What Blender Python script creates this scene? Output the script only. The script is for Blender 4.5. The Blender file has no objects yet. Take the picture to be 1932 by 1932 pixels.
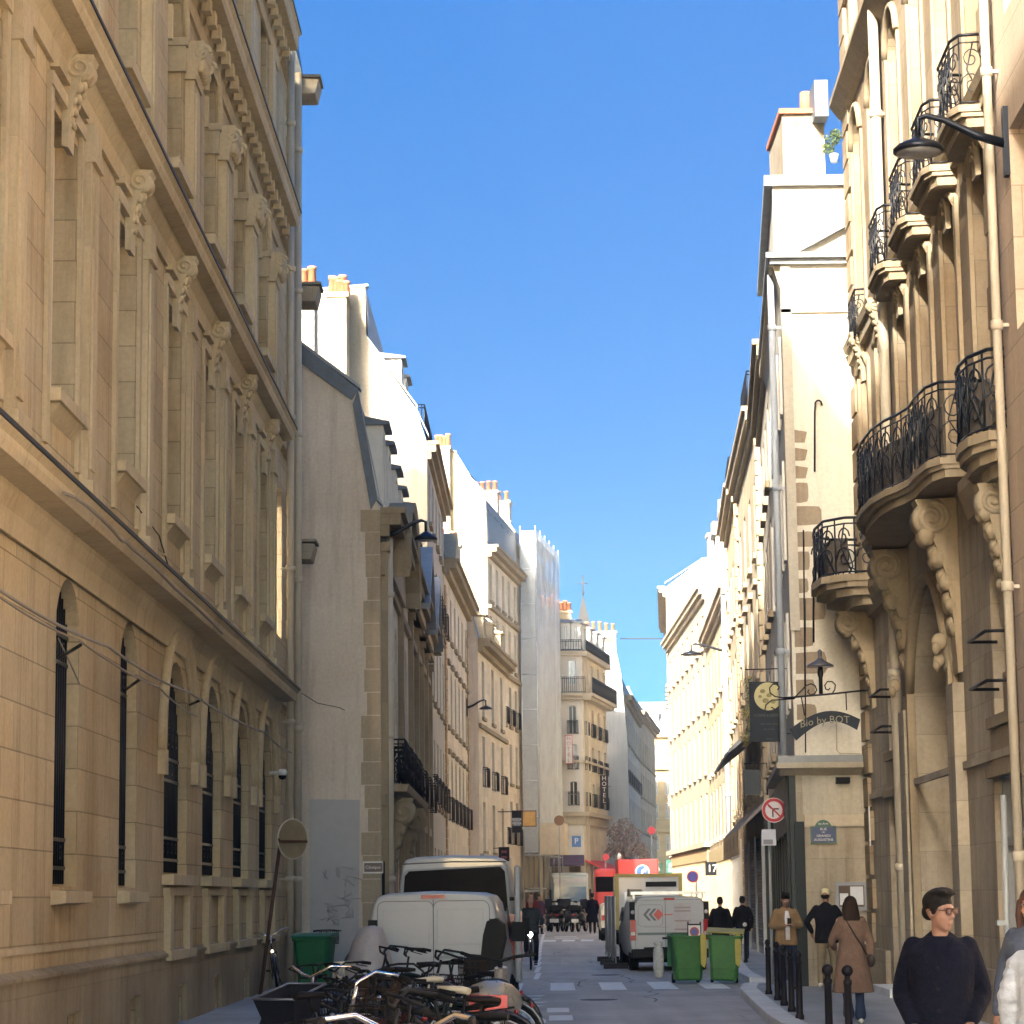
import bpy, bmesh, math, random
from math import sin, cos, pi, sqrt, atan, atan2, radians
from mathutils import Vector as V, Matrix as Mx
random.seed(7)
sc = bpy.context.scene
COL = sc.collection
# ---------------- camera, sky, sun, exposure ----------------
FPX = 4800.0 / 1932.0
PIT = atan(724 / 4800); ROLL = 0.012
cd = bpy.data.cameras.new('camera'); cam = bpy.data.objects.new('camera', cd); COL.objects.link(cam)
cd.sensor_width = 36; cd.lens = 36 * FPX; cd.clip_end = 3000; cd.clip_start = 0.1
_f = V((0, cos(PIT), sin(PIT))); _r = V((1, 0, 0)); _u = _r.cross(_f)
_r2 = cos(ROLL) * _r - sin(ROLL) * _u; _u2 = sin(ROLL) * _r + cos(ROLL) * _u
EYE = V((0, 0, 1.8))
cam.matrix_world = Mx(((_r2.x, _u2.x, -_f.x, EYE.x), (_r2.y, _u2.y, -_f.y, EYE.y), (_r2.z, _u2.z, -_f.z, EYE.z), (0, 0, 0, 1)))
sc.camera = cam
SUN_EL, SUN_AZ = radians(30), radians(202)          # azimuth clockwise from +Y (street direction)
w = bpy.data.worlds.new('World'); sc.world = w; w.use_nodes = True
nt = w.node_tree; nt.nodes.clear()
sky = nt.nodes.new('ShaderNodeTexSky'); sky.sky_type = 'NISHITA'; sky.sun_disc = False
sky.sun_elevation = SUN_EL; sky.sun_rotation = SUN_AZ; sky.air_density = 0.5; sky.dust_density = 1.3; sky.ozone_density = 1.0
bg = nt.nodes.new('ShaderNodeBackground'); bg.inputs[1].default_value = .030
wo = nt.nodes.new('ShaderNodeOutputWorld'); 
# contrast curve on the sky: even azure away from the sun, strong glow round it
def _m(op, a, b, c=None):
    n = nt.nodes.new('ShaderNodeMath'); n.operation = op
    for i, v in enumerate((a, b, c)):
        if v is None: continue
        if hasattr(v, 'is_linked'): nt.links.new(v, n.inputs[i])
        else: n.inputs[i].default_value = v
    return n.outputs[0]
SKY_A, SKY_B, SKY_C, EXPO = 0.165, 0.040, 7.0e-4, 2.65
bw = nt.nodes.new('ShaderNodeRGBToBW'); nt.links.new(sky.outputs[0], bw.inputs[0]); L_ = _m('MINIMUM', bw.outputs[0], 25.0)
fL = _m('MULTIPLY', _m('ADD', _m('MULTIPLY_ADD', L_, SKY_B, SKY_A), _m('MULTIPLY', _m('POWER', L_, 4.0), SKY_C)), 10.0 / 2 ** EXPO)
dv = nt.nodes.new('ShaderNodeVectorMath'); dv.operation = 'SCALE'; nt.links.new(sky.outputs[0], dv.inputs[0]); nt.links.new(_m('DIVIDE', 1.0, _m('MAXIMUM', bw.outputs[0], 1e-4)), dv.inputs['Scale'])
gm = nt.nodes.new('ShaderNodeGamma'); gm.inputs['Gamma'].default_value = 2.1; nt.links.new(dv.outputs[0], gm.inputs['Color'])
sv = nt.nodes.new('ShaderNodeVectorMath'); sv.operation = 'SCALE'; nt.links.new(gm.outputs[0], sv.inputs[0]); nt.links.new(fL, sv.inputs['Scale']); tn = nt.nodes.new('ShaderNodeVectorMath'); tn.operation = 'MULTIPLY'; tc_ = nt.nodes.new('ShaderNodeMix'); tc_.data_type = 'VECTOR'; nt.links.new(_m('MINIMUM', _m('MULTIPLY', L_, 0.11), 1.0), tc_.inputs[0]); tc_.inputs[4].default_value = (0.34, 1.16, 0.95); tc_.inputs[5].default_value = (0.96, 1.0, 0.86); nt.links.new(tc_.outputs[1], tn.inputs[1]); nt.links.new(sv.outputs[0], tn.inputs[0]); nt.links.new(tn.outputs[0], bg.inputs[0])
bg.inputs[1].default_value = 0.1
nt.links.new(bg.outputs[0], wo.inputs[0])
sd = bpy.data.lights.new('sun', 'SUN'); sd.energy = 2.7; sd.angle = radians(0.5); sd.color = (1, 0.93, 0.80)
sun = bpy.data.objects.new('sun', sd); COL.objects.link(sun)
sdir = V((sin(SUN_AZ) * cos(SUN_EL), cos(SUN_AZ) * cos(SUN_EL), sin(SUN_EL)))
sun.rotation_euler = sdir.to_track_quat('Z', 'Y').to_euler(); sun.location = sdir * 60
sc.view_settings.view_transform = 'Standard'; sc.view_settings.look = 'None'; sc.view_settings.gamma = 1
sc.view_settings.exposure = EXPO
sc.cycles.max_bounces = 10; sc.cycles.diffuse_bounces = 8; sc.cycles.sample_clamp_indirect = 6

def at(x, y, Y):                                    # the point at depth Y seen at photo position x, y (1932-wide)
    d = _f * 4800 + _r2 * (x - 966) - _u2 * (y - 966); return EYE + d * (Y / d.y)
def gx(x, Y): return at(x, 1690, Y).x
def gz(x, y, Y): return at(x, y, Y).z

# ---------------- materials ----------------
MATS = {}
def _new(name):
    m = bpy.data.materials.new(name); m.use_nodes = True; nt = m.node_tree
    return m, nt, nt.nodes['Principled BSDF']
def N(nt, t, **k):
    n = nt.nodes.new(t)
    for a, b in k.items(): setattr(n, a, b)
    return n
def mixc(nt, typ, fac, a, b):
    n = N(nt, 'ShaderNodeMix', data_type='RGBA', blend_type=typ)
    for i, v in ((0, fac), (6, a), (7, b)):
        if hasattr(v, 'is_linked'): nt.links.new(v, n.inputs[i])
        else: n.inputs[i].default_value = v if i == 0 or len(v) == 4 else (*v, 1)
    return n.outputs[2]
def noise(nt, vec, scale, detail=4, rough=.6):
    n = N(nt, 'ShaderNodeTexNoise'); n.inputs['Scale'].default_value = scale; n.inputs['Detail'].default_value = detail
    n.inputs['Roughness'].default_value = rough
    if vec: nt.links.new(vec, n.inputs['Vector'])
    return n.outputs['Fac']
def mapr(nt, v, a, b, c, d):
    n = N(nt, 'ShaderNodeMapRange'); nt.links.new(v, n.inputs[0])
    for i, q in enumerate((a, b, c, d)): n.inputs[i + 1].default_value = q
    return n.outputs[0]
def gray(nt, v):
    n = N(nt, 'ShaderNodeCombineColor')
    for i in range(3): nt.links.new(v, n.inputs[i])
    return n.outputs[0]
def mat(name, col, rough=.7, metal=0., var=.12, scale=3., bump=0., spec=.5, coat=0., alpha=1., emit=0., trans=0.):
    if name in MATS: return MATS[name]
    if max(col) < .035 and spec == .5 and coat == 0 and metal < .2: spec = .18
    m, nt, p = _new(name); p.inputs['Roughness'].default_value = rough; p.inputs['Metallic'].default_value = metal
    p.inputs['Specular IOR Level'].default_value = spec; p.inputs['Coat Weight'].default_value = coat
    p.inputs['Alpha'].default_value = alpha; p.inputs['Transmission Weight'].default_value = trans
    tc = N(nt, 'ShaderNodeTexCoord')
    if var > 0:
        f = noise(nt, tc.outputs['Object'], scale); f2 = noise(nt, tc.outputs['Object'], scale * 9, 3)
        g = mapr(nt, f, .25, .75, 1 - var, 1 + var); g2 = mapr(nt, f2, .25, .75, 1 - var * .5, 1 + var * .5)
        c = mixc(nt, 'MULTIPLY', 1., (*col, 1), gray(nt, g)); c = mixc(nt, 'MULTIPLY', 1., c, gray(nt, g2))
        nt.links.new(c, p.inputs['Base Color'])
        r = mapr(nt, f2, .2, .8, max(0, rough - .08), min(1, rough + .1)); nt.links.new(r, p.inputs['Roughness'])
    else: p.inputs['Base Color'].default_value = (*col, 1)
    if bump:
        b = N(nt, 'ShaderNodeBump'); b.inputs['Strength'].default_value = bump; b.inputs['Distance'].default_value = .02
        nt.links.new(noise(nt, tc.outputs['Object'], scale * 6, 5), b.inputs['Height']); nt.links.new(b.outputs[0], p.inputs['Normal'])
    if emit: p.inputs['Emission Color'].default_value = (*col, 1); p.inputs['Emission Strength'].default_value = emit
    MATS[name] = m; return m
def stone(name, col, bw=1.0, bh=.42, joint=.35, stain=.25, msize=.008, var=.10, tint=(.62, .50, .36), bump=.35):
    """cut stone: block joints (UV in metres), per-block tone, soft patches and rain streaks"""
    if name in MATS: return MATS[name]
    m, nt, p = _new(name); p.inputs['Roughness'].default_value = .88; p.inputs['Specular IOR Level'].default_value = .25
    uv = N(nt, 'ShaderNodeTexCoord')
    b = N(nt, 'ShaderNodeTexBrick'); nt.links.new(uv.outputs['UV'], b.inputs['Vector'])
    b.inputs['Scale'].default_value = 1; b.inputs['Brick Width'].default_value = bw; b.inputs['Row Height'].default_value = bh
    b.inputs['Mortar Size'].default_value = msize; b.inputs['Mortar Smooth'].default_value = .3
    c = list(col); b.inputs['Color1'].default_value = (*[v * (1 - var) for v in c], 1); b.inputs['Color2'].default_value = (c[0] * (1 + var), c[1] * (1 + var * .8), c[2] * (1 + var * .5), 1)
    b.inputs['Mortar'].default_value = (*[v * (1 - joint) for v in c], 1)
    o = uv.outputs['Object']
    big = mapr(nt, noise(nt, o, .35, 5, .65), .3, .7, 0, 1)
    c1 = mixc(nt, 'MULTIPLY', big, b.outputs['Color'], tuple(1 - stain * (1 - t) * 1.6 for t in tint))
    mp = N(nt, 'ShaderNodeMapping'); mp.inputs['Scale'].default_value = (2.2, 2.2, .16); nt.links.new(o, mp.inputs['Vector'])
    st = mapr(nt, noise(nt, mp.outputs[0], 1.6, 5, .7), .5, .8, 0, min(1, stain * 2.2))
    c2 = mixc(nt, 'MULTIPLY', st, c1, (*[.35 + .45 * t for t in tint], 1))
    gn = mapr(nt, noise(nt, o, 14, 5, .7), .25, .75, .86, 1.12); c3 = mixc(nt, 'MULTIPLY', 1., c2, gray(nt, gn))
    nt.links.new(c3, p.inputs['Base Color'])
    h = N(nt, 'ShaderNodeMath', operation='MULTIPLY_ADD'); nt.links.new(noise(nt, o, 30, 4), h.inputs[0]); h.inputs[1].default_value = .25
    inv = N(nt, 'ShaderNodeMath', operation='SUBTRACT'); inv.inputs[0].default_value = 1; nt.links.new(b.outputs['Fac'], inv.inputs[1]); nt.links.new(inv.outputs[0], h.inputs[2])
    bp = N(nt, 'ShaderNodeBump'); bp.inputs['Strength'].default_value = bump; bp.inputs['Distance'].default_value = .02
    nt.links.new(h.outputs[0], bp.inputs['Height']); nt.links.new(bp.outputs[0], p.inputs['Normal'])
    MATS[name] = m; return m
def asphalt(name, col):
    m, nt, p = _new(name); o = N(nt, 'ShaderNodeTexCoord').outputs['Object']
    a = mapr(nt, noise(nt, o, .35, 6, .6), .3, .7, .75, 1.25); bsm = mapr(nt, noise(nt, o, 60, 3), .2, .8, .7, 1.35)
    mp = N(nt, 'ShaderNodeMapping'); mp.inputs['Scale'].default_value = (1.2, .06, 1); nt.links.new(o, mp.inputs['Vector'])
    tr = mapr(nt, noise(nt, mp.outputs[0], 1.5, 4), .35, .7, 1.12, .82)
    c = mixc(nt, 'MULTIPLY', 1., (*col, 1), gray(nt, a)); c = mixc(nt, 'MULTIPLY', 1., c, gray(nt, bsm)); c = mixc(nt, 'MULTIPLY', 1., c, gray(nt, tr))
    vo = N(nt, 'ShaderNodeTexVoronoi', feature='DISTANCE_TO_EDGE'); vo.inputs['Scale'].default_value = .22; nt.links.new(o, vo.inputs['Vector'])
    cr = mapr(nt, vo.outputs['Distance'], 0, .006, .55, 1); c = mixc(nt, 'MULTIPLY', 1., c, gray(nt, cr))
    nt.links.new(c, p.inputs['Base Color']); p.inputs['Roughness'].default_value = .62; p.inputs['Specular IOR Level'].default_value = .5
    bp = N(nt, 'ShaderNodeBump'); bp.inputs['Strength'].default_value = .4; bp.inputs['Distance'].default_value = .01
    nt.links.new(noise(nt, o, 120, 3), bp.inputs['Height']); nt.links.new(bp.outputs[0], p.inputs['Normal'])
    MATS[name] = m; return m

ORG = {}
class Fr:                                           # facade frame: s along the street away from the camera, n out of the wall to the street
    def __init__(self, p0, p1, side):
        self.o = V((p0[0], p0[1], 0)); d = V((p1[0] - p0[0], p1[1] - p0[1], 0)); self.len = d.length; self.d = d.normalized()
        self.n = V((self.d.y, -self.d.x, 0)) * (-side)
    def __call__(self, s, n, z): return self.o + self.d * s + self.n * n + V((0, 0, z))
class MB:
    def __init__(self, F=None): self.F = F; self.v = []; self.f = []; self.uv = []; self.mi = []; self.sm = []
    def add(self, vs, fs, mi=0, smooth=False, uvs=None):
        b = len(self.v); vs = [V(p) for p in vs]
        for f in fs:
            if len(set(f)) < len(f): continue
            pts = [vs[i] for i in f]
            if uvs: u = [uvs[i] for i in f]
            else:
                n = V((0, 0, 0))
                for i in range(len(pts)): n += pts[i].cross(pts[(i + 1) % len(pts)])
                ax, ay, az = abs(n.x), abs(n.y), abs(n.z)
                u = [(p.x, p.z) for p in pts] if ay >= ax and ay >= az * .7 else ([(p.y, p.z) for p in pts] if ax >= az * .7 else [(p.x, p.y) for p in pts])
            self.f.append([b + i for i in f]); self.uv.append(u); self.mi.append(mi); self.sm.append(smooth)
        self.v += [self.F(*p) if self.F else p for p in vs]; return self
    def box(self, a0, a1, b0, b1, c0, c1, mi=0):
        vs = [(x, y, z) for z in (c0, c1) for y in (b0, b1) for x in (a0, a1)]
        return self.add(vs, [(0, 2, 3, 1), (4, 5, 7, 6), (0, 1, 5, 4), (2, 6, 7, 3), (0, 4, 6, 2), (1, 3, 7, 5)], mi)
    def quad(self, a, b, c, d, mi=0): return self.add([a, b, c, d], [(0, 1, 2, 3)], mi)
    def prism(self, poly, ax, t0, t1, mi=0, smooth=False):
        """poly: 2-D points in the two other axes (in order), extruded along axis ax"""
        def P(p, t): q = list(p); q.insert(ax, t); return tuple(q)
        n = len(poly); vs = [P(p, t0) for p in poly] + [P(p, t1) for p in poly]
        self.add(vs, [tuple(range(n))[::-1], tuple(range(n, 2 * n))], mi)
        return self.add(vs, [(i, (i + 1) % n, n + (i + 1) % n, n + i) for i in range(n)], mi, smooth)
    def tube(self, pts, r, seg=8, mi=0, closed=False, cap=True, smooth=True):
        pts = [V(p) for p in pts]; n = len(pts); R = r if isinstance(r, (list, tuple)) else [r] * n; vs = []; up = None
        for i in range(n):
            if closed: t = pts[(i + 1) % n] - pts[i - 1]
            else: t = pts[min(i + 1, n - 1)] - pts[max(i - 1, 0)]
            t = t.normalized() if t.length > 1e-9 else V((0, 0, 1))
            if up is None: up = (V((0, 0, 1)) if abs(t.z) < .9 else V((0, 1, 0)))
            up = (up - t * up.dot(t)); up = up.normalized() if up.length > 1e-6 else t.orthogonal().normalized()
            sd_ = t.cross(up)
            ra, rb = R[i] if isinstance(R[i], (tuple, list)) else (R[i], R[i])
            for k in range(seg): a = 2 * pi * k / seg; vs.append(pts[i] + sd_ * (cos(a) * ra) + up * (sin(a) * rb))
        fs = []
        for i in range(n if closed else n - 1):
            j = (i + 1) % n
            for k in range(seg): k2 = (k + 1) % seg; fs.append((i * seg + k, i * seg + k2, j * seg + k2, j * seg + k))
        self.add(vs, fs, mi, smooth)
        if cap and not closed: self.add(vs, [tuple(range(seg))[::-1], tuple((n - 1) * seg + k for k in range(seg))], mi)
        return self
    def lathe(self, prof, c, seg=16, ax=2, mi=0, smooth=True):
        vs = []; n = len(prof)
        for r, h in prof:
            for k in range(seg):
                a = 2 * pi * k / seg; q = [cos(a) * r, sin(a) * r]; q.insert(ax, h); vs.append(V(c) + V(q))
        fs = [(i * seg + k, i * seg + (k + 1) % seg, (i + 1) * seg + (k + 1) % seg, (i + 1) * seg + k) for i in range(n - 1) for k in range(seg)]
        self.add(vs, fs, mi, smooth)
        return self.add(vs, [tuple(range(seg))[::-1], tuple((n - 1) * seg + k for k in range(seg))], mi)
    def ell(self, c, r, seg=12, rings=8, mi=0):
        vs = [V(c) + V((r[0] * sin(pi * i / rings) * cos(2 * pi * k / seg), r[1] * sin(pi * i / rings) * sin(2 * pi * k / seg), -r[2] * cos(pi * i / rings))) for i in range(rings + 1) for k in range(seg)]
        return self.add(vs, [(i * seg + k, i * seg + (k + 1) % seg, (i + 1) * seg + (k + 1) % seg, (i + 1) * seg + k) for i in range(rings) for k in range(seg)], mi, True)
    def wall(self, s0, s1, z0, z1, holes, n=0., depth=.3, mi=0, mj=None):
        """front sheet with openings (s0,s1,z0,z1,rise) and their reveals; built as one skin"""
        S = sorted({s0, s1, *[h[0] for h in holes], *[h[1] for h in holes]}); Z = sorted({z0, z1, *[h[2] for h in holes], *[h[3] for h in holes]})
        S = [s for s in S if s0 <= s <= s1]; Z = [z for z in Z if z0 <= z <= z1]
        for i in range(len(S) - 1):
            for j in range(len(Z) - 1):
                cs, cz = (S[i] + S[i + 1]) / 2, (Z[j] + Z[j + 1]) / 2
                if any(h[0] < cs < h[1] and h[2] < cz < h[3] for h in holes): continue
                self.quad((S[i], n, Z[j]), (S[i + 1], n, Z[j]), (S[i + 1], n, Z[j + 1]), (S[i], n, Z[j + 1]), mi)
        mj = mi if mj is None else mj
        for h in holes:
            a, b, c, d = h[:4]; rise = h[4] if len(h) > 4 else 0; dp = h[5] if len(h) > 5 else depth
            m = n - dp; top = arc(a, b, d, rise)
            sp = top[0][1]
            self.quad((a, n, c), (a, n, sp), (a, m, sp), (a, m, c), mj); self.quad((b, n, c), (b, m, c), (b, m, sp), (b, n, sp), mj)
            self.quad((a, n, c), (a, m, c), (b, m, c), (b, n, c), mj)
            for (x0, y0), (x1, y1) in zip(top, top[1:]):
                self.quad((x0, n, y0), (x1, n, y1), (x1, m, y1), (x0, m, y0), mj)
                if rise and max(y0, y1) < d + 1e-6: self.quad((x0, n, y0), (x1, n, y1), (x1, n, d), (x0, n, d), mi)
        return self
    def build(self, name, mats, parent=None, label=None, fix=True, bevel=0):
        me = bpy.data.meshes.new(name); off = ORG.get(parent.name, V((0, 0, 0))) if parent else V((0, 0, 0))
        me.from_pydata([tuple(p - off) for p in self.v], [], self.f)
        ul = me.uv_layers.new(name='UVMap'); li = 0
        for u in self.uv:
            for q in u: ul.data[li].uv = q; li += 1
        me.polygons.foreach_set('material_index', self.mi); me.polygons.foreach_set('use_smooth', self.sm)
        for m in (mats if isinstance(mats, (list, tuple)) else [mats]): me.materials.append(m)
        bm = bmesh.new(); bm.from_mesh(me); bmesh.ops.remove_doubles(bm, verts=bm.verts, dist=1e-5)
        if fix: bmesh.ops.recalc_face_normals(bm, faces=bm.faces)
        bm.to_mesh(me); bm.free()
        o = bpy.data.objects.new(name, me); COL.objects.link(o)
        if parent: o.parent = parent; ORG[o.name] = off
        if bevel:
            md = o.modifiers.new('bevel', 'BEVEL'); md.width = bevel; md.segments = 2; md.limit_method = 'ANGLE'; md.angle_limit = radians(35); md.harden_normals = False
        if label: o['label'] = label
        return o
def arc(a, b, d, rise, n=10):
    if not rise: return [(a, d), (b, d)]
    w_ = (b - a) / 2; R_ = (w_ * w_ + rise * rise) / (2 * rise); c = d - R_; t0 = math.asin(min(1, w_ / R_))
    if rise > w_: t0 = pi / 2
    return [((a + b) / 2 + R_ * sin(t), c + R_ * cos(t)) for t in [-t0 + 2 * t0 * i / n for i in range(n + 1)]]
def tag(o, label=None, cat=None, group=None, kind=None):
    for k, v in (('label', label), ('category', cat), ('group', group), ('kind', kind)):
        if v: o[k] = v
    return o
def empty(name, loc, label, cat, group=None, rz=0):
    o = bpy.data.objects.new(name, None); COL.objects.link(o); o.location = loc; o.rotation_euler = (0, 0, rz); o.empty_display_size = .3
    ORG[o.name] = V(loc) if rz == 0 else V((0, 0, 0)); return tag(o, label, cat, group)
def proto(name, label, cat, group=None):            # prefab built round the origin, placed afterwards
    return empty(name, (0, 0, 0), label, cat, group)
def put(o, loc, rz=0, rx=0, ry=0, s=1): o.location = loc; o.rotation_euler = (rx, ry, rz); o.scale = (s, s, s); return o
def dup(o, loc, rz=0, label=None, rx=0, ry=0, s=1, swap=None):
    def rec(q, par):
        c = q.copy(); COL.objects.link(c); c.parent = par
        if swap and c.type == 'MESH':
            for i, sl in enumerate(c.material_slots):
                nm_ = sl.material.name if sl.material else ''
                if nm_ in swap: sl.link = 'OBJECT'; sl.material = swap[nm_]
        for ch in list(q.children): rec(ch, c)
        return c
    r = rec(o, None); put(r, loc, rz, rx, ry, s)
    if label: r['label'] = label
    return r
def text_mb(mb, s, size, place, mi=0, extrude=0, align='CENTER', sx=1.):
    """letters as mesh faces; place(u, v, w) maps text plane to the builder's space"""
    cu = bpy.data.curves.new('t', 'FONT'); cu.body = s; cu.size = size; cu.align_x = align; cu.align_y = 'CENTER'; cu.resolution_u = 2
    o = bpy.data.objects.new('t', cu); COL.objects.link(o); bpy.context.view_layer.update()
    me = bpy.data.meshes.new_from_object(o.evaluated_get(bpy.context.evaluated_depsgraph_get()))
    mb.add([place(v.co.x * sx, v.co.y, 0) for v in me.vertices], [tuple(p.vertices) for p in me.polygons], mi)
    bpy.data.objects.remove(o); bpy.data.curves.remove(cu); bpy.data.meshes.remove(me)
def remesh(mb, name, m, parent, voxel=.02, sm=4, label=None):
    """fuse overlapping closed pieces into one continuous surface"""
    o = mb.build(name, m, parent, fix=True)
    r = o.modifiers.new('r', 'REMESH'); r.mode = 'VOXEL'; r.voxel_size = voxel; r.use_smooth_shade = True
    if sm: s = o.modifiers.new('s', 'SMOOTH'); s.iterations = sm; s.factor = .5
    bpy.context.view_layer.update(); me = bpy.data.meshes.new_from_object(o.evaluated_get(bpy.context.evaluated_depsgraph_get()))
    old = o.data; o.modifiers.clear(); o.data = me; me.name = name; bpy.data.meshes.remove(old)
    for p in me.polygons: p.use_smooth = True
    if not me.materials: me.materials.append(m)
    if label: o['label'] = label
    return o
# ---------------- palette ----------------
S_L = stone('ochre_limestone', (.61, .535, .37), 1.15, .46, .42, .5, .009, var=.10)
S_LT = stone('ochre_moulding', (.61, .54, .38), 2.6, 3.0, .15, .32, .004)
S_LB = stone('grimy_plinth', (.44, .38, .265), 1.6, .9, .2, .55, .006, tint=(.5, .46, .4))
S_R = stone('golden_limestone', (.34, .285, .21), 1.2, .62, .35, .5, .008, var=.16)
S_RT = stone('golden_moulding', (.34, .29, .21), 2.2, 2.0, .12, .36, .004)
S_RD = stone('weathered_limestone', (.46, .415, .335), 1.0, .6, .28, .6, .006, tint=(.5, .46, .42))
S_0 = stone('pinkish_limestone', (.56, .46, .36), 1.5, .62, .38, .12, .008)
S_C = stone('cream_limestone', (.45, .385, .28), 1.1, .5, .18, .2, .006)
S_CL = stone('shade_lifted_limestone', (.70, .64, .53), 1.1, .5, .18, .25, .006)  # cream limestone again, its colour lightened for fronts in shade
S_P = stone('pale_limestone', (.50, .45, .36), 1.2, .5, .14, .2, .005)
S_O = stone('orange_quoin_stone', (.55, .39, .23), .9, .42, .4, .15, .012)
PL_G = stone('grey_plaster', (.76, .67, .57), 30, 30, 0, .45, .001, 0, tint=(.7, .66, .62), bump=.15)
PL_C = stone('cream_plaster', (.45, .41, .33), 30, 30, 0, .4, .001, 0, tint=(.75, .68, .58), bump=.15)
PL_W = stone('white_plaster', (.50, .475, .41), 30, 30, 0, .35, .001, 0, tint=(.8, .76, .7), bump=.15)
PL_B = stone('beige_plaster', (.46, .39, .27), 30, 30, 0, .25, .001, 0, tint=(.7, .62, .5), bump=.15)
ZINC = mat('zinc', (.28, .30, .32), .6, .3, .2, 1.5)
SLATE = mat('slate', (.10, .125, .16), .5, 0, .25, 4, .3)
LEAD = mat('dark_lead', (.025, .025, .028), .6, .2, .25, 3)
TERRA = mat('terracotta', (.42, .17, .09), .8, 0, .25, 5)
IRON = mat('black_iron', (.009, .010, .014), .45, .3, .2, 6)
IRONB = mat('blue_black_iron', (.014, .019, .030), .35, .5, .2, 6)
GLASS = mat('window_glass', (.018, .024, .03), .06, 0, .3, .8, 0, .5)
GLASSL = mat('curtained_glass', (.22, .25, .28), .1, 0, .35, 1.2, 0, .7)
WFR = mat('white_joinery', (.62, .60, .55), .5, 0, .1)
GFR = mat('grey_joinery', (.30, .32, .33), .5, 0, .1)
PIPE = mat('painted_pipe', (.48, .43, .34), .5, 0, .12, 2)
PIPEG = mat('grey_pipe', (.36, .40, .46), .5, 0, .12, 2)
WHITE = mat('white_paint', (.66, .66, .64), .6, 0, .08)
BLACK = mat('matt_black', (.006, .0065, .009), .6, 0, .1)
WOOD = mat('dark_oak', (.085, .055, .035), .6, 0, .3, 3)

def win(root, F, s0, s1, z0, z1, n, rise=0, fm=WFR, gm=GLASS, rows=3, name='window', sill=False, bar=.05):
    m = MB(F); t = bar; mid = (s0 + s1) / 2; top = arc(s0, s1, z1, rise, 8); sp = top[0][1]
    m.box(s0, s0 + t, n - .03, n + .03, z0, sp); m.box(s1 - t, s1, n - .03, n + .03, z0, sp); m.box(s0 + t, s1 - t, n - .03, n + .03, z0, z0 + t * 1.6)
    m.box(mid - t * .6, mid + t * .6, n - .03, n + .04, z0 + t * 1.6, z1 - t)
    for k in range(1, rows):
        z = z0 + (sp - z0) * k / rows; m.box(s0 + t, mid - t * .6, n - .02, n + .02, z - t * .3, z + t * .3); m.box(mid + t * .6, s1 - t, n - .02, n + .02, z - t * .3, z + t * .3)
    if rise: m.tube([(a, n, b) for a, b in top], t * .6, 6)
    else: m.box(s0 + t, s1 - t, n - .03, n + .03, z1 - t, z1)
    w_ = m.build(name, fm, root)
    g = MB(F); g.add([(s0, n - .012, z0), (s1, n - .012, z0)] + [(a, n - .012, b) for a, b in top[::-1]], [tuple(range(2 + len(top)))])
    g.build('pane', gm, w_)
    if sill: MB(F).box(s0 - .12, s1 + .12, n, sill, z0 - .14, z0 - .002).build('sill', S_LT, w_)
    return w_
def rail(root, F, pts, z0, z1, step=.13, r=.012, name='railing', m=IRON, scroll=False, top=.022):
    mb = MB(F); P = [V((a, b, 0)) for a, b in pts]
    for z, q in ((z1, top), (z0 + .04, r), (z1 - .1, r)): mb.tube([(p.x, p.y, z) for p in P], q, 6)
    L = [0]
    for a, b in zip(P, P[1:]): L.append(L[-1] + (b - a).length)
    n = max(2, int(L[-1] / step))
    def pa(d):
        for i in range(len(P) - 1):
            if d <= L[i + 1] + 1e-6: return P[i] + (P[i + 1] - P[i]) * ((d - L[i]) / max(1e-6, L[i + 1] - L[i])), (P[i + 1] - P[i]).normalized()
        return P[-1], (P[-1] - P[-2]).normalized()
    for k in range(n + 1):
        p, t = pa(L[-1] * k / n)
        if scroll and k < n:
            c, t = pa(L[-1] * (k + .5) / n); h = z1 - z0; rr = min(step * .46, .2)
            for (cz, sg, q) in ((z0 + h * .30, 1, rr), (z0 + h * .66, -1, rr * .9)):
                sp = []
                for i in range(15): a = i / 14 * 2.6 * pi; R_ = q * (1 - .75 * i / 14); sp.append(V((c.x, c.y, 0)) + t * (cos(a) * R_ * sg) + V((0, 0, cz + sin(a) * R_ * 1.15)))
                mb.tube(sp, r * .9, 5)
            mb.tube([(c + t * (-rr)).to_tuple()[:2] + (z0 + .05,), (c + t * rr * .4).to_tuple()[:2] + (z0 + h * .5,), (c + t * (-rr * .2)).to_tuple()[:2] + (z1 - .1,)], r, 5)
        mb.tube([(p.x, p.y, z0), (p.x, p.y, z1)], r, 5)
    return mb.build(name, m, root)
def chimney(root, F, s0, s1, n0, n1, z0, z1, pots=4, m=PL_C, along='n'):
    c = MB(F).box(s0, s1, n0, n1, z0, z1).box(s0 - .08, s1 + .08, n0 - .08, n1 + .08, z1, z1 + .16).build('chimney', m, root)
    for k in range(pots):
        t = (k + .5) / pots; a = (s0 + s1) / 2 if along == 'n' else s0 + (s1 - s0) * t; b = n0 + (n1 - n0) * t if along == 'n' else (n0 + n1) / 2
        h = .55 + .25 * random.random()
        MB(F).lathe([(.15, 0), (.12, h * .85), (.15, h * .86), (.15, h)], (a, b, z1 + .16), 10).build('chimney_pot', TERRA, c)
    return c
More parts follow.
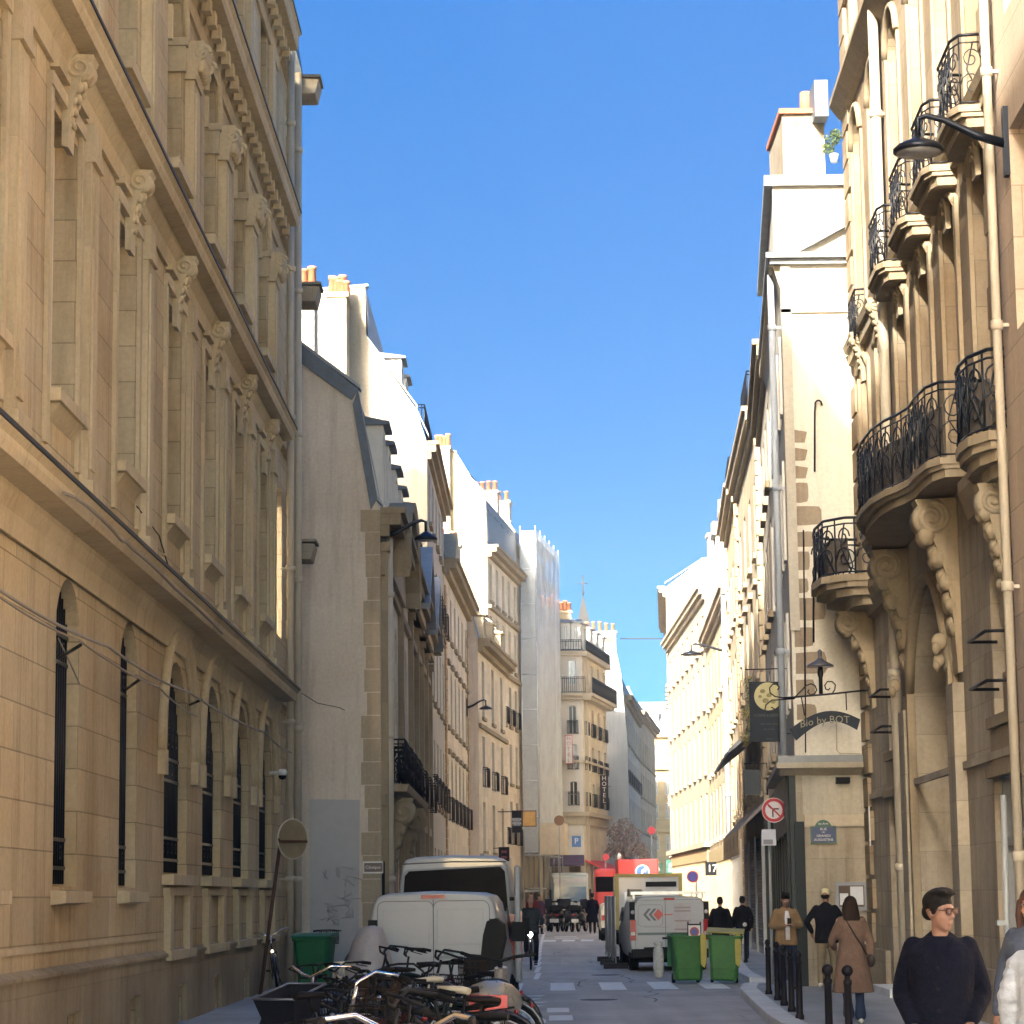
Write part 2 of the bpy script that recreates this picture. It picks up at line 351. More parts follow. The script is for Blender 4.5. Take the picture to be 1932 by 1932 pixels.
def dormer(root, F, s, w_, n, z0, h, depth=1.6, m=WFR, rf=SLATE, ped=False):
    """dormer window standing on the eave, its roof running back into the slope"""
    mb = MB(F); a, b = s - w_ / 2, s + w_ / 2
    mb.wall(a, b, z0, z0 + h, [(a + .18, b - .18, z0 + .25, z0 + h - .2)], n, .12)
    for x in (a, b): mb.quad((x, n, z0), (x, n - depth, z0), (x, n - depth, z0 + h), (x, n, z0 + h))
    d = mb.build('dormer', m, root)
    r = MB(F)
    if ped: r.prism([(a - .15, z0 + h), (b + .15, z0 + h), (s, z0 + h + w_ * .38)], 1, n - depth, n + .15)
    else: r.prism([(n + .15, z0 + h), (n + .15, z0 + h + .08), (n - depth, z0 + h + .35), (n - depth, z0 + h)], 0, a - .12, b + .12)
    r.build('dormer_roof', rf, d)
    f = MB(F); f.box(a + .18, a + .24, n - .1, n - .06, z0 + .25, z0 + h - .2); f.box(b - .24, b - .18, n - .1, n - .06, z0 + .25, z0 + h - .2); f.box(s - .03, s + .03, n - .1, n - .06, z0 + .25, z0 + h - .2)
    f.quad((a + .18, n - .11, z0 + .25), (b - .18, n - .11, z0 + .25), (b - .18, n - .11, z0 + h - .2), (a + .18, n - .11, z0 + h - .2), 1)
    f.build('dormer_window', [WFR, GLASSL], d)
    return d
def block(name, label, F, L, prof, depth, wm, gm, rm, bays, bw, rows, cornice=.35, cn_m=None, mr=.35, group=None, base=0, quoin=None, wfm=WFR, gl=None, s00=0, verge=.22, ground=None):
    """one building: street front with window rows, party walls, roof following prof [(n, z) from the eave back]"""
    root = empty(name, F(s00, 0, 0), label, 'building', group); eave = prof[0][1]; back = -depth
    pr = list(prof) + [(back, prof[-1][1])]
    holes = []; W = []
    step = (L - s00) / bays
    for (z0, z1, rise, kind) in rows:
        for k in range(bays):
            c = s00 + step * (k + .5); holes.append((c - bw / 2, c + bw / 2, z0, z1, rise, mr)); W.append((c, z0, z1, rise, kind))
    if ground: holes += ground
    m = MB(F).wall(s00, L, base, eave, holes, 0, mr); m.quad((s00, back, 0), (L, back, 0), (L, back, pr[-1][1]), (s00, back, pr[-1][1])); wl = m.build('wall', wm, root)
    for sd_, a, b in (('g', s00, s00 + .35), ('g', L - .35, L)):
        poly = [(-.01, 0), (-.01, eave)] + [(p[0] - .02 * i, p[1] + verge * (1 if i else 0)) for i, p in enumerate(pr)][1:] + [(back, 0)]
        MB(F).prism(poly, 0, a, b).build('gable_wall', gm, root)
    r = MB(F)
    for (n0, z0), (n1, z1) in zip(pr, pr[1:]): r.quad((s00 + .35, n0, z0), (L - .35, n0, z0), (L - .35, n1, z1), (s00 + .35, n1, z1))
    r.build('roof', rm, root)
    # lead strip along the visible party-wall top
    v = MB(F)
    for (n0, z0), (n1, z1) in zip(pr, pr[1:]):
        if abs(n1 - n0) + abs(z1 - z0) > .2:
            v.prism([(n0 + .05, z0 + verge + .005), (n0 + .05, z0 + verge + .09), (n1 - .03, z1 + verge + .09), (n1 - .03, z1 + verge + .005)], 0, s00 - .05, s00 + .4)
    v.build('verge_flashing', ZINC, root)
    if cornice:
        c = MB(F).box(s00, L, .004, cornice * .45, eave - .55, eave - .3).box(s00 - .02, L, .004, cornice, eave - .3, eave - .05).box(s00 - .04, L, .004, cornice + .1, eave - .05, eave + .08)
        c.build('cornice', cn_m or S_RT, root)
    for c, z0, z1, rise, kind in W:
        w_ = win(root, F, c - bw / 2, c + bw / 2, z0, z1, -mr + .03, rise, wfm, gl or (GLASS if random.random() < .6 else GLASSL), 3)
        if 'b' in kind: rail(root, F, [(c - bw / 2 - .1, .02), (c - bw / 2 - .1, .22), (c + bw / 2 + .1, .22), (c + bw / 2 + .1, .02)], z0, z0 + .9, .11, .012, 'balcony_railing')
        if 's' in kind: MB(F).box(c - bw / 2 - .12, c + bw / 2 + .12, .003, .12, z0 - .16, z0).build('sill', cn_m or S_RT, w_)
        if 't' in kind: MB(F).box(c - bw / 2 - .15, c + bw / 2 + .15, .003, .14, z1 + .08, z1 + .24).build('lintel_moulding', cn_m or S_RT, w_)
    if quoin:
        q = MB(F); z = .3; k = 0
        while z + .42 < eave - .6:
            ln = .75 if k % 2 else .5
            for (a, b) in ((s00, s00 + ln), (L - ln, L)): q.box(a - (.03 if a == s00 else 0), b + (.03 if b == L else 0), -.3 if a == s00 else .003, .06, z, z + .38)
            z += .42; k += 1
        q.build('quoins', quoin, root)
    return root
def strip(root, F, s0, s1, z0, z1, n, m, name='string_course'): return MB(F).box(s0, s1, .003, n, z0, z1).build(name, m, root)
def pipe(F, s, n, z0, z1, m, label, r=.055, name='drainpipe', hop=None):
    root = empty(name, F(s, n, z0), label, 'drainpipe')
    p = MB(F).tube([(s, n, z0), (s, n, z1)], r, 12); p.build('pipe', m, root)
    k = z0 + 2.0
    while k < z1 - .3:
        MB(F).lathe([(r * 1.05, 0), (r * 1.35, .01), (r * 1.35, .11), (r * 1.05, .12)], (s, n, k), 12).box(s - .02, s + .02, -n * 0 + .001, n - r, k + .04, k + .08).build('collar', m, root); k += 3.1
    if hop: MB(F).prism([(s - .2, hop), (s + .2, hop), (s + .24, hop + .4), (s - .24, hop + .4)], 1, n - .16, n + .2).build('hopper', LEAD, root)
    return root
def spiral(c, r, turns, ax, n=26, shrink=.85, ph=0):
    out = []
    for i in range(n + 1):
        a = ph + turns * 2 * pi * i / n; R_ = r * (1 - shrink * i / n); q = [cos(a) * R_, sin(a) * R_]; q.insert(ax, 0); out.append(V(c) + V(q))
    return out
def console(root, F, s, w_, n0, z0, h, proj_, m=S_RT, name='console', vr=.15):
    """scrolled stone bracket: S profile in the n-z plane, volute ends, leaf on its front"""
    mb = MB(F); P = []
    N_ = 14
    for i in range(N_ + 1):
        t = i / N_; P.append((n0 + proj_ * (1 - t) ** 1.7 * (.75 + .25 * cos(t * 5)) + .07, z0 + h * (1 - t) - .02))
    mb.prism([(n0, z0 + h)] + P + [(n0, z0)], 0, s - w_ * .42, s + w_ * .42)
    r = h * vr
    for sg in (-1, 1):
        mb.tube(spiral((s + sg * w_ * .43, n0 + proj_ - r * .55, z0 + h - r * 1.02), r * .86, 1.6 * 1, 0, 30, .85, pi / 2), r * .16, 6)
    mb.lathe([(r * .72, -w_ * .44), (r * .95, -w_ * .36), (r * .9, 0), (r * .95, w_ * .36), (r * .72, w_ * .44)], (s, n0 + proj_ - r * .55, z0 + h - r * 1.02), 18, 0)
    for i in range(2, 12, 2):
        n_, z = P[i]; q = h * .05 * (1.3 - i / 16)
        mb.ell((s, n_ + .01, z), (w_ * .28, q * .9, q * 1.3), 8, 6); mb.ell((s - w_ * .26, n_ - .02, z - q), (q, q, q * 1.2), 7, 5); mb.ell((s + w_ * .26, n_ - .02, z - q), (q, q, q * 1.2), 7, 5)
    return mb.build(name, m, root)

# =============== ground ===============
ASP = asphalt('road_asphalt', (.37, .36, .355)); PAV = asphalt('pavement_asphalt', (.32, .34, .365))
GRAN = mat('granite_kerb', (.60, .63, .67), .75, 0, .18, 2, .2); PAINT = mat('road_paint', (.80, .82, .84), .7, 0, .18, 5)
g = MB().quad((-400, -300, -.02), (400, -300, -.02), (400, 900, -.02), (-400, 900, -.02)).build('ground', asphalt('ground_dust', (.12, .115, .11))); tag(g, kind='structure')
sq = MB().quad((6.7, -60, .008), (60, -60, .008), (60, 21, .008), (6.7, 21, .008)).quad((-60, -60, .006), (-6.1, -60, .006), (-6.1, -17, .006), (-60, -17, .006)).build('bounce_paving', mat('pale_bounce_paving', (.42, .38, .32), .8, 0, .12, 1)); tag(sq, kind='structure')  # unseen pale ground added to bounce sunlight onto the left facade
g = MB().quad((-6, -60, 0), (14, -60, 0), (30, 320, 0), (-2, 320, 0)).build('road', ASP); tag(g, kind='structure')
def pavement(name, pts, m=PAV, kerb=True):
    n = len(pts); mb = MB(); vs = [(x, y, .12) for x, y in pts] + [(x, y, -.01) for x, y in pts]
    mb.add(vs, [tuple(range(n))] + [(i, (i + 1) % n, n + (i + 1) % n, n + i) for i in range(n)]); o = mb.build(name, m); return tag(o, kind='structure')
KR = [(2.9, -40), (3.25, 20), (3.5, 30), (3.62, 36), (3.85, 41), (4.1, 46), (4.35, 48.2), (4.75, 49), (5.6, 49.3)]
pavement('pavement', KR + [(7.2, 49.3), (6.6, -40)])
KR2 = [(5.0, 50.8), (4.75, 51.3), (4.85, 55), (5.35, 63), (6.4, 80), (7.6, 110), (8.2, 150)]
pavement('pavement', KR2 + [(12, 150), (9.5, 50.8)])
KL = [(-3.15, -40), (-3.1, 53), (-2.25, 56), (-2.2, 84), (-1.9, 100), (-1.2, 118), (.3, 135), (2.0, 152)]
pavement('pavement', [(-6, -40)] + KL + [(-6, 152)])
def kerbline(pts, w_=.3):
    mb = MB(); rnd = random.Random(3)
    for (x0, y0), (x1, y1) in zip(pts, pts[1:]):
        a, b = V((x0, y0, 0)), V((x1, y1, 0)); d = b - a; n = max(1, round(d.length / 1.3)); t = d.normalized(); sd_ = V((-t.y, t.x, 0)) * w_
        for k in range(n):
            p, q = a + d * (k / n) + t * .008, a + d * ((k + 1) / n) - t * .008; h = .135 + rnd.random() * .006
            vs = [p + sd_ * .5, q + sd_ * .5, q - sd_ * .5, p - sd_ * .5]; vs = [V((v.x, v.y, -.005)) for v in vs] + [V((v.x, v.y, h)) for v in vs]
            mb.add(vs, [(4, 5, 6, 7), (0, 1, 5, 4), (1, 2, 6, 5), (2, 3, 7, 6), (3, 0, 4, 7)])
    return tag(mb.build('kerb', GRAN, bevel=.012), kind='structure')
kerbline(KR[1:]); kerbline(KR2); kerbline(KL[1:])
kerbline([(4.9, 48.9), (6.6, 48.7)], .22)
mk = MB()
def mark(x0, x1, y0, y1, sk=0): mk.quad((x0, y0, .004), (x1, y0, .004), (x1 + sk, y1, .004), (x0 + sk, y1, .004))
for k in range(5): mark(.62 + k * .99 - (.0 if k else 0), 1.10 + k * .99, 49.3, 53.6, .06)
for k in range(3): mark(-.42 - k * .99, .06 - k * .99, 49.3, 53.6, .06)
for y in (37.6, 40.2, 34.6, 31.5): mark(.45, .80, y, y + 1.6, .02)
for y in range(56, 122, 5): mark(gx(1009 + (y - 56) * .24, y) - .06, gx(1009 + (y - 56) * .24, y) + .06, y, y + 4.5, .1)
for k, y in enumerate((42.3, 43.8, 45.2, 46.6)): mark(-.35 + .05 * k, .32 + .08 * (k % 2), y, y + .45, .12)
for k in range(5): mark(1.0 + k * .75, 1.5 + k * .75, 101, 105, .1)
for y in (108, 112): mark(1.6, 2.6, y, y + 1.2)
# painted bicycle of the cycle lane
for cx in (-.10, .28):
    for k in range(10): a = 2 * pi * k / 10; b = 2 * pi * (k + 1) / 10; mk.quad((cx + .13 * cos(a), 37.5 + 1.1 * sin(a), .004), (cx + .13 * cos(b), 37.5 + 1.1 * sin(b), .004), (cx + .09 * cos(b), 37.5 + .8 * sin(b), .004), (cx + .09 * cos(a), 37.5 + .8 * sin(a), .004))
mark(-.08, .26, 38.6, 38.9); mark(.06, .12, 38.9, 41.0)
tag(mk.build('road_markings', PAINT), kind='structure')
# patches of newer tar
pm = MB().quad((1.1, 66, .002), (3.2, 66, .002), (3.4, 76, .002), (1.3, 76, .002)).quad((1.6, 80, .002), (5.2, 80, .002), (5.4, 92, .002), (1.9, 92, .002)); tag(pm.build('road_patch', asphalt('patched_asphalt', (.44, .42, .385))), kind='structure')
# manholes, tar seams, litter on the road
mh = MB()
for x, y in ((2.0, 58.5), (1.4, 44.8), (2.9, 72)): mh.lathe([(.33, .003), (.33, .007)], (x, y, 0), 24).lathe([(.27, .0072), (.27, .009)], (x, y, 0), 24, mi=1)
tag(mh.build('manhole_covers', [mat('cast_iron_cover', (.05, .05, .05), .6, .3, .2, 8), mat('cover_centre', (.09, .088, .085), .7, .2, .3, 20)]), kind='structure')
sm = MB(); rq = random.Random(11)
for k in range(9):
    x, y = rq.uniform(.6, 3.6), rq.uniform(36, 95); P = [V((x + rq.uniform(-.05, .05) + i * rq.uniform(-.02, .05), y + i * .7, .0032)) for i in range(8)]
    for a, b in zip(P, P[1:]): sm.quad(a - V((.02, 0, 0)), a + V((.02, 0, 0)), b + V((.02, 0, 0)), b - V((.02, 0, 0)))
tag(sm.build('tar_seams', mat('tar', (.03, .03, .032), .5, 0, .1)), kind='structure')
# =============== left: long ochre institution ===============
aL = atan(.0019185)
LF = Fr((-4.8 * cos(aL), 4.8 * sin(aL)), (-4.8 * cos(aL) + sin(aL), 4.8 * sin(aL) + cos(aL)), -1)
L1 = empty('institution_building', LF(24, 0, 0), 'long ochre limestone building with arched barred windows along the left pavement', 'building')
END = 53.1; CE = 50.1
narrow = [(22.0, 23.3), (26.3, 27.7), (30.6, 31.95)]; cent = [35.63, 39.8, 43.95, 48.2]
bays2 = [21.4, 25.53, 29.9, 34.2, 38.35, 42.45, 46.6]; 
h1 = [(a, b, 1.95, 5.2, .42) for a, b in narrow] + [(c - 1.2, c + 1.2, 2.15, 5.1, 1.2) for c in cent]
for c in (24.5, 27.3, 31.6, 36, 40.17, 44.3, 48.4): h1.append((c - .36, c + .36, .17 + (.0 if c > 35 else .05), .6, 0, .12))
m = MB(LF).wall(-16, END, 0, 5.62, h1, 0, .42)
h2 = [(a, a + 1.62, 7.0, 10.02, 0) for a in bays2]; h2.append((50.3, 51.4, 7.0, 10.02, 0))
m.wall(-16, END, 5.62, 10.9, h2, 0, .42)
h3 = [(a, a + 1.5, 12.0, 15.0, .75) for a in bays2]
m.wall(-16, END, 10.9, 15.55, h3, 0, .5)
h4 = [(a + .25, a + 1.35, 16.9, 18.6, 0) for a in bays2]
m.wall(-16, END, 15.55, 19.2, h4, 0, .35)
m.quad((END, 0, 0), (END, -14, 0), (END, -14, 19.2), (END, 0, 19.2)); m.quad((-16, 0, 0), (-16, -14, 0), (-16, -14, 19.2), (-16, 0, 19.2)); m.quad((-16, -14, 0), (END, -14, 0), (END, -14, 19.2), (-16, -14, 19.2))
m.build('wall', S_L, L1)
# plinth and bands
p = MB(LF)
for a, b in zip([-16] + [c + .42 for c in (24.5, 27.3, 31.6, 36, 40.17, 44.3, 48.4)], [c - .42 for c in (24.5, 27.3, 31.6, 36, 40.17, 44.3, 48.4)] + [END]): p.box(a, b, .003, .07, 0, .64)
p.box(-16, END, .003, .07, .64, 1.05).prism([(.003, 1.05), (.10, 1.05), (.10, 1.09), (.003, 1.14)], 0, -16, END)
p.build('plinth', S_LB, L1)
MB(LF).box(-16, 33.6, .003, .025, 1.3, 1.36).box(-16, 33.6, .003, .02, 5.2, 5.24).build('band', S_LT, L1)
def cor(z0, z1, n, extra=None, cap=True):
    c = MB(LF).prism([(.003, z0 - .42), (.05, z0 - .42), (.07, z0 - .2), (.14, z0 - .06), (.14, z0), (n, z0 + .02), (n + .03, z0 + .1), (n + .03, z1 - .06), (n + .08, z1), (.003, z1 + .06)], 0, -16, CE)
    for a in (1,):
        if extra:
            s = 20.0
            while s < CE: c.box(s, s + .24, .145, n - .14, z0 - .22, z0 + .0); s += .62
    c.build('cornice', S_LT, L1)
    if cap: MB(LF).box(-16, CE, n - .02, n + .095, z1 + .004, z1 + .05).build('cornice_flashing', LEAD, L1)
cor(5.62, 5.84, .40); cor(10.84, 11.06, .34); cor(15.25, 15.52, .42, True)
cor(18.95, 19.3, .42, True)
for z in (5.62, 10.84, 15.25, 18.95): MB(LF).box(CE, END + .05, .003, .12, z, z + .22).build('end_moulding', S_LT, L1)
# arches over the wide windows
for c in cent:
    a = MB(LF); 
    for (R_, r, nn) in ((1.80, .075, .05), (1.62, .05, .03)):
        pts = [(c + R_ * cos(t), nn, 3.78 + R_ * sin(t)) for t in [pi * i / 20 for i in range(21)]]
        a.tube(pts, r, 8)
    for sx in (-1, 1): a.box(c + sx * 1.71 - .14, c + sx * 1.71 + .14, .003, .11, 3.45, 3.78)
    a.build('arch_moulding', S_LT, L1)
    w_ = win(L1, LF, c - 1.2, c + 1.2, 2.15, 5.1, -.40, 1.2, GFR, GLASS, 4)
    MB(LF).box(c - 1.32, c + 1.32, -.38, .16, 2.0, 2.14).box(c - 1.25, c + 1.25, .003, .1, 1.86, 1.96).build('sill', S_LT, w_)
    q = MB(LF).box(c - 1.15, c - .85, .003, .1, 1.12, 1.86).box(c + .85, c + 1.15, .003, .1, 1.12, 1.86).box(c - 1.35, c + 1.35, .003, .14, 1.0, 1.12)
    q.build('window_apron', S_LT, L1)
for a, b in narrow:
    w_ = win(L1, LF, a, b, 1.95, 5.2, -.38, .42, GFR, GLASS, 4); MB(LF).prism([(-.36, 1.95), (.16, 1.9), (.16, 1.78), (-.0, 1.76)], 0, a - .1, b + .12).build('sill', S_LT, w_)
# iron grilles
def grille(a, b, z0, z1, rise, name='window_grille'):
    g = MB(LF); n = max(5, int((b - a) / .13)); R_ = 0
    for k in range(n + 1):
        s = a + .04 + (b - a - .08) * k / n; zt = z1 - .08
        if rise:
            for (x0, y0), (x1, y1) in zip(arc(a, b, z1, rise), arc(a, b, z1, rise)[1:]):
                if x0 <= s <= x1: zt = y0 + (y1 - y0) * (s - x0) / (x1 - x0) - .05
        g.tube([(s, -.14, z0 + .03), (s, -.14, zt)], .014, 6)
    for z in (z0 + .2, z0 + .5, z1 - rise - .15, z1 - rise - .45): g.box(a + .0, b - .0, -.16, -.12, z - .02, z + .02)
    k = int((b - a) / .36)
    for i in range(k):
        c = a + (b - a) * (i + .5) / k
        for zz in (z0 + .35, z1 - rise - .3): g.tube(spiral((c, -.14, zz), .1, 1.3, 1, 14), .011, 5)
        if rise > .6: g.tube(spiral((c, -.14, z1 - rise + .15), .17, 1.6, 1, 16), .012, 5)
    return g.build(name, IRONB, L1)
for a, b in narrow: grille(a, b, 1.95, 5.2, .42)
for c in cent: grille(c - 1.2, c + 1.2, 2.15, 5.1, 1.2)
for c in (24.5, 27.3, 31.6, 36, 40.17, 44.3, 48.4):
    g = MB(LF).quad((c - .36, -.10, .17), (c + .36, -.10, .17), (c + .36, -.10, .6), (c - .36, -.10, .6))
    for k in range(6): g.box(c - .33 + k * .125, c - .30 + k * .125, -.08, -.05, .2, .58, 1)
    g.build('cellar_vent', [BLACK, IRONB], L1)
# first floor: windows, pilasters, scroll keystones
for i, a in enumerate(bays2):
    b = a + 1.62
    w_ = win(L1, LF, a, b, 7.0, 10.02, -.28, 0, WFR, GLASS, 4, bar=.07)
    MB(LF).box(a - .05, b + .05, -.26, .16, 6.86, 6.99).prism([(.003, 6.86), (.12, 6.86), (.003, 6.7)], 0, a + .1, b - .1).build('sill', S_LT, w_)
    f = MB(LF).box(a - .22, a - .04, .003, .05, 6.4, 10.15).box(b + .04, b + .2, .003, .05, 6.4, 10.15).box(a - .22, b + .2, .003, .07, 10.15, 10.30); f.build('window_surround', S_LT, L1)
    pl = MB(LF).box(b + .34, b + .86, .003, .10, 6.35, 9.95).box(b + .28, b + .92, .003, .17, 5.95, 6.35).box(b + .30, b + .90, .003, .15, 9.95, 10.06).box(b + .34, b + .86, .003, .13, 10.06, 10.4).box(b + .46, b + .74, .1, .125, 6.5, 9.8); pl.build('pilaster', S_LT, L1)
    console(L1, LF, (a + b) / 2, .42, .003, 9.75, 1.02, .26, S_LT, 'scroll_keystone')
    MB(LF).box(a - .1, (a + b) / 2 - .26, .003, .11, 10.38, 10.46).box((a + b) / 2 + .26, b + .1, .003, .11, 10.38, 10.46).build('hood_mould', S_LT, L1)
# second floor: round-headed windows between imposts
for a in bays2:
    b = a + 1.5; w_ = win(L1, LF, a, b, 12.0, 15.0, -.46, .75, WFR, GLASS, 3)
    MB(LF).box(a - .06, b + .06, -.4, .18, 11.84, 11.99).build('sill', S_LT, w_)
    pl = MB(LF).box(b + .3, b + .95, .003, .14, 11.3, 13.7).box(b + .22, b + 1.03, .003, .2, 11.1, 11.4).box(b + .44, b + .81, .1, .165, 11.55, 13.55); pl.build('pilaster', S_LT, L1)
    c = MB(LF).prism([(.003, 13.7), (.17, 13.7), (.19, 13.85), (.30, 14.15), (.30, 14.28), (.003, 14.28)], 0, b + .22, b + 1.03)
    for k in range(5): c.ell((b + .32 + k * .155, .22, 13.95), (.075, .09, .13), 8, 6)
    for sg in (.24, 1.01): c.tube(spiral((b + sg, .26, 14.1), .13, 1.5, 0, 16), .03, 6)
    c.build('capital', S_LT, L1)
    i_ = MB(LF)
    i_.box(b - .09, b + .02, -.44, .06, 13.72, 14.22).box(b - .13, b + .02, -.44, .09, 14.1, 14.22); i_.box(a - .02, a + .09, -.44, .06, 13.72, 14.22); i_.build('impost', S_LT, L1)
    t = MB(LF).tube([((a + b) / 2 + .9 * cos(t_), .04, 14.25 + .9 * sin(t_)) for t_ in [pi * k / 14 for k in range(15)]], .06, 6); t.build('archivolt', S_LT, L1)
for a in bays2:
    win(L1, LF, a + .25, a + 1.35, 16.9, 18.6, -.3, 0, WFR, GLASS, 2)
    MB(LF).box(a + 1.75, a + 2.25, .003, .1, 15.6, 18.5).build('pilaster', S_LT, L1)
# end quoins and roof
q = MB(LF)
for k in range(44):
    z = .2 + k * .43
    if any(abs(z + .2 - c) < .45 for c in (5.7, 10.9, 15.3)) or z > 18.3: continue
    q.box(END - (.7 if k % 2 else .95), END + .02, .003, .05, z, z + .39)
q.build('quoins', S_LT, L1)
r = MB(LF); PR = [(.3, 19.33), (-1.3, 29.6), (-5.2, 30.8), (-14, 27)]  # mansard out of view, raised so its shadow falls on the golden house
for (a, b), (c, d) in zip(PR, PR[1:]): r.quad((-16, a, b), (END, a, b), (END, c, d), (-16, c, d))
for s in (-16, END): r.add([(s, .3, 19.33), (s, -1.3, 29.6), (s, -5.2, 30.8), (s, -14, 27), (s, -14, 19.3)], [(0, 1, 2, 3, 4)])
r.build('roof', SLATE, L1)
# hood blocks hanging at the end of each cornice (gutter heads)
pipe(LF, END - 2.2, .22, .12, 19.2, PIPE, 'beige drainpipe of the ochre building between its last arch and the corner', .075)
pipe(LF, END - .25, .2, .12, 19.4, PIPE, 'beige drainpipe on the very corner of the ochre building, running up past its cornices', .08)
pipe(LF, END + .45, .05, .12, 12, LEAD, 'black drainpipe in the gap beside the grey plaster gable', .075)
for z, n in ((8.85, .25), (14.4, .35), (19.0, .35)):
    o = MB(LF).prism([(-.05, z), (n + .2, z), (n + .28, z + .32), (-.05, z + .36)], 0, END - .1, END + .75).box(END - .1, END + .75, -.05, n + .32, z + .37, z + .43); o = o.build('gutter_head', S_RD, L1)
# black netting/lead edge above first cornice with loose cables
def cable(pts, r, m, label, name='cable', sag=0):
    mb = MB(); P = [V(p) for p in pts]; out = []
    for a, b in zip(P, P[1:]):
        k = max(2, int((b - a).length / .6))
        for i in range(k): t = i / k; out.append(a + (b - a) * t - V((0, 0, sag * 4 * t * (1 - t))))
    out.append(P[-1]); mb.tube(out, r, 5); o = mb.build(name, m); return tag(o, label, 'cable')
GREYC = mat('grey_cable', (.30, .27, .22), .6); 
def lp(x, y, n=.3):
    d = _f * 4800 + _r2 * (x - 966) - _u2 * (y - 966); t = (LF(0, n, 0) - EYE).dot(LF.n) / d.dot(LF.n); return EYE + d * t
cable([lp(-20, 1100, .55), lp(205, 1220, .5), lp(358, 1307, .45), lp(500, 1382, .4), lp(550, 1420, .3)], .017, GREYC, 'twisted grey cable strung in front of the arched windows of the ochre building', sag=.05)
cable([lp(-20, 1112, .5), lp(150, 1208, .5), lp(300, 1297, .5), lp(372, 1352, .3)], .011, GREYC, 'thin cable just below the twisted one, ending at the second arch', sag=.04)
for (x0, y0, x1, y1) in ((115, 1240, 152, 1217), (234, 1303, 262, 1283), (358, 1330, 380, 1320)):
    MB().tube([lp(x0, y0, 0), lp(x1, y1, .45)], .018, 6).build('cable_bracket', IRON, L1)
cable([lp(110, 650 * .7442 + 720, .02), lp(150, 1290, .02)], .008, GREYC, 'short loose wire end on the ochre wall by the first barred window')
cable([lp(120, 930, .46), lp(165, 955, .5), lp(230, 1020, .5), lp(250, 1035, .5), lp(330, 1110, .5), lp(420, 1195, .5)], .02, GREYC, 'loose grey cable lying along the top of the lower cornice of the ochre building', sag=-.02)
cable([lp(258, 955, .05), lp(300, 1010, .04), lp(330, 1110, .04)], .01, LEAD, 'dark wire drooping across the ochre wall above the lower cornice')
wire = cable([at(557, 1300, 53), at(640, 1335, 54.5), at(742, 1357, 60)], .008, LEAD, 'dark wire crossing the grey gable towards the iron balcony', sag=.1)
cable([at(1170, 1205, 150), at(1262, 1205, 150)], .035, LEAD, 'thin wire spanning the sky gap between the far roofs')
# CCTV dome
c = empty('security_camera', LF(48.9, .1, 4.2), 'small white dome security camera on the ochre wall above the road sign', 'camera')
p0 = lp(533, 1463, .3); c.location = p0; ORG[c.name] = p0
MB().tube([p0 + V((-.25, 0, .05)), p0 + V((0, 0, .05))], .03, 8).lathe([(.09, .0), (.1, .06), (.06, .12)], p0, 14).build('camera_body', WHITE, c)
MB().ell(p0 + V((.0, -.01, -.01)), (.075, .075, .075)).build('camera_dome', BLACK, c)

# =============== left: building with grey plaster gable (mansion) ===============
X0 = gx(720, 55); L2F = Fr((X0, 55), (gx(812, 86) - .0, 86), -1)
def nz(x, y, Y, x0): return (gx(x, Y) - x0, gz(x, y, Y))       # n is negative going into the block
P2 = [(0, 10.15), (-.06, 10.3), (-.47, gz(680, 745, 55)), (-1.95, gz(557, 645, 55)), (-4.5, 15.2)]
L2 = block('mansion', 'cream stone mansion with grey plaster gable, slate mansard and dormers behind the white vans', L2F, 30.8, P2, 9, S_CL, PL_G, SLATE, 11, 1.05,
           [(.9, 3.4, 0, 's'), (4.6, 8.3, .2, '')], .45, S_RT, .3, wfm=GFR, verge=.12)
MB(L2F).prism([(-.6, 4.05), (.5, 4.05), (.55, 4.2), (.0, 4.3)][0:0] or [(.003, 4.1), (.5, 4.1), (.55, 4.25), (.003, 4.3)], 0, 1.2, 14).build('balcony_slab', S_RT, L2)
for a, b in ((1.4, 4.3), (4.8, 7.0), (7.4, 9.6), (10.0, 12.2)): rail(L2, L2F, [(a, .06), (a, .45), (b, .45), (b, .06)], 4.3, 5.25, .24, .016, 'balcony_railing', scroll=True)
for a, b in ((15.2, 17.3), (19, 21), (23, 25), (27, 29)): rail(L2, L2F, [(a, .03), (a, .3), (b, .3), (b, .03)], 4.5, 5.4, .2, .016, 'balcony_railing')
for s in (.25, 8.2, 14.2, 18.4, 22.3, 26.2, 30.1): MB(L2F).box(s, s + .45, .003, .14, .2, 9.5).box(s - .06, s + .51, .003, .2, 9.3, 9.5).build('pilaster', S_RT, L2)
strip(L2, L2F, .0, 30.8, 3.75, 4.0, .1, S_RT); strip(L2, L2F, 0, 30.8, 8.75, 8.95, .1, S_RT)
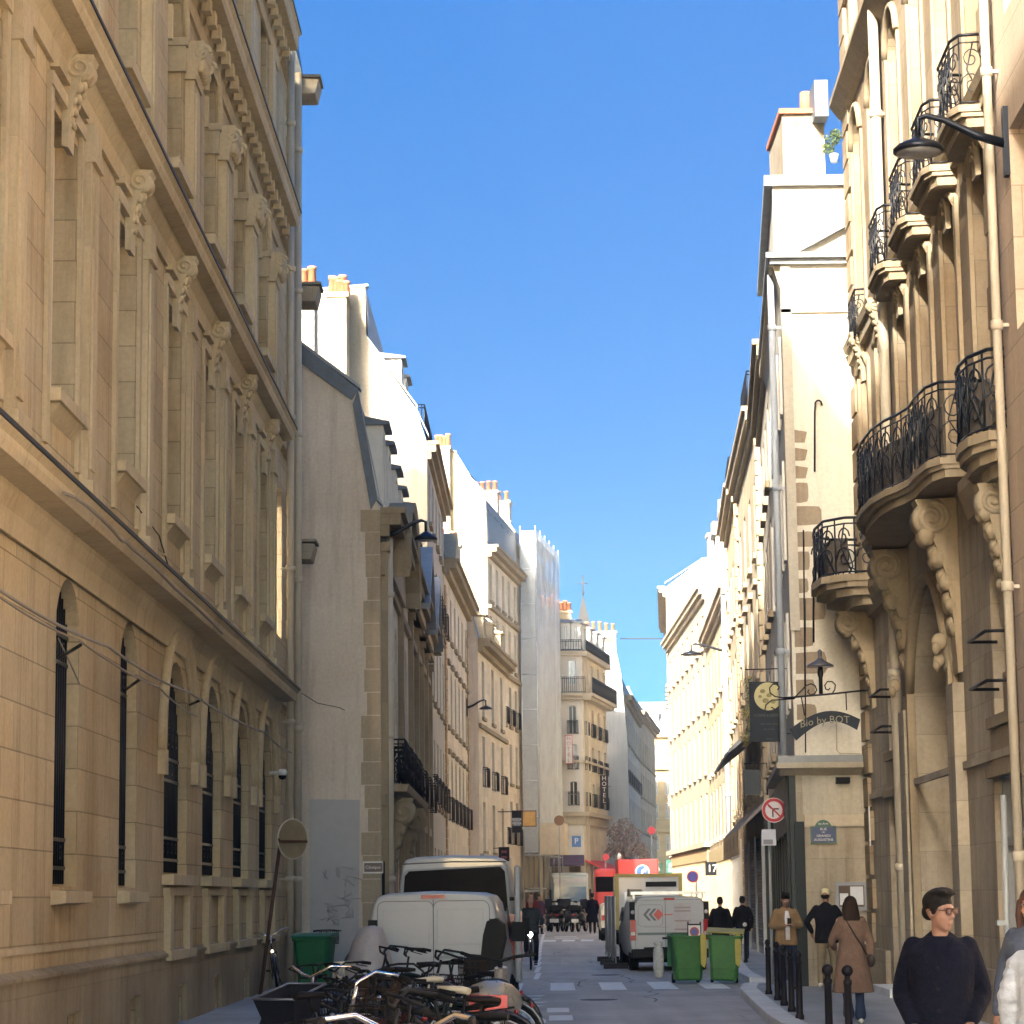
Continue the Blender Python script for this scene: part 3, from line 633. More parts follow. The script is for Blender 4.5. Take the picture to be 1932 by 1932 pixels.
# curved gable over the carriage entrance and pediments with lead roofs
cv = MB(L2F); R_ = 3.2; pts = [(5.2 + R_ * cos(t), 8.95 + 1.9 * sin(t)) for t in [pi * i / 16 for i in range(17)]]
cv.prism(pts, 1, .003, .2); cv.build('curved_pediment', S_C, L2)
cv = MB(L2F)
for i in range(16): (a, b), (c, d) = pts[i], pts[i + 1]; cv.add([(a, .0, b), (c, .0, d), (c, .55, d), (a, .55, b), (a, .0, b + .22), (c, .0, d + .22), (c, .6, d + .22), (a, .6, b + .22)], [(0, 1, 2, 3), (4, 5, 6, 7), (2, 3, 7, 6), (0, 1, 5, 4)])
cv.build('pediment_cornice', S_RT, L2)
for s in (17.5, 24.5):
    MB(L2F).prism([(s - 2.6, 9.6), (s + 2.6, 9.6), (s, 11.4)], 1, -.3, .3).build('pediment', S_C, L2)
    MB(L2F).prism([(s - 2.8, 9.65), (s - 2.8, 9.8), (s, 11.75), (s + 2.8, 9.8), (s + 2.8, 9.65), (s, 11.55)], 1, -2.5, .6).build('pediment_roof', ZINC, L2)
for k, s in enumerate((1.6, 4.2, 7.6, 10.8, 13.6, 21)):
    dormer(L2, L2F, s, 1.15, .02, 10.3, 1.95, 1.2, WFR, SLATE, False)
vb = MB(L2F)
PV = [(p[0] - .0, p[1] + .12) for p in P2]
for (n0, z0), (n1, z1) in zip(PV[1:], PV[2:]): vb.prism([(n0, z0), (n1, z1), (n1 - .12, z1 - .34), (n0 - .14, z0 - .24)], 0, -.07, .0)
vb.build('verge_slates', SLATE, L2)
MB(L2F).prism([(-2.2, 13.35), (-1.1, 12.85), (-1.1, 13.2), (-2.2, 13.7)], 0, .5, 1.6).build('skylight', GLASSL, L2)
# quoin chain on the right of the gable, painted-over rectangle
q = MB(L2F); rr = random.Random(5); z = .2
while z < 9.9:
    q.box(-.014, .02, -(.28 + .16 * rr.random()), .0, z, z + .48); z += .5
q.build('gable_quoins', stone('dull_quoin_stone', (.46, .39, .29), 30, 30, 0, .3, .001, 0), L2)
GP = mat('grey_overpaint', (.46, .45, .45), .8, 0, .10, .6)
y0 = 54.98
a = MB().quad(at(585, 1822, y0), at(676, 1825, y0), at(679, 1509, y0), at(584, 1508, y0)); a.build('overpainted_patch', GP, L2)
sg = MB(); rs2 = random.Random(21)
for k in range(9):
    x, y = rs2.uniform(612, 662), rs2.uniform(1640, 1745); P = []
    for i in range(9): P.append(at(x + i * rs2.uniform(-2, 4), y + 9 * sin(i * 1.3 + k) + rs2.uniform(-3, 3), 54.97))
    sg.tube(P, .007, 4)
sg.build('graffiti_scrawl', mat('faded_spray', (.36, .35, .38), .8), L2)
# carved door surround: atlas-like console stack beside the carriage door
console(L2, L2F, 9.0, .6, .1, 1.9, 2.1, .45, S_RT, 'portal_console'); console(L2, L2F, 2.2, .6, .1, 1.9, 2.1, .45, S_RT, 'portal_console')
MB(L2F).quad((3.6, .02, .1), (7.4, .02, .1), (7.4, .02, 3.5), (3.6, .02, 3.5)).build('carriage_door', mat('red_brown_door', (.12, .03, .025), .5), L2)
pipe(L2F, .55, .16, .12, 9.6, PIPE, 'cream drainpipe beside the grey gable wall, behind the white van', .09)
# =============== left: tall building with sunlit gable ===============
X3 = gx(812, 86); L3F = Fr((X3, 86), (gx(842, 101), 101), -1)
P3 = [(0, 17.2), (-.36, gz(792, 783, 86)), (-2.05, gz(697, 648, 86)), (-2.06, gz(697, 552, 86)), (-5, 22.3)]
L3 = block('tall_house', 'tall house with bare sunlit cream gable rising above the mansion roof', L3F, 15, P3, 9, PL_W, PL_C, ZINC, 5, 1.1, [(1, 3.5, 0, 's'), (5, 7.3, 0, 'sb'), (8.6, 10.8, 0, 's'), (11.8, 13.6, 0, 'sb'), (14.6, 16.4, 0, 's')], .3)
chimney(L3, L3F, -1.7, -.02, gx(621, 84) - X3, gx(655, 84) - X3, 10, gz(636, 556, 84), 5, PL_C)
chimney(L3, L3F, -9, -7.6, gx(545, 79) - X3, gx(607, 79) - X3, 8, gz(580, 570, 79), 4, PL_W)
dormer(L3, L3F, 1.3, 1.4, -.9, 18.6, 1.7, 1.6, WFR, SLATE); dormer(L3, L3F, 4.6, 1.4, -.9, 18.6, 1.7, 1.6, WFR, SLATE)
rail(L3, L3F, [(.3, -1.0), (.3, -.1), (6.5, -.1)], 17.7, 18.6, .16, .02, 'roof_railing', IRON); rail(L3, L3F, [(7.5, -1.0), (7.5, .2), (14, .2)], 17.2, 18.1, .16, .02, 'roof_railing', IRON)
# =============== left: quoined pavilion, low mansard house, beige gable, scaffolded house ===============
X4 = gx(838, 101); L4F = Fr((X4 + .1, 101), (gx(886, 119), 119), -1)
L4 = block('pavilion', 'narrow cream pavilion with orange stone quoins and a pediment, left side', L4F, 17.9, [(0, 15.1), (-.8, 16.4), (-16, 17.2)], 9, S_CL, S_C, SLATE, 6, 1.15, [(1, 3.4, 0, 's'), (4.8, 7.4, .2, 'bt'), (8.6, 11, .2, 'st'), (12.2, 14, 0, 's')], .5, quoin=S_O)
MB(L4F).prism([(.0, 15.2), (4.2, 15.2), (2.1, 16.5)], 1, -.4, .45).build('pediment', S_C, L4)
X5 = gx(906, 119); L5F = Fr((X5, 119), (gx(958, 133), 133), -1)
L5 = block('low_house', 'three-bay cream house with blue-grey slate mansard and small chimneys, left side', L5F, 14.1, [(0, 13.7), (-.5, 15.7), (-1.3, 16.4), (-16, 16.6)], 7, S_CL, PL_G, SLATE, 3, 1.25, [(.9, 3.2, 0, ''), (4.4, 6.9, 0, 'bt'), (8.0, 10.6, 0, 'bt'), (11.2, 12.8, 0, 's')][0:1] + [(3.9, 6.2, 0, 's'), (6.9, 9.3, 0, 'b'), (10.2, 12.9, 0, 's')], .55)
for s in (2.3, 6.6, 11): dormer(L5, L5F, s, 1.1, .1, 13.85, 1.2, 1.0, S_C, S_C)
strip(L5, L5F, 0, 14.1, 9.6, 9.8, .14, S_RT); strip(L5, L5F, 0, 14.1, 3.4, 3.75, .2, GFR)
chimney(L5, L5F, .4, 1.2, -2.6, -.9, 15.8, 18.2, 3, PL_W)
X6 = gx(926, 134); L6F = Fr((X6, 134), (gx(982, 147), 147), -1)
P6 = [(0, gz(926, 1030, 134)), (-.05, gz(925, 942, 134)), (-.95, gz(893, 905, 134)), (-1.65, gz(870, 860, 134)), (-2.6, gz(836, 850, 134))]
L6 = block('beige_gable_house', 'tall house with windowless beige gable and dark mansard above the slate-roofed low house', L6F, 13.4, P6, 8, S_CL, PL_B, SLATE, 5, 1.1, [(4.6, 7, 0, 'b'), (8, 10.2, 0, 's'), (11.2, 13.4, 0, 'sb'), (14.4, 16.6, 0, 's'), (17.4, 19.4, 0, 's')], .5)
strip(L6, L6F, 0, 13.4, 13.8, 14.0, .2, S_RT); strip(L6, L6F, 0, 13.4, 16.9, 17.1, .2, S_RT)
chimney(L6, L6F, -.6, -.02, -2.7, -1.9, 20, 25.4, 4, PL_C); chimney(L6, L6F, 6, 7, -1.6, -.2, 20, 24.0, 4, PL_W)
for s in (1.6, 4.3, 7, 9.8): dormer(L6, L6F, s, 1.2, -.15, 20.3, 1.9, 1.0, SLATE, SLATE)
X7 = gx(984, 148); L7F = Fr((X7, 148), (gx(1026, 158), 158), -1)
L7 = block('scaffolded_house', 'tall house under scaffolding and white netting, left of the rounded hotel', L7F, 10.2, [(0, 22.0), (-.4, 23.3), (-5, 23.6)], 8, S_P, PL_W, ZINC, 3, 1.4, [(4.2 + 3.1 * k, 6.5 + 3.1 * k, 0, '') for k in range(6)], .3)
chimney(L7, L7F, 1, 2, -2.4, -.6, 22.8, gz(958, 972, 150) + .6, 4, PL_W)
sf = empty('scaffolding', L7F(0, 1, 0), 'white scaffolding tower with translucent netting wrapped round the far left house', 'scaffolding')
SC = mat('galvanised_tube', (.55, .57, .58), .4, .7, .1); NET = mat('debris_netting', (.72, .76, .78), .9, 0, .18, .9, 0, .1, 0, .42)
t = MB(L7F)
for s in (-.6, 1.6, 3.8, 6, 8.2, 10.4):
    for n in (.25, 1.15): t.tube([(s, n, 0), (s, n, 23.2)], .045, 6)
for k in range(11):
    z = 2.2 + k * 2.05
    for n in (.25, 1.15): t.tube([(-.6, n, z), (10.4, n, z)], .035, 6)
    for s in (-.6, 1.6, 3.8, 6, 8.2, 10.4): t.tube([(s, .25, z), (s, 1.15, z)], .035, 6)
t.build('scaffold_tubes', SC, sf)
d = MB(L7F)
for k in range(11): z = 2.1 + k * 2.05; d.box(-.6, 10.4, .28, 1.12, z - .08, z - .02)
d.build('scaffold_decks', SC, sf)
nn = MB(L7F).box(-.62, -.60, .24, 1.2, 4.2, 22.9); 
for i in range(22):
    a, b = -.6 + i * .5, -.6 + (i + 1) * .5; na, nb = 1.22 + .05 * sin(i * 1.7), 1.22 + .05 * sin((i + 1) * 1.7); nn.add([(a, na, 4.2), (b, nb, 4.2), (b, nb, 22.9), (a, na, 22.9), (a, na - .012, 4.2), (b, nb - .012, 4.2), (b, nb - .012, 22.9), (a, na - .012, 22.9)], [(0, 1, 2, 3), (7, 6, 5, 4)])
nn.build('netting', NET, sf)
hs = MB(L7F).box(-.8, 1.2, 1.2, 2.6, 4.1, 5.9).box(-.84, 1.24, 1.16, 2.64, 5.0, 5.06); tag(hs.build('site_hut', mat('beige_cladding', (.55, .48, .36), .7)), 'beige box-shaped site hut raised on the scaffold over the pavement', 'site hut')

# =============== far middle: rounded hotel, blank gable, oblique houses, end of street, spire ===============
S_H = stone('hotel_render', (.62, .60, .56), 30, 30, 0, .12, .001, 0, bump=.1)
hx0, hx1 = gx(1034, 162), gx(1104, 162)
HF = Fr((hx0, 162), (hx1, 162), 1); HF.n = V((0, -1, 0)); HL = hx1 - hx0
HB = Fr((hx1, 162), (gx(1150, 173), 173), 1); HB.n = V((HB.d.y, -HB.d.x, 0))
HT = empty('corner_hotel', V((hx0, 162, 0)), 'six-storey corner hotel with rounded slate attic and long balcony where the street bends', 'building')
rws = [(gz(1070, b, 162), gz(1070, a, 162)) for a, b in ((1239 + 6, 1292), (1331, 1385), (1404, 1452), (1474, 1520))]
RB = [7.2, 10.2, 13.3]
for F_, Lg, cs, bw in ((HF, HL, (.62, 1.72), .52), (HB, HB.len, (1.6, 4.6, 7.4, 10.2), 1.2)):
    hol = [(c - bw / 2, c + bw / 2, a, b, .08) for c in cs for a, b in rws] + [(c - bw * .7, c + bw * .7, .3, 3.6, 0) for c in cs]
    mb = MB(F_).wall(0, Lg, 0, 17.0, hol, 0, .2); mb.build('wall', S_H if F_ is HF else S_CL, HT)
    for c in cs:
        for k, (a, b) in enumerate(rws):
            win(HT, F_, c - bw / 2, c + bw / 2, a, b, -.18, .08, WFR, GLASS if k % 2 else GLASSL, 2, bar=.05)
            if k: rail(HT, F_, [(c - bw / 2 - .08, .02), (c - bw / 2 - .08, .15), (c + bw / 2 + .08, .15), (c + bw / 2 + .08, .02)], a, a + .85, .1, .018, 'window_railing', IRONB)
    b = MB(F_).box(0, Lg, .003, .75, 14.3, 14.5).box(0, Lg, .003, .55, 14.1, 14.3).box(0, Lg, .003, .35, 16.9, 17.2).box(0, Lg, .003, .2, 10.1, 10.25).box(0, Lg, .003, .35, 6.75, 7.0).box(0, Lg, .003, .12, 6.2, 6.75); b.build('cornice', S_P, HT)
    rail(HT, F_, [(-.1, .7), (Lg + .2, .7)], 14.5, 15.5, .13, .02, 'balcony_railing', IRONB)
    rf = MB(F_); rf.quad((0, .1, 17.2), (Lg, .1, 17.2), (Lg - .2, -.9, 18.9), (0, -.9, 18.9)); rf.quad((0, -.9, 18.9), (Lg - .2, -.9, 18.9), (Lg - .5, -4, 19.2), (0, -4, 19.2)); rf.build('roof', SLATE, HT)
    for c in (cs if F_ is HB else (.45, 1.35, 2.0)): dormer(HT, F_, c, .62 if F_ is HF else 1.3, .02, 17.25, 1.75, 1.0, WFR, ZINC)
    rail(HT, F_, [(0, .3), (Lg, .3)], 17.2, 17.9, .16, .018, 'roof_railing', IRONB)
MB(HF).box(-16, 0, -9, -.02, 0, 17).box(0, HL + .4, -9, -.9, 0, 17).build('rear_wall', PL_C, HT)
chimney(HT, HF, -.1, .65, -2.2, -1.5, 17, gz(1045, 1150, 164), 4, PL_B, 's'); chimney(HT, HF, .8, 1.75, -2.2, -1.5, 17, gz(1075, 1158, 164), 4, PL_B, 's')
# awnings, signs
RED = mat('red_awning', (.55, .06, .05), .7, 0, .12); AWN = MB(HB).prism([(0, 4.0), (1.6, 3.2), (1.6, 3.15), (0, 3.9)][::-1], 0, .2, 9); tag(AWN.build('awning', RED), 'red awning of the cafe on the corner hotel ground floor', 'awning')
MB(HF).prism([(0, 4.3), (1.1, 3.7), (1.1, 3.6), (0, 4.1)], 0, .1, 2.3).build('awning', mat('purple_awning', (.10, .07, .13), .7))
tag(bpy.data.objects['awning.001'], 'dark purple shop awning on the front of the corner hotel', 'awning')
def vsign(F, s, n, z0, z1, w_, txt, mb_, mt, label):
    r = empty('hotel_sign', F(s, n, z0), label, 'sign'); MB(F).box(s - .06, s + .06, n, n + w_, z0, z1).build('sign_board', mb_, r)
    t = MB(F); h = (z1 - z0) / len(txt)
    for i, ch in enumerate(txt):
        zc = z1 - h * (i + .5)
        text_mb(t, ch, h * .95, lambda u, v, w0, zc=zc: (s - .075 if F is HB else s + u, n + w_ / 2 + (u if F is HB else 0), zc + v))
    t.build('sign_letters', mt, r); MB(F).box(s - .03, s + .03, 0, n, z1 - .2, z1 - .14).box(s - .03, s + .03, 0, n, z0 + .1, z0 + .16).build('sign_bracket', IRON, r); return r
PINKL = mat('pink_letters', (.75, .35, .38), .5, emit=.15)
v1 = empty('hotel_sign', at(1073, 1414, 160.5), 'white vertical HOTEL sign with red edge hanging on the hotel front', 'sign')
p = at(1073, 1414, 160.5)
MB().box(p.x - .24, p.x + .24, p.y - .02, p.y + .1, p.z - .9, p.z + .9).build('sign_board', mat('red_edge', (.6, .1, .1), .5), v1); MB().box(p.x - .2, p.x + .2, p.y - .05, p.y - .025, p.z - .86, p.z + .86).build('sign_face', WHITE, v1)
t = MB()
for i, ch in enumerate('HOTEL'): text_mb(t, ch, .34, lambda u, v, w0, i=i: (p.x + u, p.y - .06, p.z + .68 - i * .34 + v))
t.build('sign_letters', mat('red_letters', (.55, .12, .14), .5), v1); MB().tube([p + V((0, .1, .3)), p + V((0, 1.5, .3))], .03, 6).build('sign_bracket', IRON, v1)
v2 = empty('hotel_sign', at(1141, 1490, 168), 'black vertical HOTEL sign with pale letters on the oblique side of the hotel', 'sign')
p2 = at(1140, 1490, 168)
MB().box(p2.x - .27, p2.x + .27, p2.y - .02, p2.y + .1, p2.z - .95, p2.z + .95).build('sign_board', BLACK, v2); t = MB()
for i, ch in enumerate('HOTEL'): text_mb(t, ch, .4, lambda u, v, w0, i=i: (p2.x + u, p2.y - .04, p2.z + .74 - i * .37 + v))
t.build('sign_letters', mat('pale_letters', (.7, .6, .6), .5), v2); MB().tube([p2 + V((0, .1, .3)), p2 + V((.5, 2.5, .3))], .03, 6).build('sign_bracket', IRON, v2)
# blank plaster gable with a lower shed roof
PL_BL = stone('bluish_plaster', (.46, .47, .47), 30, 30, 0, .45, .001, 0, tint=(.72, .72, .72), bump=.1)
Y = 180; G1 = empty('blank_gable_house', V((gx(1112, Y), Y, 0)), 'house with a blank bluish plaster gable beside the corner hotel', 'building')
po = [(gx(1060, Y), 0), (gx(1060, Y), gz(1060, 1214, Y)), (gx(1118, Y), gz(1118, 1214, Y)), (gx(1169, Y), gz(1169, 1216, Y)), (gx(1180, Y), gz(1180, 1275, Y)), (gx(1189, Y), gz(1188, 1400, Y)), (gx(1191, Y), 0)]
MB().prism(po, 1, Y, Y + 8).build('wall', PL_BL, G1)
MB().prism([(gx(1108, Y), gz(1108, 1216, Y)), (gx(1108, Y), gz(1108, 1212, Y)), (gx(1180, Y), gz(1180, 1279, Y) + .15), (gx(1180, Y), gz(1180, 1284, Y))], 1, Y - .15, Y - .01).build('roof_flashing', ZINC, G1)
MB().box(gx(1122, Y), gx(1169, Y), Y + .5, Y + 4, gz(1140, 1230, Y), gz(1140, 1216, Y) + .2).build('chimney', PL_W, G1)
ch = bpy.data.objects[G1.name].children[-1]
for i in range(6): MB().lathe([(.11, 0), (.09, .5)], (gx(1128 + i * 7, Y), Y + 1, gz(1140, 1216, Y) + .2), 8).build('chimney_pot', TERRA, ch)
G2F = Fr((gx(1186, 188), 188), (gx(1232, 245), 245), -1)
G2 = block('balconied_house', 'narrow house with black balconies seen obliquely beyond the blank gable', G2F, 28, [(0, 16.3), (-.6, 18.4), (-2.5, 19.5), (-5, 19.8)], 7, S_P, PL_C, SLATE, 7, 1.4, [(4 + 3.0 * k, 6 + 3.0 * k, 0, 'b' if k == 2 else 's') for k in range(4)], .5)
chimney(G2, G2F, .1, 1.2, -3, -.6, 17, 21, 5, PL_W)
G3F = Fr(tuple((G2F(28.5, 0, 0)).xy), (gx(1232, 245) + .6, 246), -1)
G3 = block('far_house', 'last house on the left, ending at the small sky gap', G3F, 28, [(0, 17.2), (-.8, 19), (-16, 20.4)], 7, S_C, PL_W, SLATE, 7, 1.4, [(4 + 3.0 * k, 6 + 3.0 * k, 0, 's') for k in range(4)], .5)
YF = 255; FF = Fr((gx(1222, YF), YF), (gx(1285, YF), YF), 1); FF.n = V((0, -1, 0)); FL = gx(1285, YF) - gx(1222, YF)
EN = empty('end_house', FF(0, 0, 0), 'sunlit honey-coloured house closing the far end of the street', 'building')
rz = [(gz(1245, b, YF), gz(1245, a, YF)) for a, b in ((1405, 1440), (1463, 1500), (1515, 1545), (1575, 1605))]
S_E = stone('honey_stone', (.52, .42, .25), 1.2, .5, .1, .1, .004); cs = (.95, 2.25)
MB(FF).wall(-2, FL + 3, 0, gz(1245, 1388, YF), [(c - .32, c + .32, a, b) for c in cs for a, b in rz], 0, .2).box(-2, FL + 3, -8, -.5, 0, gz(1245, 1388, YF)).build('wall', S_E, EN)
for c in cs:
    for a, b in rz: win(EN, FF, c - .32, c + .32, a, b, -.18, 0, WFR, GLASSL, 2)
ze = gz(1245, 1388, YF)
MB(FF).box(-2, FL + 3, .003, .5, ze - .15, ze + .15).box(-2, FL + 3, .003, .35, gz(1245, 1452, YF), gz(1245, 1447, YF)).box(-2, FL + 3, .003, .5, gz(1245, 1570, YF), gz(1245, 1562, YF)).build('cornice', S_E, EN)
r = MB(FF).quad((-2, .2, ze + .15), (FL + 3, .2, ze + .15), (FL + 3, -1.2, gz(1245, 1337, YF)), (-2, -1.2, gz(1245, 1337, YF))).quad((-2, -1.2, gz(1245, 1337, YF)), (FL + 3, -1.2, gz(1245, 1337, YF)), (FL + 3, -5, gz(1245, 1327, YF)), (-2, -5, gz(1245, 1327, YF))); r.build('roof', ZINC, EN)
for c in cs: dormer(EN, FF, c, .9, .0, ze + .2, 2.0, 1.0, WFR, ZINC)
MB(FF).box(-.5, FL + 1, -5.5, -4.6, ze, gz(1245, 1318, YF)).build('chimney', PL_C, EN)
# spire
Y = 230; SP = empty('church_tower', V((gx(1109, Y), Y, 0)), 'slender church spire with a cross rising behind the hotel roof', 'church tower'); cx = gx(1109, Y)
bz = gz(1109, 1215, Y); tz = gz(1109, 1120, Y); hw = (gx(1131, Y) - gx(1089, Y)) / 2
MB().box(cx - hw, cx + hw, Y - hw, Y + hw, 0, bz).build('tower', S_P, SP)
s = MB(); s.add([(cx + hw * cos(pi / 4 + k * pi / 2) * 1.35, Y + hw * sin(pi / 4 + k * pi / 2) * 1.35, bz) for k in range(4)] + [(cx, Y, tz)], [(0, 1, 4), (1, 2, 4), (2, 3, 4), (3, 0, 4), (3, 2, 1, 0)]); s.build('spire', mat('spire_slate', (.028, .030, .033), .7, 0, .15, 1), SP)
MB().tube([(cx, Y, tz - .2), (cx, Y, gz(1109, 1085, Y))], .06, 6).tube([(cx - .45, Y, gz(1109, 1101, Y)), (cx + .45, Y, gz(1109, 1101, Y))], .05, 6).lathe([(.02, -.15), (.16, 0), (.02, .15)], (cx, Y, tz + .1), 8).build('cross', LEAD, SP)
# =============== right: ornate golden house with serpentine balcony ===============
aR = .02375
RF = Fr((5.3 * cos(aR), -5.3 * sin(aR)), (5.3 * cos(aR) + sin(aR), -5.3 * sin(aR) + cos(aR)), 1)
def rp(x, y, n=0.):
    d = _f * 4800 + _r2 * (x - 966) - _u2 * (y - 966); t = (RF(0, n, 0) - EYE).dot(RF.n) / d.dot(RF.n); return EYE + d * t
R1 = empty('ornate_house', RF(46, 0, 0), 'golden limestone house with serpentine iron balcony on scrolled brackets above its carriage doorway', 'building')
A0, A1 = 29.9, 46.7
cs = [31.8, 34.45, 37.05, 39.7, 42.3, 44.95]
hm = [(c - .66, c + .66, 7.55, 11.2, .22) for c in cs]; hu = [(c - .66, c + .66, 11.95, 15.85, .6) for c in cs]; ht = [(c - .66, c + .66, 16.9, 19.2, .2) for c in cs]
hg = [(35.6, 39.8, .12, 6.35, 1.5, .85), (41.4, 43.25, 4.1, 6.2, .55), (30.65, 32.3, 3.95, 6.15, .55), (41.6, 43.6, .25, 3.35, 0), (30.3, 32.6, .6, 3.3, 0, .25)]
m = MB(RF).wall(A0, A1, 0, 7.2, hg, 0, .32); m.build('ground_storey_wall', S_RD, R1)
m = MB(RF).wall(A0, A1, 7.2, 11.55, hm, 0, .42).wall(A0, A1, 11.55, 16.4, hu, 0, .42).wall(A0, A1, 16.4, 21.5, ht, 0, .4)
m.quad((A1, 0, 0), (A1, -10, 0), (A1, -10, 21.5), (A1, 0, 21.5)).quad((A0, 0, 21.5), (A1, 0, 21.5), (A1, -10, 21.5), (A0, -10, 21.5)); m.build('wall', S_R, R1)
for c in cs:
    w_ = win(R1, RF, c - .66, c + .66, 7.55, 11.2, -.38, .22, PIPEG, GLASSL, 4, bar=.06)
    MB(RF).box(c - .86, c - .68, .003, .06, 7.3, 11.1).box(c + .68, c + .86, .003, .06, 7.3, 11.1).tube([(a, .03, b + .1) for a, b in arc(c - .77, c + .77, 11.2, .24)], .075, 6).build('window_surround', S_RT, R1)
    w_ = win(R1, RF, c - .66, c + .66, 11.95, 15.85, -.38, .6, WFR, GLASSL, 4, bar=.06)
    MB(RF).box(c - .84, c - .68, .003, .05, 11.9, 15.3).box(c + .68, c + .84, .003, .05, 11.9, 15.3).tube([(a, .03, b + .1) for a, b in arc(c - .76, c + .76, 15.85, .62)], .07, 6).build('window_surround', S_RT, R1)
    win(R1, RF, c - .66, c + .66, 16.9, 19.2, -.36, .2, WFR, GLASSL, 3)
strip(R1, RF, A0, A1, 11.5, 11.68, .1, S_RT); MB(RF).prism([(.003, 11.68), (.16, 11.72), (.2, 11.84), (.003, 11.9)], 0, A0, A1).prism([(.003, 16.2), (.12, 16.25), (.3, 16.5), (.3, 16.6), (.003, 16.7)], 0, A0, A1).build('string_course', S_RT, R1)
MB(RF).prism([(.003, 6.55), (.1, 6.6), (.22, 6.95), (.22, 7.1), (.003, 7.2)], 0, A0, 33.2).prism([(.003, 6.55), (.1, 6.6), (.22, 6.95), (.22, 7.1), (.003, 7.2)], 0, 42.1, A1).build('string_course', S_RT, R1)
# carved keystones between storeys
for c in cs: console(R1, RF, c, .34, .003, 10.85, .9, .2, S_RT, 'carved_keystone')
# upper balconies
for c in (31.8, 34.45, 37.05, 39.8):
    b = MB(RF); pl = [(c - .86, 0), (c - .82, .36), (c - .6, .45), (c + .6, .45), (c + .82, .36), (c + .86, 0)]
    for (k, z0, z1) in ((1.0, 11.47, 11.56), (.9, 11.41, 11.47), (.72, 11.28, 11.41)): b.prism([(c + (a - c) * (.8 + .2 * k), .004 + n * k) for a, n in pl], 2, z0, z1)
    b.build('balcony_slab', S_RT, R1)
    rail(R1, RF, [(c - .82, .03), (c - .78, .32), (c - .55, .40), (c + .55, .40), (c + .78, .32), (c + .82, .03)], 11.56, 12.48, .3, .011, 'balcony_railing', IRON, scroll=True)
rail(R1, RF, [(44.3, .03), (44.35, .2), (45.5, .2), (45.6, .03)], 11.58, 12.4, .25, .012, 'balcony_railing', IRON, scroll=True)
# serpentine balcony
SP_ = [(33.1, .03), (33.15, .42), (33.5, .55), (34.2, .60), (34.9, .60), (35.4, .68), (35.9, .82), (36.6, .92), (37.55, .95), (38.5, .92), (39.2, .82), (39.7, .68), (40.2, .60), (40.9, .60), (41.3, .52), (41.55, .4), (41.6, .03)]
b = MB(RF)
for (k, z0, z1) in ((1.05, 7.35, 7.44), (.98, 7.29, 7.35), (.90, 7.18, 7.29)): b.prism([(37.55 + (a - 37.55) * (.94 + .06 * k), .004 + n * k) for a, n in SP_], 2, z0, z1)
b.build('balcony_slab', S_RT, R1)
rail(R1, RF, SP_, 7.44, 8.45, .42, .012, 'balcony_railing', IRONB, scroll=True, top=.022)
MB(RF).add([(a, n * .93, 7.5) for a, n in SP_[1:-1]] + [(a, n * .93, 8.12) for a, n in SP_[1:-1]], [(i, i + 1, i + 16, i + 15) for i in range(14) if i % 5 != 2]).build('balcony_screen', mat('rush_screen', (.10, .085, .07), .9, 0, .3, 6), R1)
for s in (34.95, 40.15): console(R1, RF, s, .5, .003, 4.75, 2.4, .5, S_RT, 'scrolled_console', .115)
# small bow balconies left and right of it
for s0, s1, pr in ((43.6, 46.5, .98), (29.3 + .6, 31.9, .5)):
    c = (s0 + s1) / 2; pl = [(s0, .02), (s0 + .08, pr * .6), (s0 + .5, pr * .93), (c, pr), (s1 - .5, pr * .93), (s1 - .08, pr * .6), (s1, .02)]
    b = MB(RF)
    for (k, z0, z1) in ((1.07, 7.1, 7.22), (.97, 7.0, 7.1), (.78, 6.86, 7.0), (.5, 6.7, 6.86)): b.prism([(c + (a - c) * (.8 + .2 * k), .004 + n * k) for a, n in pl], 2, z0, z1)
    b.build('balcony_slab', S_RT, R1); rail(R1, RF, pl, 7.22, 8.2, .38, .016, 'balcony_railing', IRONB, scroll=True, top=.026)
    MB(RF).add([(a, n * .92, 7.28) for a, n in pl[1:-1]] + [(a, n * .92, 7.85) for a, n in pl[1:-1]], [(i, i + 1, i + 6, i + 5) for i in range(4)]).build('balcony_screen', MATS['rush_screen'], R1)
    console(R1, RF, c, .45, .003, 5.0, 1.72, pr * .58, S_RT, 'scrolled_console', .13)
# carriage doorway: moulded arch, carved piers, oak doors inside
p = MB(RF)
for (R_, r, nn) in ((.12, .1, .06), (.32, .06, .03)):
    p.tube([(a, nn, b) for a, b in arc(35.6 - R_, 39.8 + R_, 6.35 + R_ * .3, 1.5 + R_ * .5)], r, 6)
    for s in (35.6 - R_, 39.8 + R_): p.box(s - r, s + r, .003, nn + r * .6, .15, 4.95)
p.build('doorway_moulding', S_RT, R1)
for s in (35.05, 40.35): MB(RF).box(s - .32, s + .32, .003, .16, .12, 4.6).box(s - .38, s + .38, .003, .22, .12, .85).build('pier', S_RD, R1)
d = MB(RF).box(35.6, 39.8, -.95, -.85, .12, 6.3)
for s in (35.8, 37.75): 
    for z0, z1 in ((.4, 1.5), (1.7, 3.4), (3.6, 4.6)): d.box(s, s + 1.85, -.85, -.80, z0, z1)
d.build('carriage_door', WOOD, R1)
for s, z, q in ((35.2, 5.2, .09), (35.25, 4.95, .07), (40.2, 5.0, .08)): MB(RF).ell((s, .25, z), (q, q * 1.2, q * 1.4)).ell((s - q * .6, .3, z - q), (q * .6, q * .7, q)).ell((s + q * .5, .28, z - q * 1.3), (q * .6, q * .6, q)).build('carved_mask', S_RT, R1)
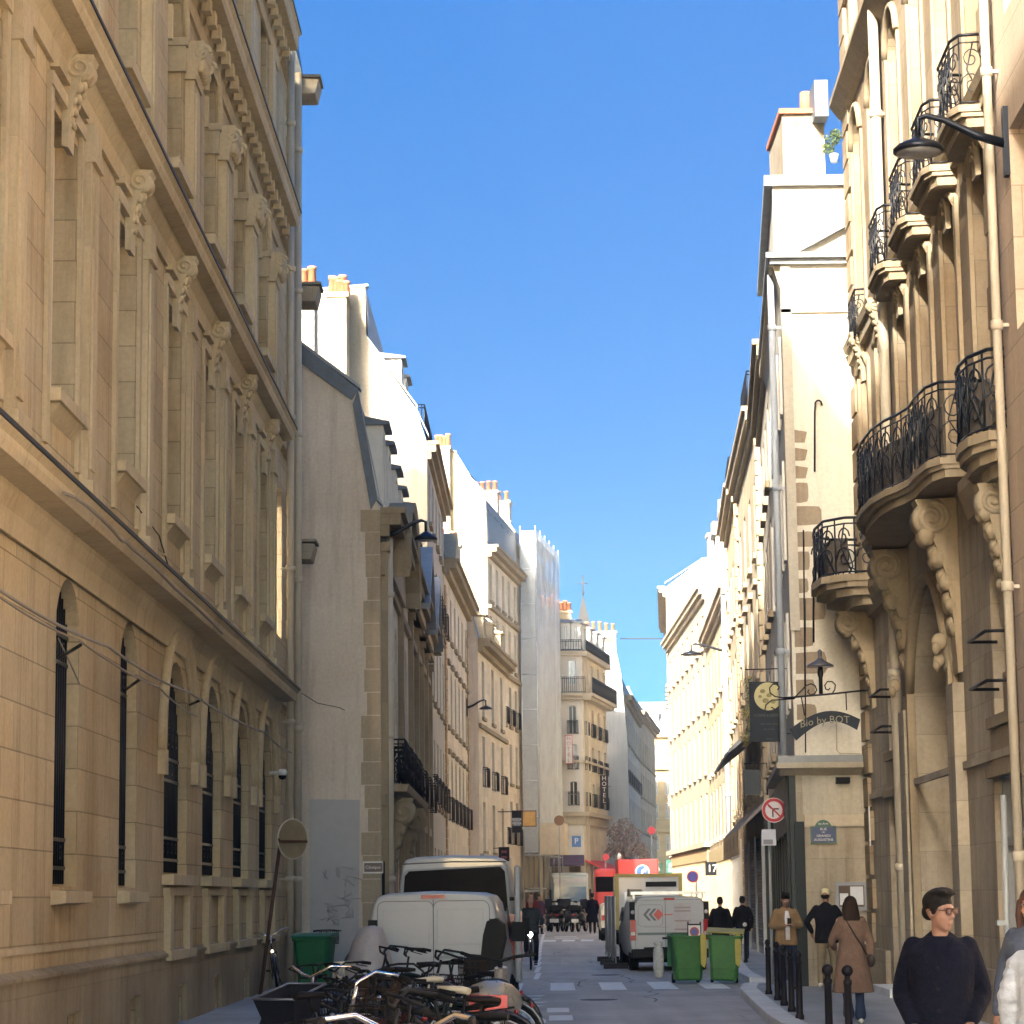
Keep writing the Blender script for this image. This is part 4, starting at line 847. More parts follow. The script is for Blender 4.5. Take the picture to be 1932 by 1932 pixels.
# mezzanine windows with stone aprons, cream door, shop window
for a, b, z0, z1 in ((41.4, 43.25, 4.1, 6.2), (30.65, 32.3, 3.95, 6.15)):
    win(R1, RF, a, b, z0, z1, -.28, .55, WFR, mat('grey_blind', (.30, .31, .33), .4, 0, .1), 2)
    MB(RF).box(a - .18, b + .18, .003, .09, z0 - .14, z0).box(a - .1, b + .1, .003, .05, z0 - .62, z0 - .16).box(a - .2, b + .2, .003, .12, z0 - .76, z0 - .64).build('window_apron', S_RT, R1)
    g = MB(RF)
    for z in (z0 + .35, z0 + .95): g.tube([(a + .1, -.05, z), (a + .15, .32, z), (b - .15, .32, z), (b - .1, -.05, z)], .022, 6)
    g.build('window_bar', IRON, R1)
dw = MB(RF).box(41.6, 41.75, -.3, -.18, .25, 3.35).box(43.45, 43.6, -.3, -.18, .25, 3.35).box(42.52, 42.68, -.3, -.16, .25, 3.35).box(41.6, 43.6, -.3, -.19, 2.5, 2.62).box(41.6, 43.6, -.3, -.19, 3.2, 3.35).box(41.6, 43.6, -.3, -.2, .25, .95)
dw.build('french_door', WFR, R1); MB(RF).quad((41.6, -.26, .25), (43.6, -.26, .25), (43.6, -.26, 3.35), (41.6, -.26, 3.35)).build('door_glass', GLASS, R1)
MB(RF).box(41.4, 43.9, .003, .35, .12, .25).build('door_step', GRAN, R1)
sw = MB(RF)
for s in (30.3, 31.4, 32.5): sw.box(s, s + .1, -.24, -.1, .6, 3.3)
sw.box(30.3, 32.6, -.24, -.12, 2.35, 2.45).box(30.3, 32.6, -.24, -.12, 3.2, 3.3).box(30.3, 32.6, -.24, -.12, .6, .7); sw.build('shop_window_frame', GFR, R1)
MIR = mat('shop_glass', (.10, .11, .12), .03, 0, .1, .5, 0, 1.0); MIR.node_tree.nodes['Principled BSDF'].inputs['Coat Weight'].default_value = .6
MB(RF).quad((30.3, -.2, .6), (32.6, -.2, .6), (32.6, -.2, 3.3), (30.3, -.2, 3.3)).build('shop_glass_pane', MIR, R1)
MB(RF).box(A0, A1, .003, .06, 3.42, 3.52).box(A0, 35.0, .003, .09, .12, .8).box(40.7, 41.3, .003, .09, .12, .8).box(44, A1, .003, .09, .12, .8).build('plinth', S_RD, R1)
# quoins both ends
q = MB(RF); k = 0; z = .9
while z < 21:
    for a, b in ((A1 - (.95 if k % 2 else .7), A1 + .03), (A0, A0 + (1.25 if k % 2 else .95))):
        if not (6.4 < z < 7.3 or 11.0 < z < 11.9 or (A0 == a and z < 3.6)): q.box(a, b, .003, .075, z, z + .52)
    z += .6; k += 1
q.build('quoins', S_R, R1)
pipe(RF, 41.0, .14, .12, 21, PIPE, 'cream drainpipe down the golden house, left of its doorway', .085)
# white enamel number plate etc.
MB(RF).box(45.7, 45.8, .08, .1, 2.6, 3.3).build('white_patch', WHITE, R1)
# =============== right: pinkish neighbour (nearest) ===============
R0 = empty('pinkish_house', RF(20, 0, 0), 'pinkish block-built house at the extreme right edge carrying a street lamp', 'building')
m = MB(RF).wall(21, 29.85, 0, 21.5, [(27.6, 28.9, 8.2, 10.6, 0), (27.6, 28.9, 12, 14.6, 0), (27.6, 28.9, 3.9, 6, 0), (26.8, 29.2, .5, 3.3, 0)], .12, .35).quad((29.85, .12, 0), (29.85, -.1, 0), (29.85, -.1, 21.5), (29.85, .12, 21.5)).quad((21, .12, 21.5), (29.85, .12, 21.5), (29.85, -24, 21.5), (21, -24, 21.5)).quad((21, .12, 0), (21, -24, 0), (21, -24, 21.5), (21, .12, 21.5)).quad((21, -24, 0), (-40, -24, 0), (-40, -24, 19), (21, -24, 19)).quad((-40, -30, 19), (21, -30, 19), (21, -24, 19), (-40, -24, 19))  # last quads: unseen wing added behind the camera to bounce sunlight
m.build('wall', S_0, R0)
for z0, z1 in ((8.2, 10.6), (12, 14.6), (3.9, 6), (.5, 3.3)): win(R0, RF, 27.6 if z0 > 1 else 26.8, 28.9 if z0 > 1 else 29.2, z0, z1, -.2, 0, WFR, GLASSL, 3)
pipe(RF, 29.45, .26, .12, 21, PIPE, 'cream drainpipe at the right edge beside the street lamp', .055)
# street lamp on bracket
def lamp(root_loc, F_, arm, head_r, label, flip=False, name='street_lamp'):
    """wall lamp: plate on the wall, curved arm, flat disc head; F_ maps (along, out, up) relative to the plate"""
    r = empty(name, root_loc, label, 'street lamp'); o = root_loc
    Q = lambda s, n, z: o + F_.d * s + F_.n * n + V((0, 0, z))
    b = MB(); b.F = lambda *p: Q(*p)
    b.box(-.07, .07, .0, .06, -.45, .38).tube([(0, .05, -.05), (0, arm * .35, .05), (0, arm * .7, .24), (0, arm * .9, .30), (0, arm, .26), (0, arm, .02)], [.06, .055, .04, .035, .035, .03], 8); b.build('lamp_arm', IRONB, r)
    h = MB(); h.F = lambda *p: Q(*p); h.lathe([(.04, .10), (.1, .06), (head_r * .8, .0), (head_r, -.05), (head_r, -.09), (head_r * .93, -.1)], (0, arm, -.05), 20); h.build('lamp_head', IRONB, r)
    g_ = MB(); g_.F = lambda *p: Q(*p); g_.lathe([(head_r * .88, -.102), (head_r * .3, -.125)], (0, arm, -.05), 20); g_.build('lamp_glass', mat('lamp_diffuser', (.32, .33, .36), .3), r); return r
pl = rp(1902, 262, .12); lamp(pl, RF, 1.05, .30, 'large dark disc-headed street lamp on a curved wall arm, upper right')

# =============== right: gabled corner shop house ===============
Y2 = 46.75; xc = gx(1507, Y2)
R2F = Fr((xc, Y2), (gx(1478, 57), 57), 1)
R2 = empty('corner_shop_house', V((xc, Y2, 0)), 'white plastered corner house with exposed stones in its sunlit gable above the corner shop', 'building')
zt = gz(1540, 490, Y2); zp = gz(1540, 350, Y2); xg = RF(46.7, -1.5, 0).x
GW = MB()
def G(x0, x1, y0, y1, z0, z1, m, name, par=R2, **k): return MB().box(x0, x1, y0, y1, z0, z1).build(name, m, par, **k)
z_l = gz(1560, 1450, Y2)
xe = R2F(9, -.03, 0).x
def G9(x0, z0, z1, m, name, y0=0.): MB().prism([(x0, Y2 + y0), (xg, Y2 + y0), (xg, Y2 + 9), (x0 + xe - xc, Y2 + 9)], 2, z0, z1).build(name, m, R2)
PL_2 = stone('off_white_plaster', (.70, .67, .59), 30, 30, 0, .35, .001, 0, tint=(.8, .76, .7), bump=.15); G9(xc, z_l, zt, PL_2, 'gable_wall'); G9(xc, 0, z_l, S_RD, 'ground_storey_wall', .003)
zz = gz(1540, 590, Y2); MB().box(xc - .02, xc + .16, Y2 - .05, Y2 - .003, zz - .0 - 6, zz + 1.2).box(xc - .02, xg, Y2 - .05, Y2 - .003, zz, zz + .07).build('plaster_band', PL_W, R2)
# exposed stones, anchored irons
rr = random.Random(4); e = MB(); z = z_l + .9
while z < gz(1540, 910, Y2):
    wd = .28 + .34 * rr.random(); h = .26 + .16 * rr.random(); x0 = xc + .06
    pts = []
    for (u, v) in ((0, 0), (.5, 0), (.93, .03), (1, .25), (1, .75), (.93, 1), (.5, 1.02), (0, .98)): pts.append((x0 + wd * (u + rr.uniform(-.02, .02)), z + h * (v + rr.uniform(-.03, .03))))
    e.prism(pts, 1, Y2 - .012, Y2 - .003); z += h + .06 + rr.random() * .1
while z < gz(1540, 830, Y2) + .0: e.prism([(xc + .1, z), (xc + .35, z), (xc + .4, z + .2), (xc + .12, z + .25)], 1, Y2 - .012, Y2 - .003); z += .34
e.build('exposed_stones', stone('grey_rubble', (.34, .29, .23), 30, 30, 0, .4, .001, .0), R2)
for (x, ya, yb) in ((1537, 755, 890), (1535, 1076, 1212)):
    P = [at(x, yb, Y2 - .05), at(x, ya + 22, Y2 - .06)] + [at(x + 7 - 7 * cos(t), ya + 10 - 10 * sin(t), Y2 - .07) for t in (.6, 1.2, 1.8, 2.4, 3.1)]
    MB().tube(P, .017, 6).build('wall_anchor', IRON, R2)
MB().tube([at(1519, 1300, Y2 - .03), at(1516, 1000, Y2 - .03), at(1514, 1130, Y2 - .03)][0:2], .014, 5).tube([at(1520, 1420, Y2 - .03), at(1519, 1130, Y2 - .03)], .012, 5).build('wall_cable', IRON, R2)
MB().tube([at(1625, 1421, Y2 - .02), at(1585, 1421, Y2 - .02), at(1579, 1415, Y2 - .02), at(1578, 1350, Y2 - .02)], .014, 5).build('wall_conduit', PIPE, R2)
# eaves, parapet storey, leads
G9(xc - .30, zt, zt + .1, ZINC, 'eaves_gutter', -.22)
MB().box(xc - .22, xg, Y2 - .12, Y2 - .003, zt - .10, zt - .002).build('eaves_board', ZINC, R2)
MB(R2F).prism([(.0, zt - .6), (.15, zt - .12), (.15, zt - .003), (.0, zt - .003)], 0, .05, 10.5).box(0, 10.5, .14, .22, zt - .12, zt + .05).build('eaves_soffit', S_P, R2)
G9(xc - .12, zt + .11, zp, PL_W, 'attic_wall', .05); G9(xc - .28, zp, zp + .2, ZINC, 'attic_gutter', -.05)
a, b = at(1505, 478, Y2), at(1603, 425, Y2); MB().add([(a.x, Y2 - .1, a.z), (b.x, Y2 - .1, b.z), (b.x, Y2 - .1, b.z + .16), (a.x, Y2 - .1, a.z + .16), (a.x, Y2 + .04, a.z), (b.x, Y2 + .04, b.z), (b.x, Y2 + .04, b.z + .16), (a.x, Y2 + .04, a.z + .16)], [(0, 1, 2, 3), (4, 7, 6, 5), (0, 4, 5, 1), (1, 5, 6, 2), (2, 6, 7, 3), (3, 7, 4, 0)]).build('roof_flashing', ZINC, R2)
xs0, xs1 = gx(1517, 48.5), gx(1600, 48.5); z1_ = gz(1550, 215, 48.5)
G(xs0, xs1, 48.5, 51, zp - .1, z1_, S_RD, 'chimney_block'); MB().box(xs0 - .06, xs1, 48.42, 51, z1_, z1_ + .1).build('chimney_coping', TERRA, R2); MB().lathe([(.14, 0), (.12, .5)], (xs0 + .55, 49, z1_ + .1), 10).build('chimney_pot', TERRA, R2)
G(gx(1583, 48), gx(1610, 48), 48, 50, z1_ - .2, gz(1590, 150, 48), SLATE, 'roof_turret')
# corner shop ground floor: ledge, fascia, plaque, case
zl = z_l; G9(xc - .38, zl, zl + .10, S_P, 'ledge', -.36)
MB().prism([(Y2 - .34, zl), (Y2 - .003, zl), (Y2 - .003, zl - .12)], 0, xc - .3, xg).build('ledge_moulding', S_P, R2)
MB().box(xc - .34, xg, Y2 - .3, Y2 - .0, zl + .101, zl + .23).build('lead_flashing', ZINC, R2)
zb1, zb0 = gz(1560, 1537, Y2), gz(1560, 1560, Y2)
MB().box(xc + .12, xg, Y2 - .03, Y2 - .003, zb1, zl - .13).build('painted_panel', stone('soiled_cream', (.50, .48, .41), 30, 30, 0, .4, .001, 0), R2); MB().box(xc + .14, xg, Y2 - .05, Y2 - .004, zb0, zb1 - .002).build('fascia_beam', S_P, R2)
wl_ = empty('wall_light', at(1590, 1472, Y2 - .1), 'small black box light under the ledge of the corner shop', 'light'); c = at(1590, 1472, Y2 - .1)
MB().prism([(Y2 - .2, c.z - .04), (Y2 - .2, c.z + .05), (Y2 - .03, c.z + .06), (Y2 - .03, c.z - .06)], 0, c.x - .125, c.x + .125).build('light_body', BLACK, wl_)
# street plaque
pq = empty('street_name_plaque', at(1553, 1570, Y2 - .06), 'blue and green arched enamel street name plaque on the corner house', 'street sign')
c = at(1553.5, 1575, Y2 - .06); PB = mat('plaque_blue', (.012, .035, .12), .35, 0, .1, 2, 0, .5, .4); PGn = mat('plaque_green', (.02, .09, .07), .35, 0, .1, 2, 0, .5, .4)
wq, hq = .235, .155
MB().box(c.x - wq, c.x + wq, c.y - .012, c.y + .012, c.z - hq, c.z + hq).build('plaque_rim', PGn, pq)
MB().box(c.x - wq + .02, c.x + wq - .02, c.y - .022, c.y - .013, c.z - hq + .02, c.z + hq - .02).build('plaque_face', PB, pq)
MB().prism([(c.x + a_ - 0, z_) for a_, z_ in arc(-.15, .15, c.z + hq + .115, .115)], 1, c.y - .014, c.y + .012).build('plaque_arch', PGn, pq)
t = MB()
for s_, z_, sz in (('6e Arrt', .20, .055), ('RUE', .10, .065), ('DES', .045, .035), ('GRANDS', -.02, .062), ('AUGUSTINS', -.09, .062)): text_mb(t, s_, sz, lambda u, v, w0, z_=z_: (c.x + u, c.y - .026, c.z + z_ + v), sx=1.05)
t.build('plaque_letters', WHITE, pq)
# menu case
mc = empty('display_case', at(1606, 1692, Y2 - .1), 'grey wall display case with white notices on the corner house', 'display case')
a, b = at(1578, 1718, Y2 - .08), at(1635, 1664, Y2 - .08)
MB().box(a.x, b.x, Y2 - .09, Y2 - .004, a.z, b.z).build('case_frame', mat('grey_blue_metal', (.20, .22, .26), .4, .3), mc); MB().box(a.x + .05, b.x - .05, Y2 - .094, Y2 - .091, a.z + .06, b.z - .06).build('case_back', WOOD, mc)
MB().box(a.x + .26, b.x - .07, Y2 - .099, Y2 - .095, a.z + .1, b.z - .08).box(a.x + .07, a.x + .22, Y2 - .099, Y2 - .095, a.z + .1, b.z - .2).build('notices', mat('notice_paper', (.55, .58, .62), .8), mc)
# shop front along the street: dark green bays
SG = mat('dark_green_paint', (.012, .020, .024), .4, 0, .15, 2); NB = mat('navy_glass', (.006, .012, .035), .08, 0, .2, 1)
sh = MB(R2F).box(.0, .55, .003, .12, .12, zl - .002).box(.6, 10.3, .003, .18, 2.9, zl - .05).box(.55, 10.3, .003, .14, .12, .7)
for s in (.6, 2.6, 4.6, 6.5, 8.4, 10.1): sh.box(s, s + .2, .003, .16, .7, 2.9)
sh.build('shop_joinery', SG, R2)
gg = MB(R2F)
for s in (.8, 2.8, 4.8, 6.7, 8.6): gg.quad((s, .05, .7), (s + 1.6, .05, .7), (s + 1.6, .05, 2.9), (s, .05, 2.9))
gg.build('shop_glass_pane', NB, R2)
G(xc - .05, xc + .13, Y2 - .07, Y2 - .002, .12, zb0 + .1, SG, 'door_jamb')
# facade of the shop house towards the street (grazing)
fw = MB(R2F).wall(0, 10.5, z_l, zt, [(1.4 + 2.4 * k, 2.5 + 2.4 * k, z0, z1) for k in range(4) for z0, z1 in ((5.2, 7.0), (8.0, 9.9), (10.8, 12.3))], .01, .25); fw.build('wall', PL_W, R2)
for k in range(4):
    for z0, z1 in ((5.2, 7.0), (8.0, 9.9), (10.8, 12.3)):
        win(R2, R2F, 1.4 + 2.4 * k, 2.5 + 2.4 * k, z0, z1, -.2, 0, WFR, GLASS, 3); MB(R2F).box(1.4 + 2.4 * k - .55, 1.4 + 2.4 * k - .02, .012, .06, z0, z1).box(2.5 + 2.4 * k + .02, 2.5 + 2.4 * k + .55, .012, .06, z0, z1).build('shutter', WFR, R2)
pipe(R2F, .75, .18, 4.2, zt - .1, PIPEG, 'pale grey drainpipe on the corner shop house beside the hanging signs', .065)

# =============== right: the sunlit row beyond ===============
def rblock(name, label, xa, ya, xb, yb, prof, **k):
    F_ = Fr((gx(xa, ya), ya), (gx(xb, yb), yb), 1); return block(name, label, F_, F_.len - .05, prof, 8, k.pop('wm', S_P), k.pop('gm', PL_W), k.pop('rm', ZINC), k.pop('bays', 4), k.pop('bw', 1.1), k.pop('rows'), **k), F_
R3, R3F = rblock('sunlit_house', 'tall cream house with roof terrace railing, next beyond the corner shop house', 1476, 57.2, 1456, 68, [(0, 14.3), (-.6, 15.4), (-3, 15.6)], rows=[(4.9, 7.3, 0, 's'), (8.2, 10.4, 0, 's'), (11.2, 13.1, 0, 's')], wm=PL_C, bays=4, cornice=.25)
R4, R4F = rblock('quoined_house', 'cream house with banded quoin pilasters and a terrace on its cornice, right row', 1450, 70, 1409, 84, [(0, 15.2), (-1.2, 15.3), (-1.3, 17.2), (-4, 17.6)], rows=[(4.6, 6.9, 0, 's'), (7.9, 10.3, .2, 'st'), (11.3, 13.4, 0, 's')], wm=S_C, gm=S_C, bays=4, cornice=.3, quoin=S_C, cn_m=S_C)
rail(R4, R4F, [(.1, -.9), (.1, .22), (4, .22)], 15.4, 16.3, .16, .02, 'terrace_railing', IRON)
R5, R5F = rblock('pink_roof_house', 'cream house with pinkish mansard and banded stone quoins, right row', 1406, 86, 1388, 98, [(0, 15.6), (-.7, 18.0), (-3, 18.6)], rows=[(4.6, 6.9, 0, 's'), (7.9, 10.3, .2, 's'), (11.3, 13.6, .2, 's')], wm=S_C, gm=S_C, rm=mat('pinkish_tiles', (.34, .20, .17), .8, 0, .2, 4), bays=4, cornice=.3, quoin=S_O, cn_m=S_C)
rail(R5, R5F, [(.1, -.3), (.1, .2), (4, .2)], 15.75, 16.6, .16, .02, 'terrace_railing', IRON)
R6, R6F = rblock('dormered_house', 'cream house with two tall white dormers with round eyes, right row', 1389, 99, 1343, 121, [(0, 13.7), (-1.2, 16.6), (-4, 17.2)], rows=[(4.2, 6.4, 0, 's'), (7.2, 9.4, 0, 's'), (10.3, 12.5, 0, 's')], wm=S_C, gm=PL_W, bays=7, cornice=.3, cn_m=S_P)
for s in (2.0, 8.5): dormer(R6, R6F, s, 1.7, .1, 13.8, 3.0, 1.6, PL_W, ZINC, True)
pipe(R6F, .2, .2, 3.5, 13.5, PIPEG, 'grey drainpipe between the quoined house and the dormered house', .1)
R7, R7F = rblock('shuttered_house', 'pale house with hipped zinc roof ending the right row at the sky gap', 1343, 122, 1269, 150, [(0, 16.4), (-.5, 17.4), (-3, 19.2)], rows=[(4.2, 6.6, 0, 's'), (7.6, 9.8, 0, 's'), (10.7, 12.8, 0, 's'), (13.6, 15.2, 0, 's')], wm=PL_C, gm=PL_W, bays=8, cornice=.3, cn_m=S_P)
chimney(R7, R7F, 4.4, 5.3, -1.4, -.6, 16.5, gz(1326, 1010, 126), 1, PL_W)
R8, R8F = rblock('projecting_house', 'tall end house with projecting zinc eaves at the far right', 1268, 151, 1267, 175, [(0, gz(1268, 1108, 151)), (-2.2, gz(1310, 1063, 151)), (-5, gz(1310, 1060, 151))], rows=[(4.2, 6.6, 0, 's'), (7.6, 9.8, 0, 's'), (10.7, 12.8, 0, 's'), (14.2, 16.6, 0, 's')], wm=S_P, gm=PL_C, bays=7, cornice=.4, cn_m=S_P)
# ground-floor shops of the row
def shop(F_, s0, s1, z1, m, label, fascia=None, ft=None, fm=None, name='shop_front', glass=GLASS):
    r = empty('storefront', F_(s0, .1, 0), label, 'shop front'); b = MB(F_).box(s0, s1, .01, .16, z1 - .55, z1).box(s0, s1, .01, .13, .12, .55)
    k = max(1, round((s1 - s0) / 1.6)); st = (s1 - s0) / k
    for i in range(k + 1): c = s0 + i * st; b.box(max(s0, c - .07), min(s1, c + .07), .01, .15, .55, z1 - .55)
    b.build('frame', m, r); MB(F_).quad((s0, .04, .55), (s1, .04, .55), (s1, .04, z1 - .55), (s0, .04, z1 - .55)).build('glass', glass, r); return r
ROLL_M = mat('roller_shutter_metal', (.15, .15, .155), .5, .4, .1, 3)
rs = empty('roller_shutter', R4F(0, .1, 0), 'closed grey corrugated roller shutter under the beige awning', 'shutter'); s_ = MB(R4F)
for k in range(34): z = .3 + k * .09; s_.prism([(.02, z), (.10, z + .02), (.10, z + .07), (.02, z + .09)], 0, .2, 13)
s_.build('shutter_slats', ROLL_M, rs); MB(R4F).box(4.3, 4.45, .1, .16, .12, 3.4).box(8.8, 8.95, .1, .16, .12, 3.4).box(.0, .2, .0, .16, .12, 3.4).box(0, 13.2, .003, .11, .12, .3).build('shutter_guides', GFR, rs)
TAN = mat('beige_canvas', (.42, .30, .16), .85, 0, .15, 3)
aw = empty('awning', R4F(0, 0, 3.5), 'beige canvas awning with dark cornice over the roller shutter', 'awning')
MB(R4F).prism([(.02, 4.3), (.75, 3.55), (.75, 3.5), (.02, 4.15)], 0, .2, 13).build('canvas', mat('grey_canvas_top', (.20, .18, .18), .85), aw)
v_ = MB(R4F)
for k in range(9): v_.box(.2 + k * 1.4, .2 + k * 1.4 + 1.37, .74, .77, 2.85, 3.52)
v_.build('valance', TAN, aw)
t = MB(R4F)
for k in range(0, 9, 2): t.box(.75 + k * 1.4, 1.1 + k * 1.4, .772, .775, 3.05, 3.4)
t.build('valance_print', mat('valance_ink', (.16, .12, .10), .8), aw)
pw = MB(R4F).prism([(.0, 6.6), (1.0, 5.7), (1.0, 5.6), (.0, 6.4)], 0, .3, 12.5); tag(pw.build('glass_canopy', ZINC), 'sloping zinc canopy with white underside over the first floor beside the hanging signs', 'canopy')
shop(R3F, .1, 10.8, 4.0, SG, 'dark blue-green shop front continuing beyond the corner shop', glass=NB)
shop(R5F, .3, 11.5, 3.6, WFR, 'white shop front in the pink-roofed house')
shop(R6F, .3, 21, 3.7, mat('ochre_shop_paint', (.34, .27, .15), .6), 'long ochre shop front below the dormered house')
shop(R7F, .3, 27, 3.9, mat('tan_shop_paint', (.40, .31, .17), .6), 'tan shop front of the shuttered house at the far right')
strip(R7, R7F, 0, 28.5, 4.0, 4.25, .3, S_P)
lamp(at(1386, 1228, 100), R6F, 1.7, .42, 'pale disc-headed street lamp on the sunlit right-hand row')
# left wall lanterns
lamp(at(722, 1008, 55.4), L2F, .95, .0001 + .26, 'dark wall lamp on the corner of the mansion, its head hanging over the street')
lamp(at(880, 1333, 118), L4F, .9, .3, 'small black wall lamp on the far end of the pavilion')
# =============== vehicles ===============
VW = mat('van_white', (.42, .44, .47), .35, 0, .05, 1.5, 0, .5, .3); RUB = mat('black_rubber', (.008, .008, .009), .8, 0, .15, 8); DPL = mat('dark_plastic', (.012, .013, .015), .6, 0, .15, 5)
TLR = mat('tail_light_red', (.38, .02, .025), .2, 0, .15, 8, 0, .6, .5); TLW = mat('tail_light_clear', (.55, .52, .52), .2, 0, .1, 8, 0, .6, .5); TINT = mat('tinted_glass', (.002, .0025, .005), .25, 0, .1, 1, 0, .03)
PLATE = mat('number_plate_white', (.7, .7, .68), .5, 0, .05); SEAM = mat('door_seam', (.12, .125, .13), .7, 0, 0); STEEL = mat('brushed_steel', (.55, .56, .58), .3, .9, .15, 6); CHR = mat('chrome', (.72, .72, .74), .16, 1, .1, 8)
def wheel(root, x, y, r=.33, w_=.2, hub=True):
    o = MB().lathe([(r * .62, -w_ / 2), (r * .95, -w_ / 2), (r, -w_ * .35), (r, w_ * .35), (r * .95, w_ / 2), (r * .62, w_ / 2)], (x, y, r), 22, 0).build('wheel', RUB, root)
    MB().lathe([(.03, -w_ * .42), (r * .6, -w_ * .4), (r * .62, -w_ * .3), (r * .62, w_ * .3), (r * .6, w_ * .4), (.03, w_ * .42)], (x, y, r), 16, 0).build('rim', STEEL, o); return o
def van(label, W, H, L, paint=VW, hood=1.0, name='van'):
    """body lofted from rear (y=0) to nose (y=L); details are added by the caller"""
    r = proto(name, label, 'van'); h = W / 2
    def sec(y, top, wf, bot=.32, y2=None):
        y2 = y if y2 is None else y2; pts = [(.0, bot), (.90, bot), (.97, bot + .12), (1.0, .62), (1.0, 1.02), (.975, 1.25 if top > 1.4 else top * .9), (.93, top * .82 if top > 1.5 else top * .93), (.885, top - .14 if top > 1.5 else top - .05), (.82, top - .05 if top > 1.5 else top - .02), (.65, top - .005), (0, top + .02)]
        t = lambda z: y + (y2 - y) * max(0, (z - .9)) / max(.1, top - .9)
        P = [(x * h * wf, t(z), min(z, top + .02)) for x, z in pts]; return P + [(-a, b, c) for a, b, c in P[::-1][1:-1]]
    S = [sec(0.0, H - .05, .95), sec(.015, H - .02, .985), sec(.07, H, 1.0), sec(.4, H, 1.0), sec(L * .5, H, 1.0), sec(L - 1.75, H - .02, .99), sec(L - 1.45, H - .09, .98), sec(L - .85, 1.18 + hood * .04, .97), sec(L - .2, .98, .95), sec(L, .78, .88)]
    vs = [p for s in S for p in s]; n = len(S[0]); m = MB()
    m.add(vs, [(i * n + k, i * n + (k + 1) % n, (i + 1) * n + (k + 1) % n, (i + 1) * n + k) for i in range(len(S) - 1) for k in range(n)], 0, True); m.add(vs, [tuple(range(n))[::-1], tuple((len(S) - 1) * n + k for k in range(n))])
    b = m.build('body', paint, r, bevel=.02)
    # windscreen and cab windows
    g = MB(); zt, zb = H - .2, 1.25
    g.add([(-h * .78, L - 1.38, zt), (h * .78, L - 1.38, zt), (h * .88, L - .86, zb), (-h * .88, L - .86, zb)], [(0, 1, 2, 3)]); 
    g.build('windscreen', TINT, r)
    for sx in (-1, 1):
        MB().add([(sx * (h * .955 + .004), L - 2.3, zt - .05), (sx * (h * .955 + .004), L - 1.6, zt - .05), (sx * (h * 1.0 + .002), L - 1.1, zb - .1), (sx * (h * 1.0 + .004), L - 2.3, zb - .1)], [(0, 1, 2, 3)]).build('cab_window', TINT, r)
        MB().box(sx * (h + .05) - .06, sx * (h + .05) + .1 * sx + .04, L - 1.35, L - 1.2, 1.1, 1.4).build('wing_mirror', DPL, r)
    for sx in (-1, 1):
        for y in (.75, L - .95): wheel(r, sx * (h - .13), y)
    MB().box(-h * .97, h * .97, -.07, .25, .30, .52).build('bumper', DPL, r, bevel=.03)
    MB().box(-h * .9, h * .9, .1, L - .2, .2, .36).build('underbody', RUB, r)
    return r
def panel_line(m, x0, x1, z0, z1, y, rr=.07, r=.006):
    P = []
    for cx, cz, a0 in ((x1 - rr, z1 - rr, 0), (x0 + rr, z1 - rr, pi / 2), (x0 + rr, z0 + rr, pi), (x1 - rr, z0 + rr, 1.5 * pi)):
        for i in range(5): a = a0 + pi / 2 * i / 4; P.append((cx + rr * cos(a), y, cz + rr * sin(a)))
    m.tube(P, r, 5, closed=True)
# small white van, rear towards us
v = van('small white panel van nearest the bicycles, with blank rear doors and red tail lights', 1.94, 1.86, 4.6)
m = MB(); m.box(-.006, .006, -.012, .01, .55, 1.76); panel_line(m, -.80, .0, .58, 1.74, -.001, .1, .005); panel_line(m, .0, .80, .58, 1.74, -.001, .1, .005); m.build('door_seam', SEAM, v)
m = MB()
for a, b in ((-.72, -.06), (.06, .72)): m.box(a, b, -.012, .0, 1.12, 1.62)
m.build('rear_door_panel', VW, v, bevel=.012)
MB().box(-.17, .17, -.02, .02, 1.775, 1.825).build('brake_light', TLR, v)
for sx in (-1, 1):
    t = MB().prism([(-.02, .80), (-.03, 1.35), (.14, 1.38), (.1, .80)], 0, *sorted((sx * .80, sx * .925))); t.build('tail_light', TLR, v)
    MB().box(*sorted((sx * .81, sx * .90)), -.04, -.02, .98, 1.20).build('tail_light_lens', TLW, v)
    MB().box(*sorted((sx * .80, sx * .93)), -.035, .1, 1.36, 1.48).build('tail_light_cap', DPL, v)
m = MB().lathe([(.075, 0), (.075, .02)], (.22, -.02, 1.0), 14, 1); m.box(.06, .34, -.03, -.005, .93, .97); m.build('door_handle', GFR, v)
MB().box(-.26, .26, -.08, -.07, .36, .46).build('number_plate', PLATE, v)
put(v, (-1.19, 36.7, 0), radians(-2.5))
# tall white van ahead of it with big tinted rear window
v = van('tall white van with wide tinted rear window ahead of the small white van', 1.98, 2.46, 5.4)
m = MB(); P = [(-.86, 1.75), (-.83, 2.14), (-.76, 2.22), (.76, 2.28), (.83, 2.2), (.88, 1.55), (-.88, 1.55)]
MB().prism(P, 1, -.02, .0).build('rear_window', TINT, v)
MB().prism([(a * 1.05, b if b < 1.7 else b + .03) for a, b in P[:-2]] + [(.92, 1.5), (-.92, 1.5)], 1, -.008, .01).build('window_surround', GFR, v)
m = MB(); m.tube([(-.86, 0, 2.34), (.0, -.01, 2.37), (.86, 0, 2.36)], .01, 5); m.build('roof_seam', SEAM, v)
for sx in (-1, 1): MB().box(*sorted((sx * .86, sx * .99)), -.05, .05, .75, 1.5).build('tail_light', TLR, v); MB().box(*sorted((sx * .9, sx * 1.0)), -.04, .02, 1.72, 1.78).build('door_hinge', DPL, v)
m = MB().box(1.0, 1.10, -.95, .0, .42, 2.28); m.build('open_rear_door', mat('van_door_grey', (.34, .36, .38), .4, 0, .06), v, bevel=.03)
